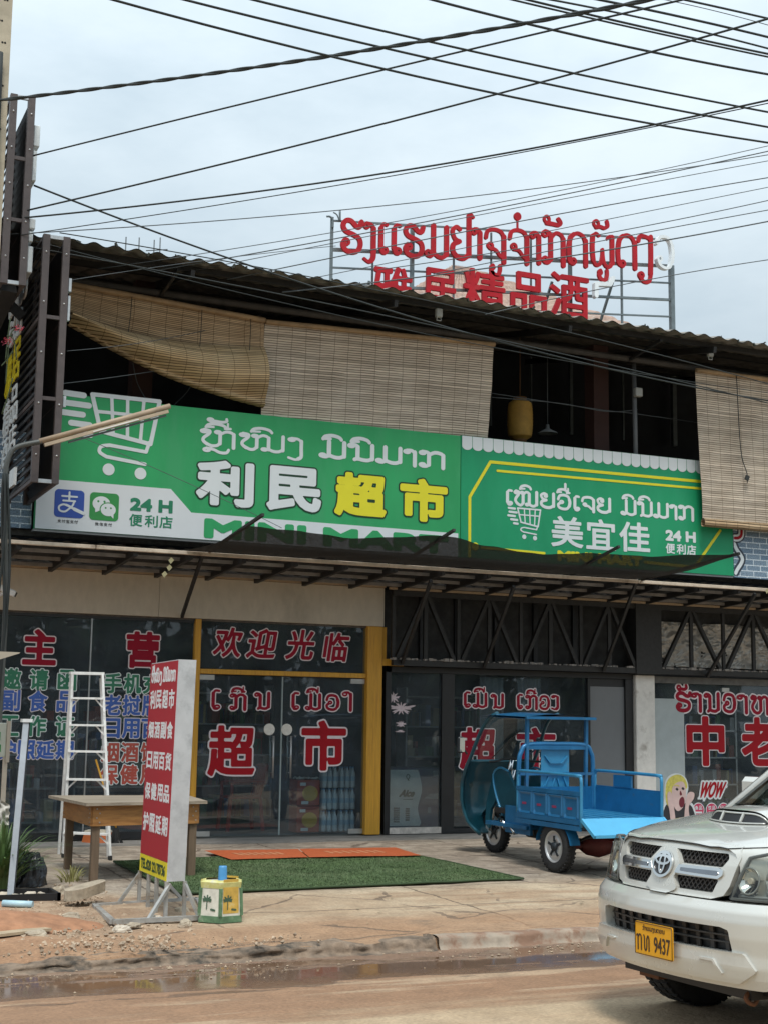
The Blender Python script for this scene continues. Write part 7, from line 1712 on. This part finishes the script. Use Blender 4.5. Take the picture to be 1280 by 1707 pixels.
# grille
gr_out = f_poly([(-.47, .805), (-.40, .785), (.40, .785), (.47, .805), (.50, .85), (.545, 1.0), (.53, 1.05), (-.53, 1.05), (-.545, 1.0), (-.50, .85)], .006)
up_hole = f_poly([(-.47, .985), (-.44, .945), (-.12, .945), (-.05, 1.0), (.05, 1.0), (.12, .945), (.44, .945), (.47, .985), (.46, 1.008), (-.46, 1.008)], .004)
lo_l = f_poly([(-.42, .872), (-.395, .815), (-.105, .815), (-.085, .872)], .006); lo_r = f_poly([(.42, .872), (.395, .815), (.105, .815), (.085, .872)], .006)
g_ = nose_part(f_sub(gr_out, up_hole, lo_l, lo_r), (-.58, .73, .58, 1.07), 'grille', 'car_paint', -.015, .05, .009)
nose_part(f_poly([(-.47, .80), (.47, .80), (.54, 1.02), (-.54, 1.02)]), (-.56, .75, .56, 1.04), 'mesh_backing', 'car_black', .035, .004, .03, g_)
mb = MB()
for hole, bx in ((up_hole, (-.47, .945, .47, 1.01)), (lo_l, (-.42, .815, -.085, .872)), (lo_r, (.085, .815, .42, .872))):
    sg_ = []
    for k in range(-8, 60):
        u0 = bx[0]+k*.034
        for a_ in (.052, -.052):
            pts_ = [(u0+a_*t, bx[1]+(bx[3]-bx[1])*t) for t in np.linspace(0, 1, 9)] if bx[3]-bx[1] < .075 else [(u0+a_*1.2*t, bx[1]+(bx[3]-bx[1])*t) for t in np.linspace(0, 1, 9)]
            ok = hole(np.array([p_[0] for p_ in pts_]), np.array([p_[1] for p_ in pts_])) < .004
            for i in range(8):
                if ok[i] and ok[i+1]: mb.bar(nose(*pts_[i], .012), nose(*pts_[i+1], .012), .005, .012, up=(1, 0, 0))
cpart(mb, 'diamond_mesh', 'grille_mesh', g_)
for s_ in (-1, 1):
    nose_part(f_poly([(s_*.105, .892), (s_*.43, .886), (s_*.455, .905), (s_*.455, .925), (s_*.43, .934), (s_*.13, .93)], .004), (-.5, .87, .5, .95), 'chrome_bar', 'car_chrome', -.028, .02, .008, g_)
    nose_part(f_poly([(s_*.15, .902), (s_*.42, .899), (s_*.435, .912), (s_*.42, .922), (s_*.15, .919)], .001), (-.5, .87, .5, .95), 'chrome_bar_inset', M('chrome_dark', (.30, .31, .33), .2, 1.0), -.032, .004, .007, g_)
nose_part(f_poly([(-.12, .81), (-.07, .79), (.07, .79), (.12, .81), (.085, .86), (.12, .94), (.06, 1.0), (-.06, 1.0), (-.12, .94), (-.085, .86)], .012), (-.18, .74, .18, 1.03), 'badge_plinth', 'car_paint', -.026, .03, .01, g_)
ob = nose_part(f_ell(0, .925, .080, .066), (-.12, .83, .12, 1.02), 'badge_disc', M('badge_dark', (.05, .05, .055), .3, .6), -.034, .012, .006, g_)
def f_elring(cx, cz, a_, b_, w): 
    pts_ = [(cx+a_*cos(t), cz+b_*sin(t)) for t in np.linspace(0, 2*pi, 40)]; return ([*pts_], w)
nose_part(f_line([f_elring(0, .925, .080, .064, .007), f_elring(0, .932, .022, .052, .006), f_elring(0, .948, .060, .022, .006)]), (-.11, .83, .11, 1.01), 'badge', 'car_chrome', -.042, .012, .0035, ob)
# headlights wrap round the corner
for s_ in (-1, 1):
    hp = [(s_*.52, .79), (s_*.90, .795), (s_*1.06, .815), (s_*1.13, .90), (s_*1.12, .97), (s_*1.0, 1.015), (s_*.72, 1.025), (s_*.60, 1.0)]
    bxh = (min(p_[0] for p_ in hp)-.03, .74, max(p_[0] for p_ in hp)+.03, 1.06)
    hl = nose_part(f_poly(hp, .004), bxh, 'headlight', 'lamp_inner', .055, .004, .014)
    nose_part(f_poly(hp, .006), bxh, 'lens', 'lens', -.020, .004, .014, hl); mb = MB(); sgs = [Vector((a_[0], a_[1])).lerp(Vector((b_[0], b_[1])), t) for a_, b_ in zip(hp, hp[1:]+hp[:1]) for t in np.linspace(0, 1, 6)[:-1]]; mb.tube([tuple(nose(p_.x, p_.y, -.004)) for p_ in sgs], .009, 6, closed=True); cpart(mb, 'lamp_rim', M('rim_grey', (.10, .10, .095), .4), hl)
    for cu, cz, R_, nm in ((s_*.82, .895, .092, 'main_reflector'), (s_*.615, .885, .066, 'inner_reflector'), (s_*1.0, .915, .055, 'corner_reflector')):
        mb = MB(); mb.grid(lambda u, v: tuple(nose(cu+R_*v*cos(2*pi*u), cz+R_*v*sin(2*pi*u), .048-.055*v*v+.005)), 28, 8); bw = cpart(mb, nm, 'car_chrome', hl)
        mb = MB(); mb.tube([tuple(nose(cu+R_*cos(t), cz+R_*sin(t), -.002)) for t in np.linspace(0, 2*pi, 29)], .005, 6); cpart(mb, 'bezel', M('bezel_grey', (.30, .30, .29), .35, .6), bw)
        mb = MB(); c9 = nose(cu, cz, .035); mb.cyl(c9, nose(cu, cz, .005), .016, 10); cpart(mb, 'bulb', M('amberish', (.55, .50, .42), .3), bw)
    mb = MB()
    for k in range(7): mb.tube([tuple(nose(s_*(.56+.075*k), z, .05)) for z in (.80, .83)], .006, 5)
    mb.tube([tuple(nose(s_*u_, .805+.015*max(0, u_-.9)*5, .02)) for u_ in np.linspace(.55, 1.05, 20)], .012, 6); cpart(mb, 'lamp_trim', 'bezel_grey', hl)
# upper body: hood, fenders, cowl, lofted from sections
def section(x):
    """half profile from the centre line outwards and down, 9 points (y, z)"""
    zc = float(np.interp(x, [.14, .2, .3, .5, .8, 1.1, 1.25], [1.045, 1.066, 1.092, 1.126, 1.170, 1.205, 1.215]))
    e = float(np.interp(x, [.14, .2, .3, .45, .6, .9], [.50, .62, .745, .83, .865, .885]))
    zs = float(np.interp(x, [.14, .2, .3, .5, .8, 1.2], [1.04, 1.050, 1.060, 1.070, 1.090, 1.12]))
    return [(0, zc), (e*.22, zc-.001), (e*.42, zc-.003), (e*.60, zc-.010), (e*.74, zc*.62+zs*.38-.004), (e*.86, zs-.004), (e*.95, zs-.028), (e, zs-.09), (e+.004, zs-.16)]
xs_ = [.150, .175, .21, .26, .33, .42, .55, .7, .85, 1.0, 1.15, 1.28]
mb = MB(); rows = []
for x in xs_:
    h_ = section(x); full = [(-y, z) for y, z in h_[::-1]]+[(y, z) for y, z in h_[1:]]
    rows.append([(x+.16*(abs(y)/.9)**2.5*max(0, 1-(x-.15)/.5), y, z) for y, z in full])
n_ = len(rows[0]); mb.add([p_ for r_ in rows for p_ in r_], [(i*n_+k, i*n_+k+1, (i+1)*n_+k+1, (i+1)*n_+k) for i in range(len(rows)-1) for k in range(n_-1)], True)
hood = cpart(mb, 'hood', 'car_paint')
mb = MB(); mb.tube([rows[0][k] for k in range(3, n_-3)], .004, 5)
for k in (3, n_-4): mb.tube([tuple(Vector(r_[k])+Vector((0, 0, .001))) for r_ in rows], .0035, 5)
cpart(mb, 'shut_line', 'car_black', hood)
# scoop
mb = MB(); xa, xb = .64, 1.14
def sc_z(x, y): 
    h_ = section(x); ys_ = [p_[0] for p_ in h_]; zs_ = [p_[1] for p_ in h_]; return float(np.interp(abs(y), ys_, zs_))
def scoop(u, v):
    x = xa+(xb-xa)*u; w = .265-.03*u; y = w*(2*v-1); e = 1-abs(2*v-1)**6; return (x-.05*(1-abs(2*v-1)**2)*(1-u), y, sc_z(x, y)-.004+.066*e*(1-u**1.8)+.004)
mb.grid(scoop, 18, 24)
so_ = cpart(mb, 'hood_scoop', 'car_paint', hood)
mb = MB()
def mouth(u, v): y = .245*(2*u-1); e = 1-abs(2*u-1)**6; x = xa-.05*(1-abs(2*u-1)**2)+.004-.006; zb_ = sc_z(x, y)+.003; return (x-.03*(1-v), y, zb_+(.052*e)*v)
mb.grid(mouth, 24, 3); cpart(mb, 'scoop_mouth', 'car_black', hood)
mb = MB()
for y in (-.085, .085): mb.bar((xa-.075, y, sc_z(xa, y)+.0), (xa-.045, y, sc_z(xa, y)+.052), .014, .014)
mb.tube([tuple(Vector(mouth(u, 1))+Vector((-.003, 0, .001))) for u in np.linspace(.0, 1, 20)], .0055, 6); mb.tube([tuple(Vector(mouth(u, 0))+Vector((-.003, 0, .0))) for u in np.linspace(.0, 1, 20)], .0045, 6); cpart(mb, 'scoop_rim', 'car_paint', hood)
# fenders, sides, cab, bed
AX, WR = .90, .37
def side(s_, x0, x1, z0f, z1f, y=.885, n=40, name='fender', m='car_paint', arch=None):
    mb = MB()
    def f(u, v):
        x = x0+(x1-x0)*u; lo_z = z0f(x)
        for a_ in (arch or []):
            dx = x-a_
            if abs(dx) < .46: lo_z = max(lo_z, .37+math.sqrt(.46**2-dx*dx)*.98)
        z = lo_z+(z1f(x)-lo_z)*v; yy = y*(1-.03*max(0, .55-z)*2)+.012*sin(pi*min(1, max(0, (z-.45)/.6)))
        if x < .62: yy = min(yy, float(np.interp(x, [.30, .45, .62], [.845, .872, .885]))+.004)
        return (x, s_*yy, z)
    mb.grid(f, n, 10); return cpart(mb, name, m)
for s_ in (1, -1):
    side(s_, .36, 1.45, lambda x: .42, lambda x: float(np.interp(x, [.36, .6, 1.45], [.975, .985, 1.06])), arch=[AX])
    side(s_, 1.452, 3.35, lambda x: .36, lambda x: 1.075, name='door', n=30)
    side(s_, 3.36, 5.05, lambda x: .45, lambda x: 1.06, name='bed_side', arch=[3.98])
    mb = MB(); mb.tube([(AX+.465*cos(t), s_*.90, .37+.455*sin(t)) for t in np.linspace(-.05, pi+.05, 30)], .022, 6); cpart(mb, 'wheel_flare', 'car_paint')
    mb = MB(); mb.tube([(3.98+.465*cos(t), s_*.90, .37+.455*sin(t)) for t in np.linspace(-.05, pi+.05, 30)], .022, 6); cpart(mb, 'wheel_flare', 'car_paint')
    mb = MB(); mb.box((1.62, s_*1.01, 1.27), (.12, .19, .17), Matrix.Rotation(.15*s_, 3, 'Z'), bev=.03); mb.bar((1.6, s_*.84, 1.14), (1.62, s_*.95, 1.21), .05); cpart(mb, 'wing_mirror', 'car_paint')
    for x in (2.25, 3.2): mb = MB(); mb.bb(x-.12, x, s_*.905-.012, s_*.905+.012, .93, .96, bev=.006); cpart(mb, 'door_handle', 'car_chrome')
mb = MB()
RO = [(1.20,   .80, 1.15), (1.86, .62, 1.68), (1.95, .60, 1.735), (2.9, .60, 1.74), (3.12, .62, 1.68), (3.34, .76, 1.12)]
for s_ in (1, -1):
    mb.tube([(x, s_*y, z) for x, y, z in RO[:3]], .032, 6); mb.tube([(2.42, s_*.60, 1.73), (2.40, s_*.845, 1.09)], .035, 6); mb.tube([(x, s_*y, z) for x, y, z in RO[3:]], .04, 6); mb.tube([(1.95, s_*.60, 1.735), (2.9, s_*.60, 1.74)], .03, 6)
cpart(mb, 'pillars', 'car_paint')
mb = MB(); mb.grid(lambda u, v: (1.88+1.2*u, -.62+1.24*v, 1.72+.05*sin(pi*u)*(.6+.4*sin(pi*v))), 14, 10); cpart(mb, 'roof', 'car_paint')
mb = MB(); mb.grid(lambda u, v: (1.20+.68*v-.10*(1-abs(2*u-1)**2)*(1-v*.6), (2*u-1)*(.80-.18*v), 1.165+.53*v), 18, 8); cpart(mb, 'windscreen', 'car_glass')
mb = MB()
for s_ in (1, -1): mb.add([(1.30, s_*.80, 1.12), (2.36, s_*.84, 1.10), (2.38, s_*.61, 1.69), (1.93, s_*.615, 1.69)], [(0, 1, 2, 3)]); mb.add([(2.44, s_*.84, 1.10), (3.28, s_*.77, 1.12), (3.06, s_*.63, 1.67), (2.45, s_*.61, 1.69)], [(0, 1, 2, 3)])
mb.add([(3.36, -.74, 1.13), (3.36, .74, 1.13), (3.13, .62, 1.66), (3.13, -.62, 1.66)], [(0, 1, 2, 3)]); cpart(mb, 'side_glass', 'car_glass')
mb = MB(); mb.grid(lambda u, v: (1.24+.04*v-.10*(1-abs(2*u-1)**2), (2*u-1)*.80, 1.20-.02*v), 16, 2); mb.bar((1.12, -.3, 1.165), (1.36, .35, 1.27), .02, .015); mb.bar((1.2, .65, 1.16), (1.34, .05, 1.25), .02, .015); cpart(mb, 'wiper_cowl', 'car_black')
mb = MB(); mb.bb(.30, 4.9, -.62, .62, .30, .42); mb.bb(.22, .62, -.55, .55, .28, .62); mb.bb(1.36, 3.3, -.80, .80, .38, .45); mb.bb(1.30, 1.36, -.84, .84, .4, 1.08); cpart(mb, 'underbody', 'car_black')
mb = MB(); mb.bb(.30, .62, .34, .52, .24, .30); mb.tube(crom([(.25, -.52, .33), (.2, -.53, .29), (.24, -.545, .26), (.29, -.53, .30)], 5), .012, 8); cpart(mb, 'tow_hook', M('rust', (.16, .07, .035), .8, .3))
mb = MB(); mb.bb(3.4, 5.0, -.78, .78, .66, .70); mb.bb(3.37, 3.41, -.8, .8, .66, 1.06); mb.bb(5.0, 5.05, -.86, .86, .62, 1.06); cpart(mb, 'load_bed', 'car_paint')
mb = MB(); mb.bb(1.4, 1.6, -.7, .7, .95, 1.08, bev=.02); mb.bb(2.1, 2.6, -.66, -.12, .6, .78, bev=.05); mb.bb(2.1, 2.6, .12, .66, .6, .78, bev=.05); mb.bb(2.55, 2.68, -.64, -.14, .7, 1.35, bev=.05); mb.bb(2.55, 2.68, .14, .64, .7, 1.35, bev=.05); cpart(mb, 'seats', 'seat_vinyl')
for x in (AX, 3.98):
    for s_ in (1, -1):
        mb = MB(); y = s_*.76; c = (x, y, WR); w = .245
        mb.lathe([(.21, -w*.42), (WR-.05, -w*.5), (WR-.012, -w*.44), (WR, -w*.3), (WR, w*.3), (WR-.012, w*.44), (WR-.05, w*.5), (.21, w*.42)], c, 'y', 44)
        for k in range(44):
            a_ = 2*pi*k/44
            for q_ in (-.3, 0, .3): mb.box((x+WR*cos(a_+q_*.12), y+q_*w, WR+WR*sin(a_+q_*.12)), (.014, w*.22, .034), Matrix.Rotation(-a_, 3, 'Y'))
        wh = cpart(mb, 'wheel', 'tyre'); mb = MB(); mb.lathe([(.215, -w*.42), (.19, -w*.3), (.19, w*.3), (.215, w*.42)], c, 'y', 36)
        mb.lathe([(.20, s_*w*.38), (.15, s_*w*.25), (.07, s_*w*.33), (0, s_*w*.35)], c, 'y', 30); cpart(mb, 'rim', 'wheel_silver', wh)
mb = MB(); mb.cyl((AX, -.7, WR), (AX, .7, WR), .04, 10); mb.cyl((3.98, -.7, WR), (3.98, .7, WR), .05, 10); cpart(mb, 'axle', 'car_black')
# number plate
pw, ph_, pz = .335, .175, .525
pn = MB(); u0 = -.05
plate_pt = lambda u, v, d: (nose(u0, pz).x-.045+d-.03*(v-pz)*0, u, v)
add_field(pn, f_rr(u0, pz, pw/2, ph_/2, .012), (u0-.2, pz-.12, u0+.2, pz+.12), .008, lambda u, v, d: plate_pt(u, v, d), .006); pl_ = cpart(pn, 'number_plate', 'plate_yellow')
# seen from the front, the truck's right (+y) is on the viewer's left
fpl = lambda u, v, d: plate_pt(2*u0-u, v, d-.002)
mb = MB(); put((mb,), '9437', u0+.004, pz-.062, u0+.146, pz+.022, (.0016,), (fpl,), .001, 34)
put_lao((mb,), ['plate_ko'], u0-.152, u0-.098, pz-.060, .078, .0050, (0,), (fpl,), .001, 34); put_lao((mb,), ['plate_tho'], u0-.088, u0-.030, pz-.060, .078, .0050, (0,), (fpl,), .001, 34)
put_lao((mb,), ['ko+dot', 'aa', 'e', 'e', 'pho', 'ngo', 'no', 'do', 'o', 'no'], u0-.095, u0+.10, pz+.046, .018, .0022, (0,), (fpl,), .001, 26)
cpart(mb, 'plate_lettering', 'plate_ink', pl_)
mb = MB()
pr2 = [(u0-pw/2+.004, pz-ph_/2+.004), (u0+pw/2-.004, pz-ph_/2+.004), (u0+pw/2-.004, pz+ph_/2-.004), (u0-pw/2+.004, pz+ph_/2-.004)]
mb.tube([plate_pt(a_, b_, -.002) for a_, b_ in pr2], .0022, 5, closed=True); cpart(mb, 'plate_rim', 'plate_ink', pl_)
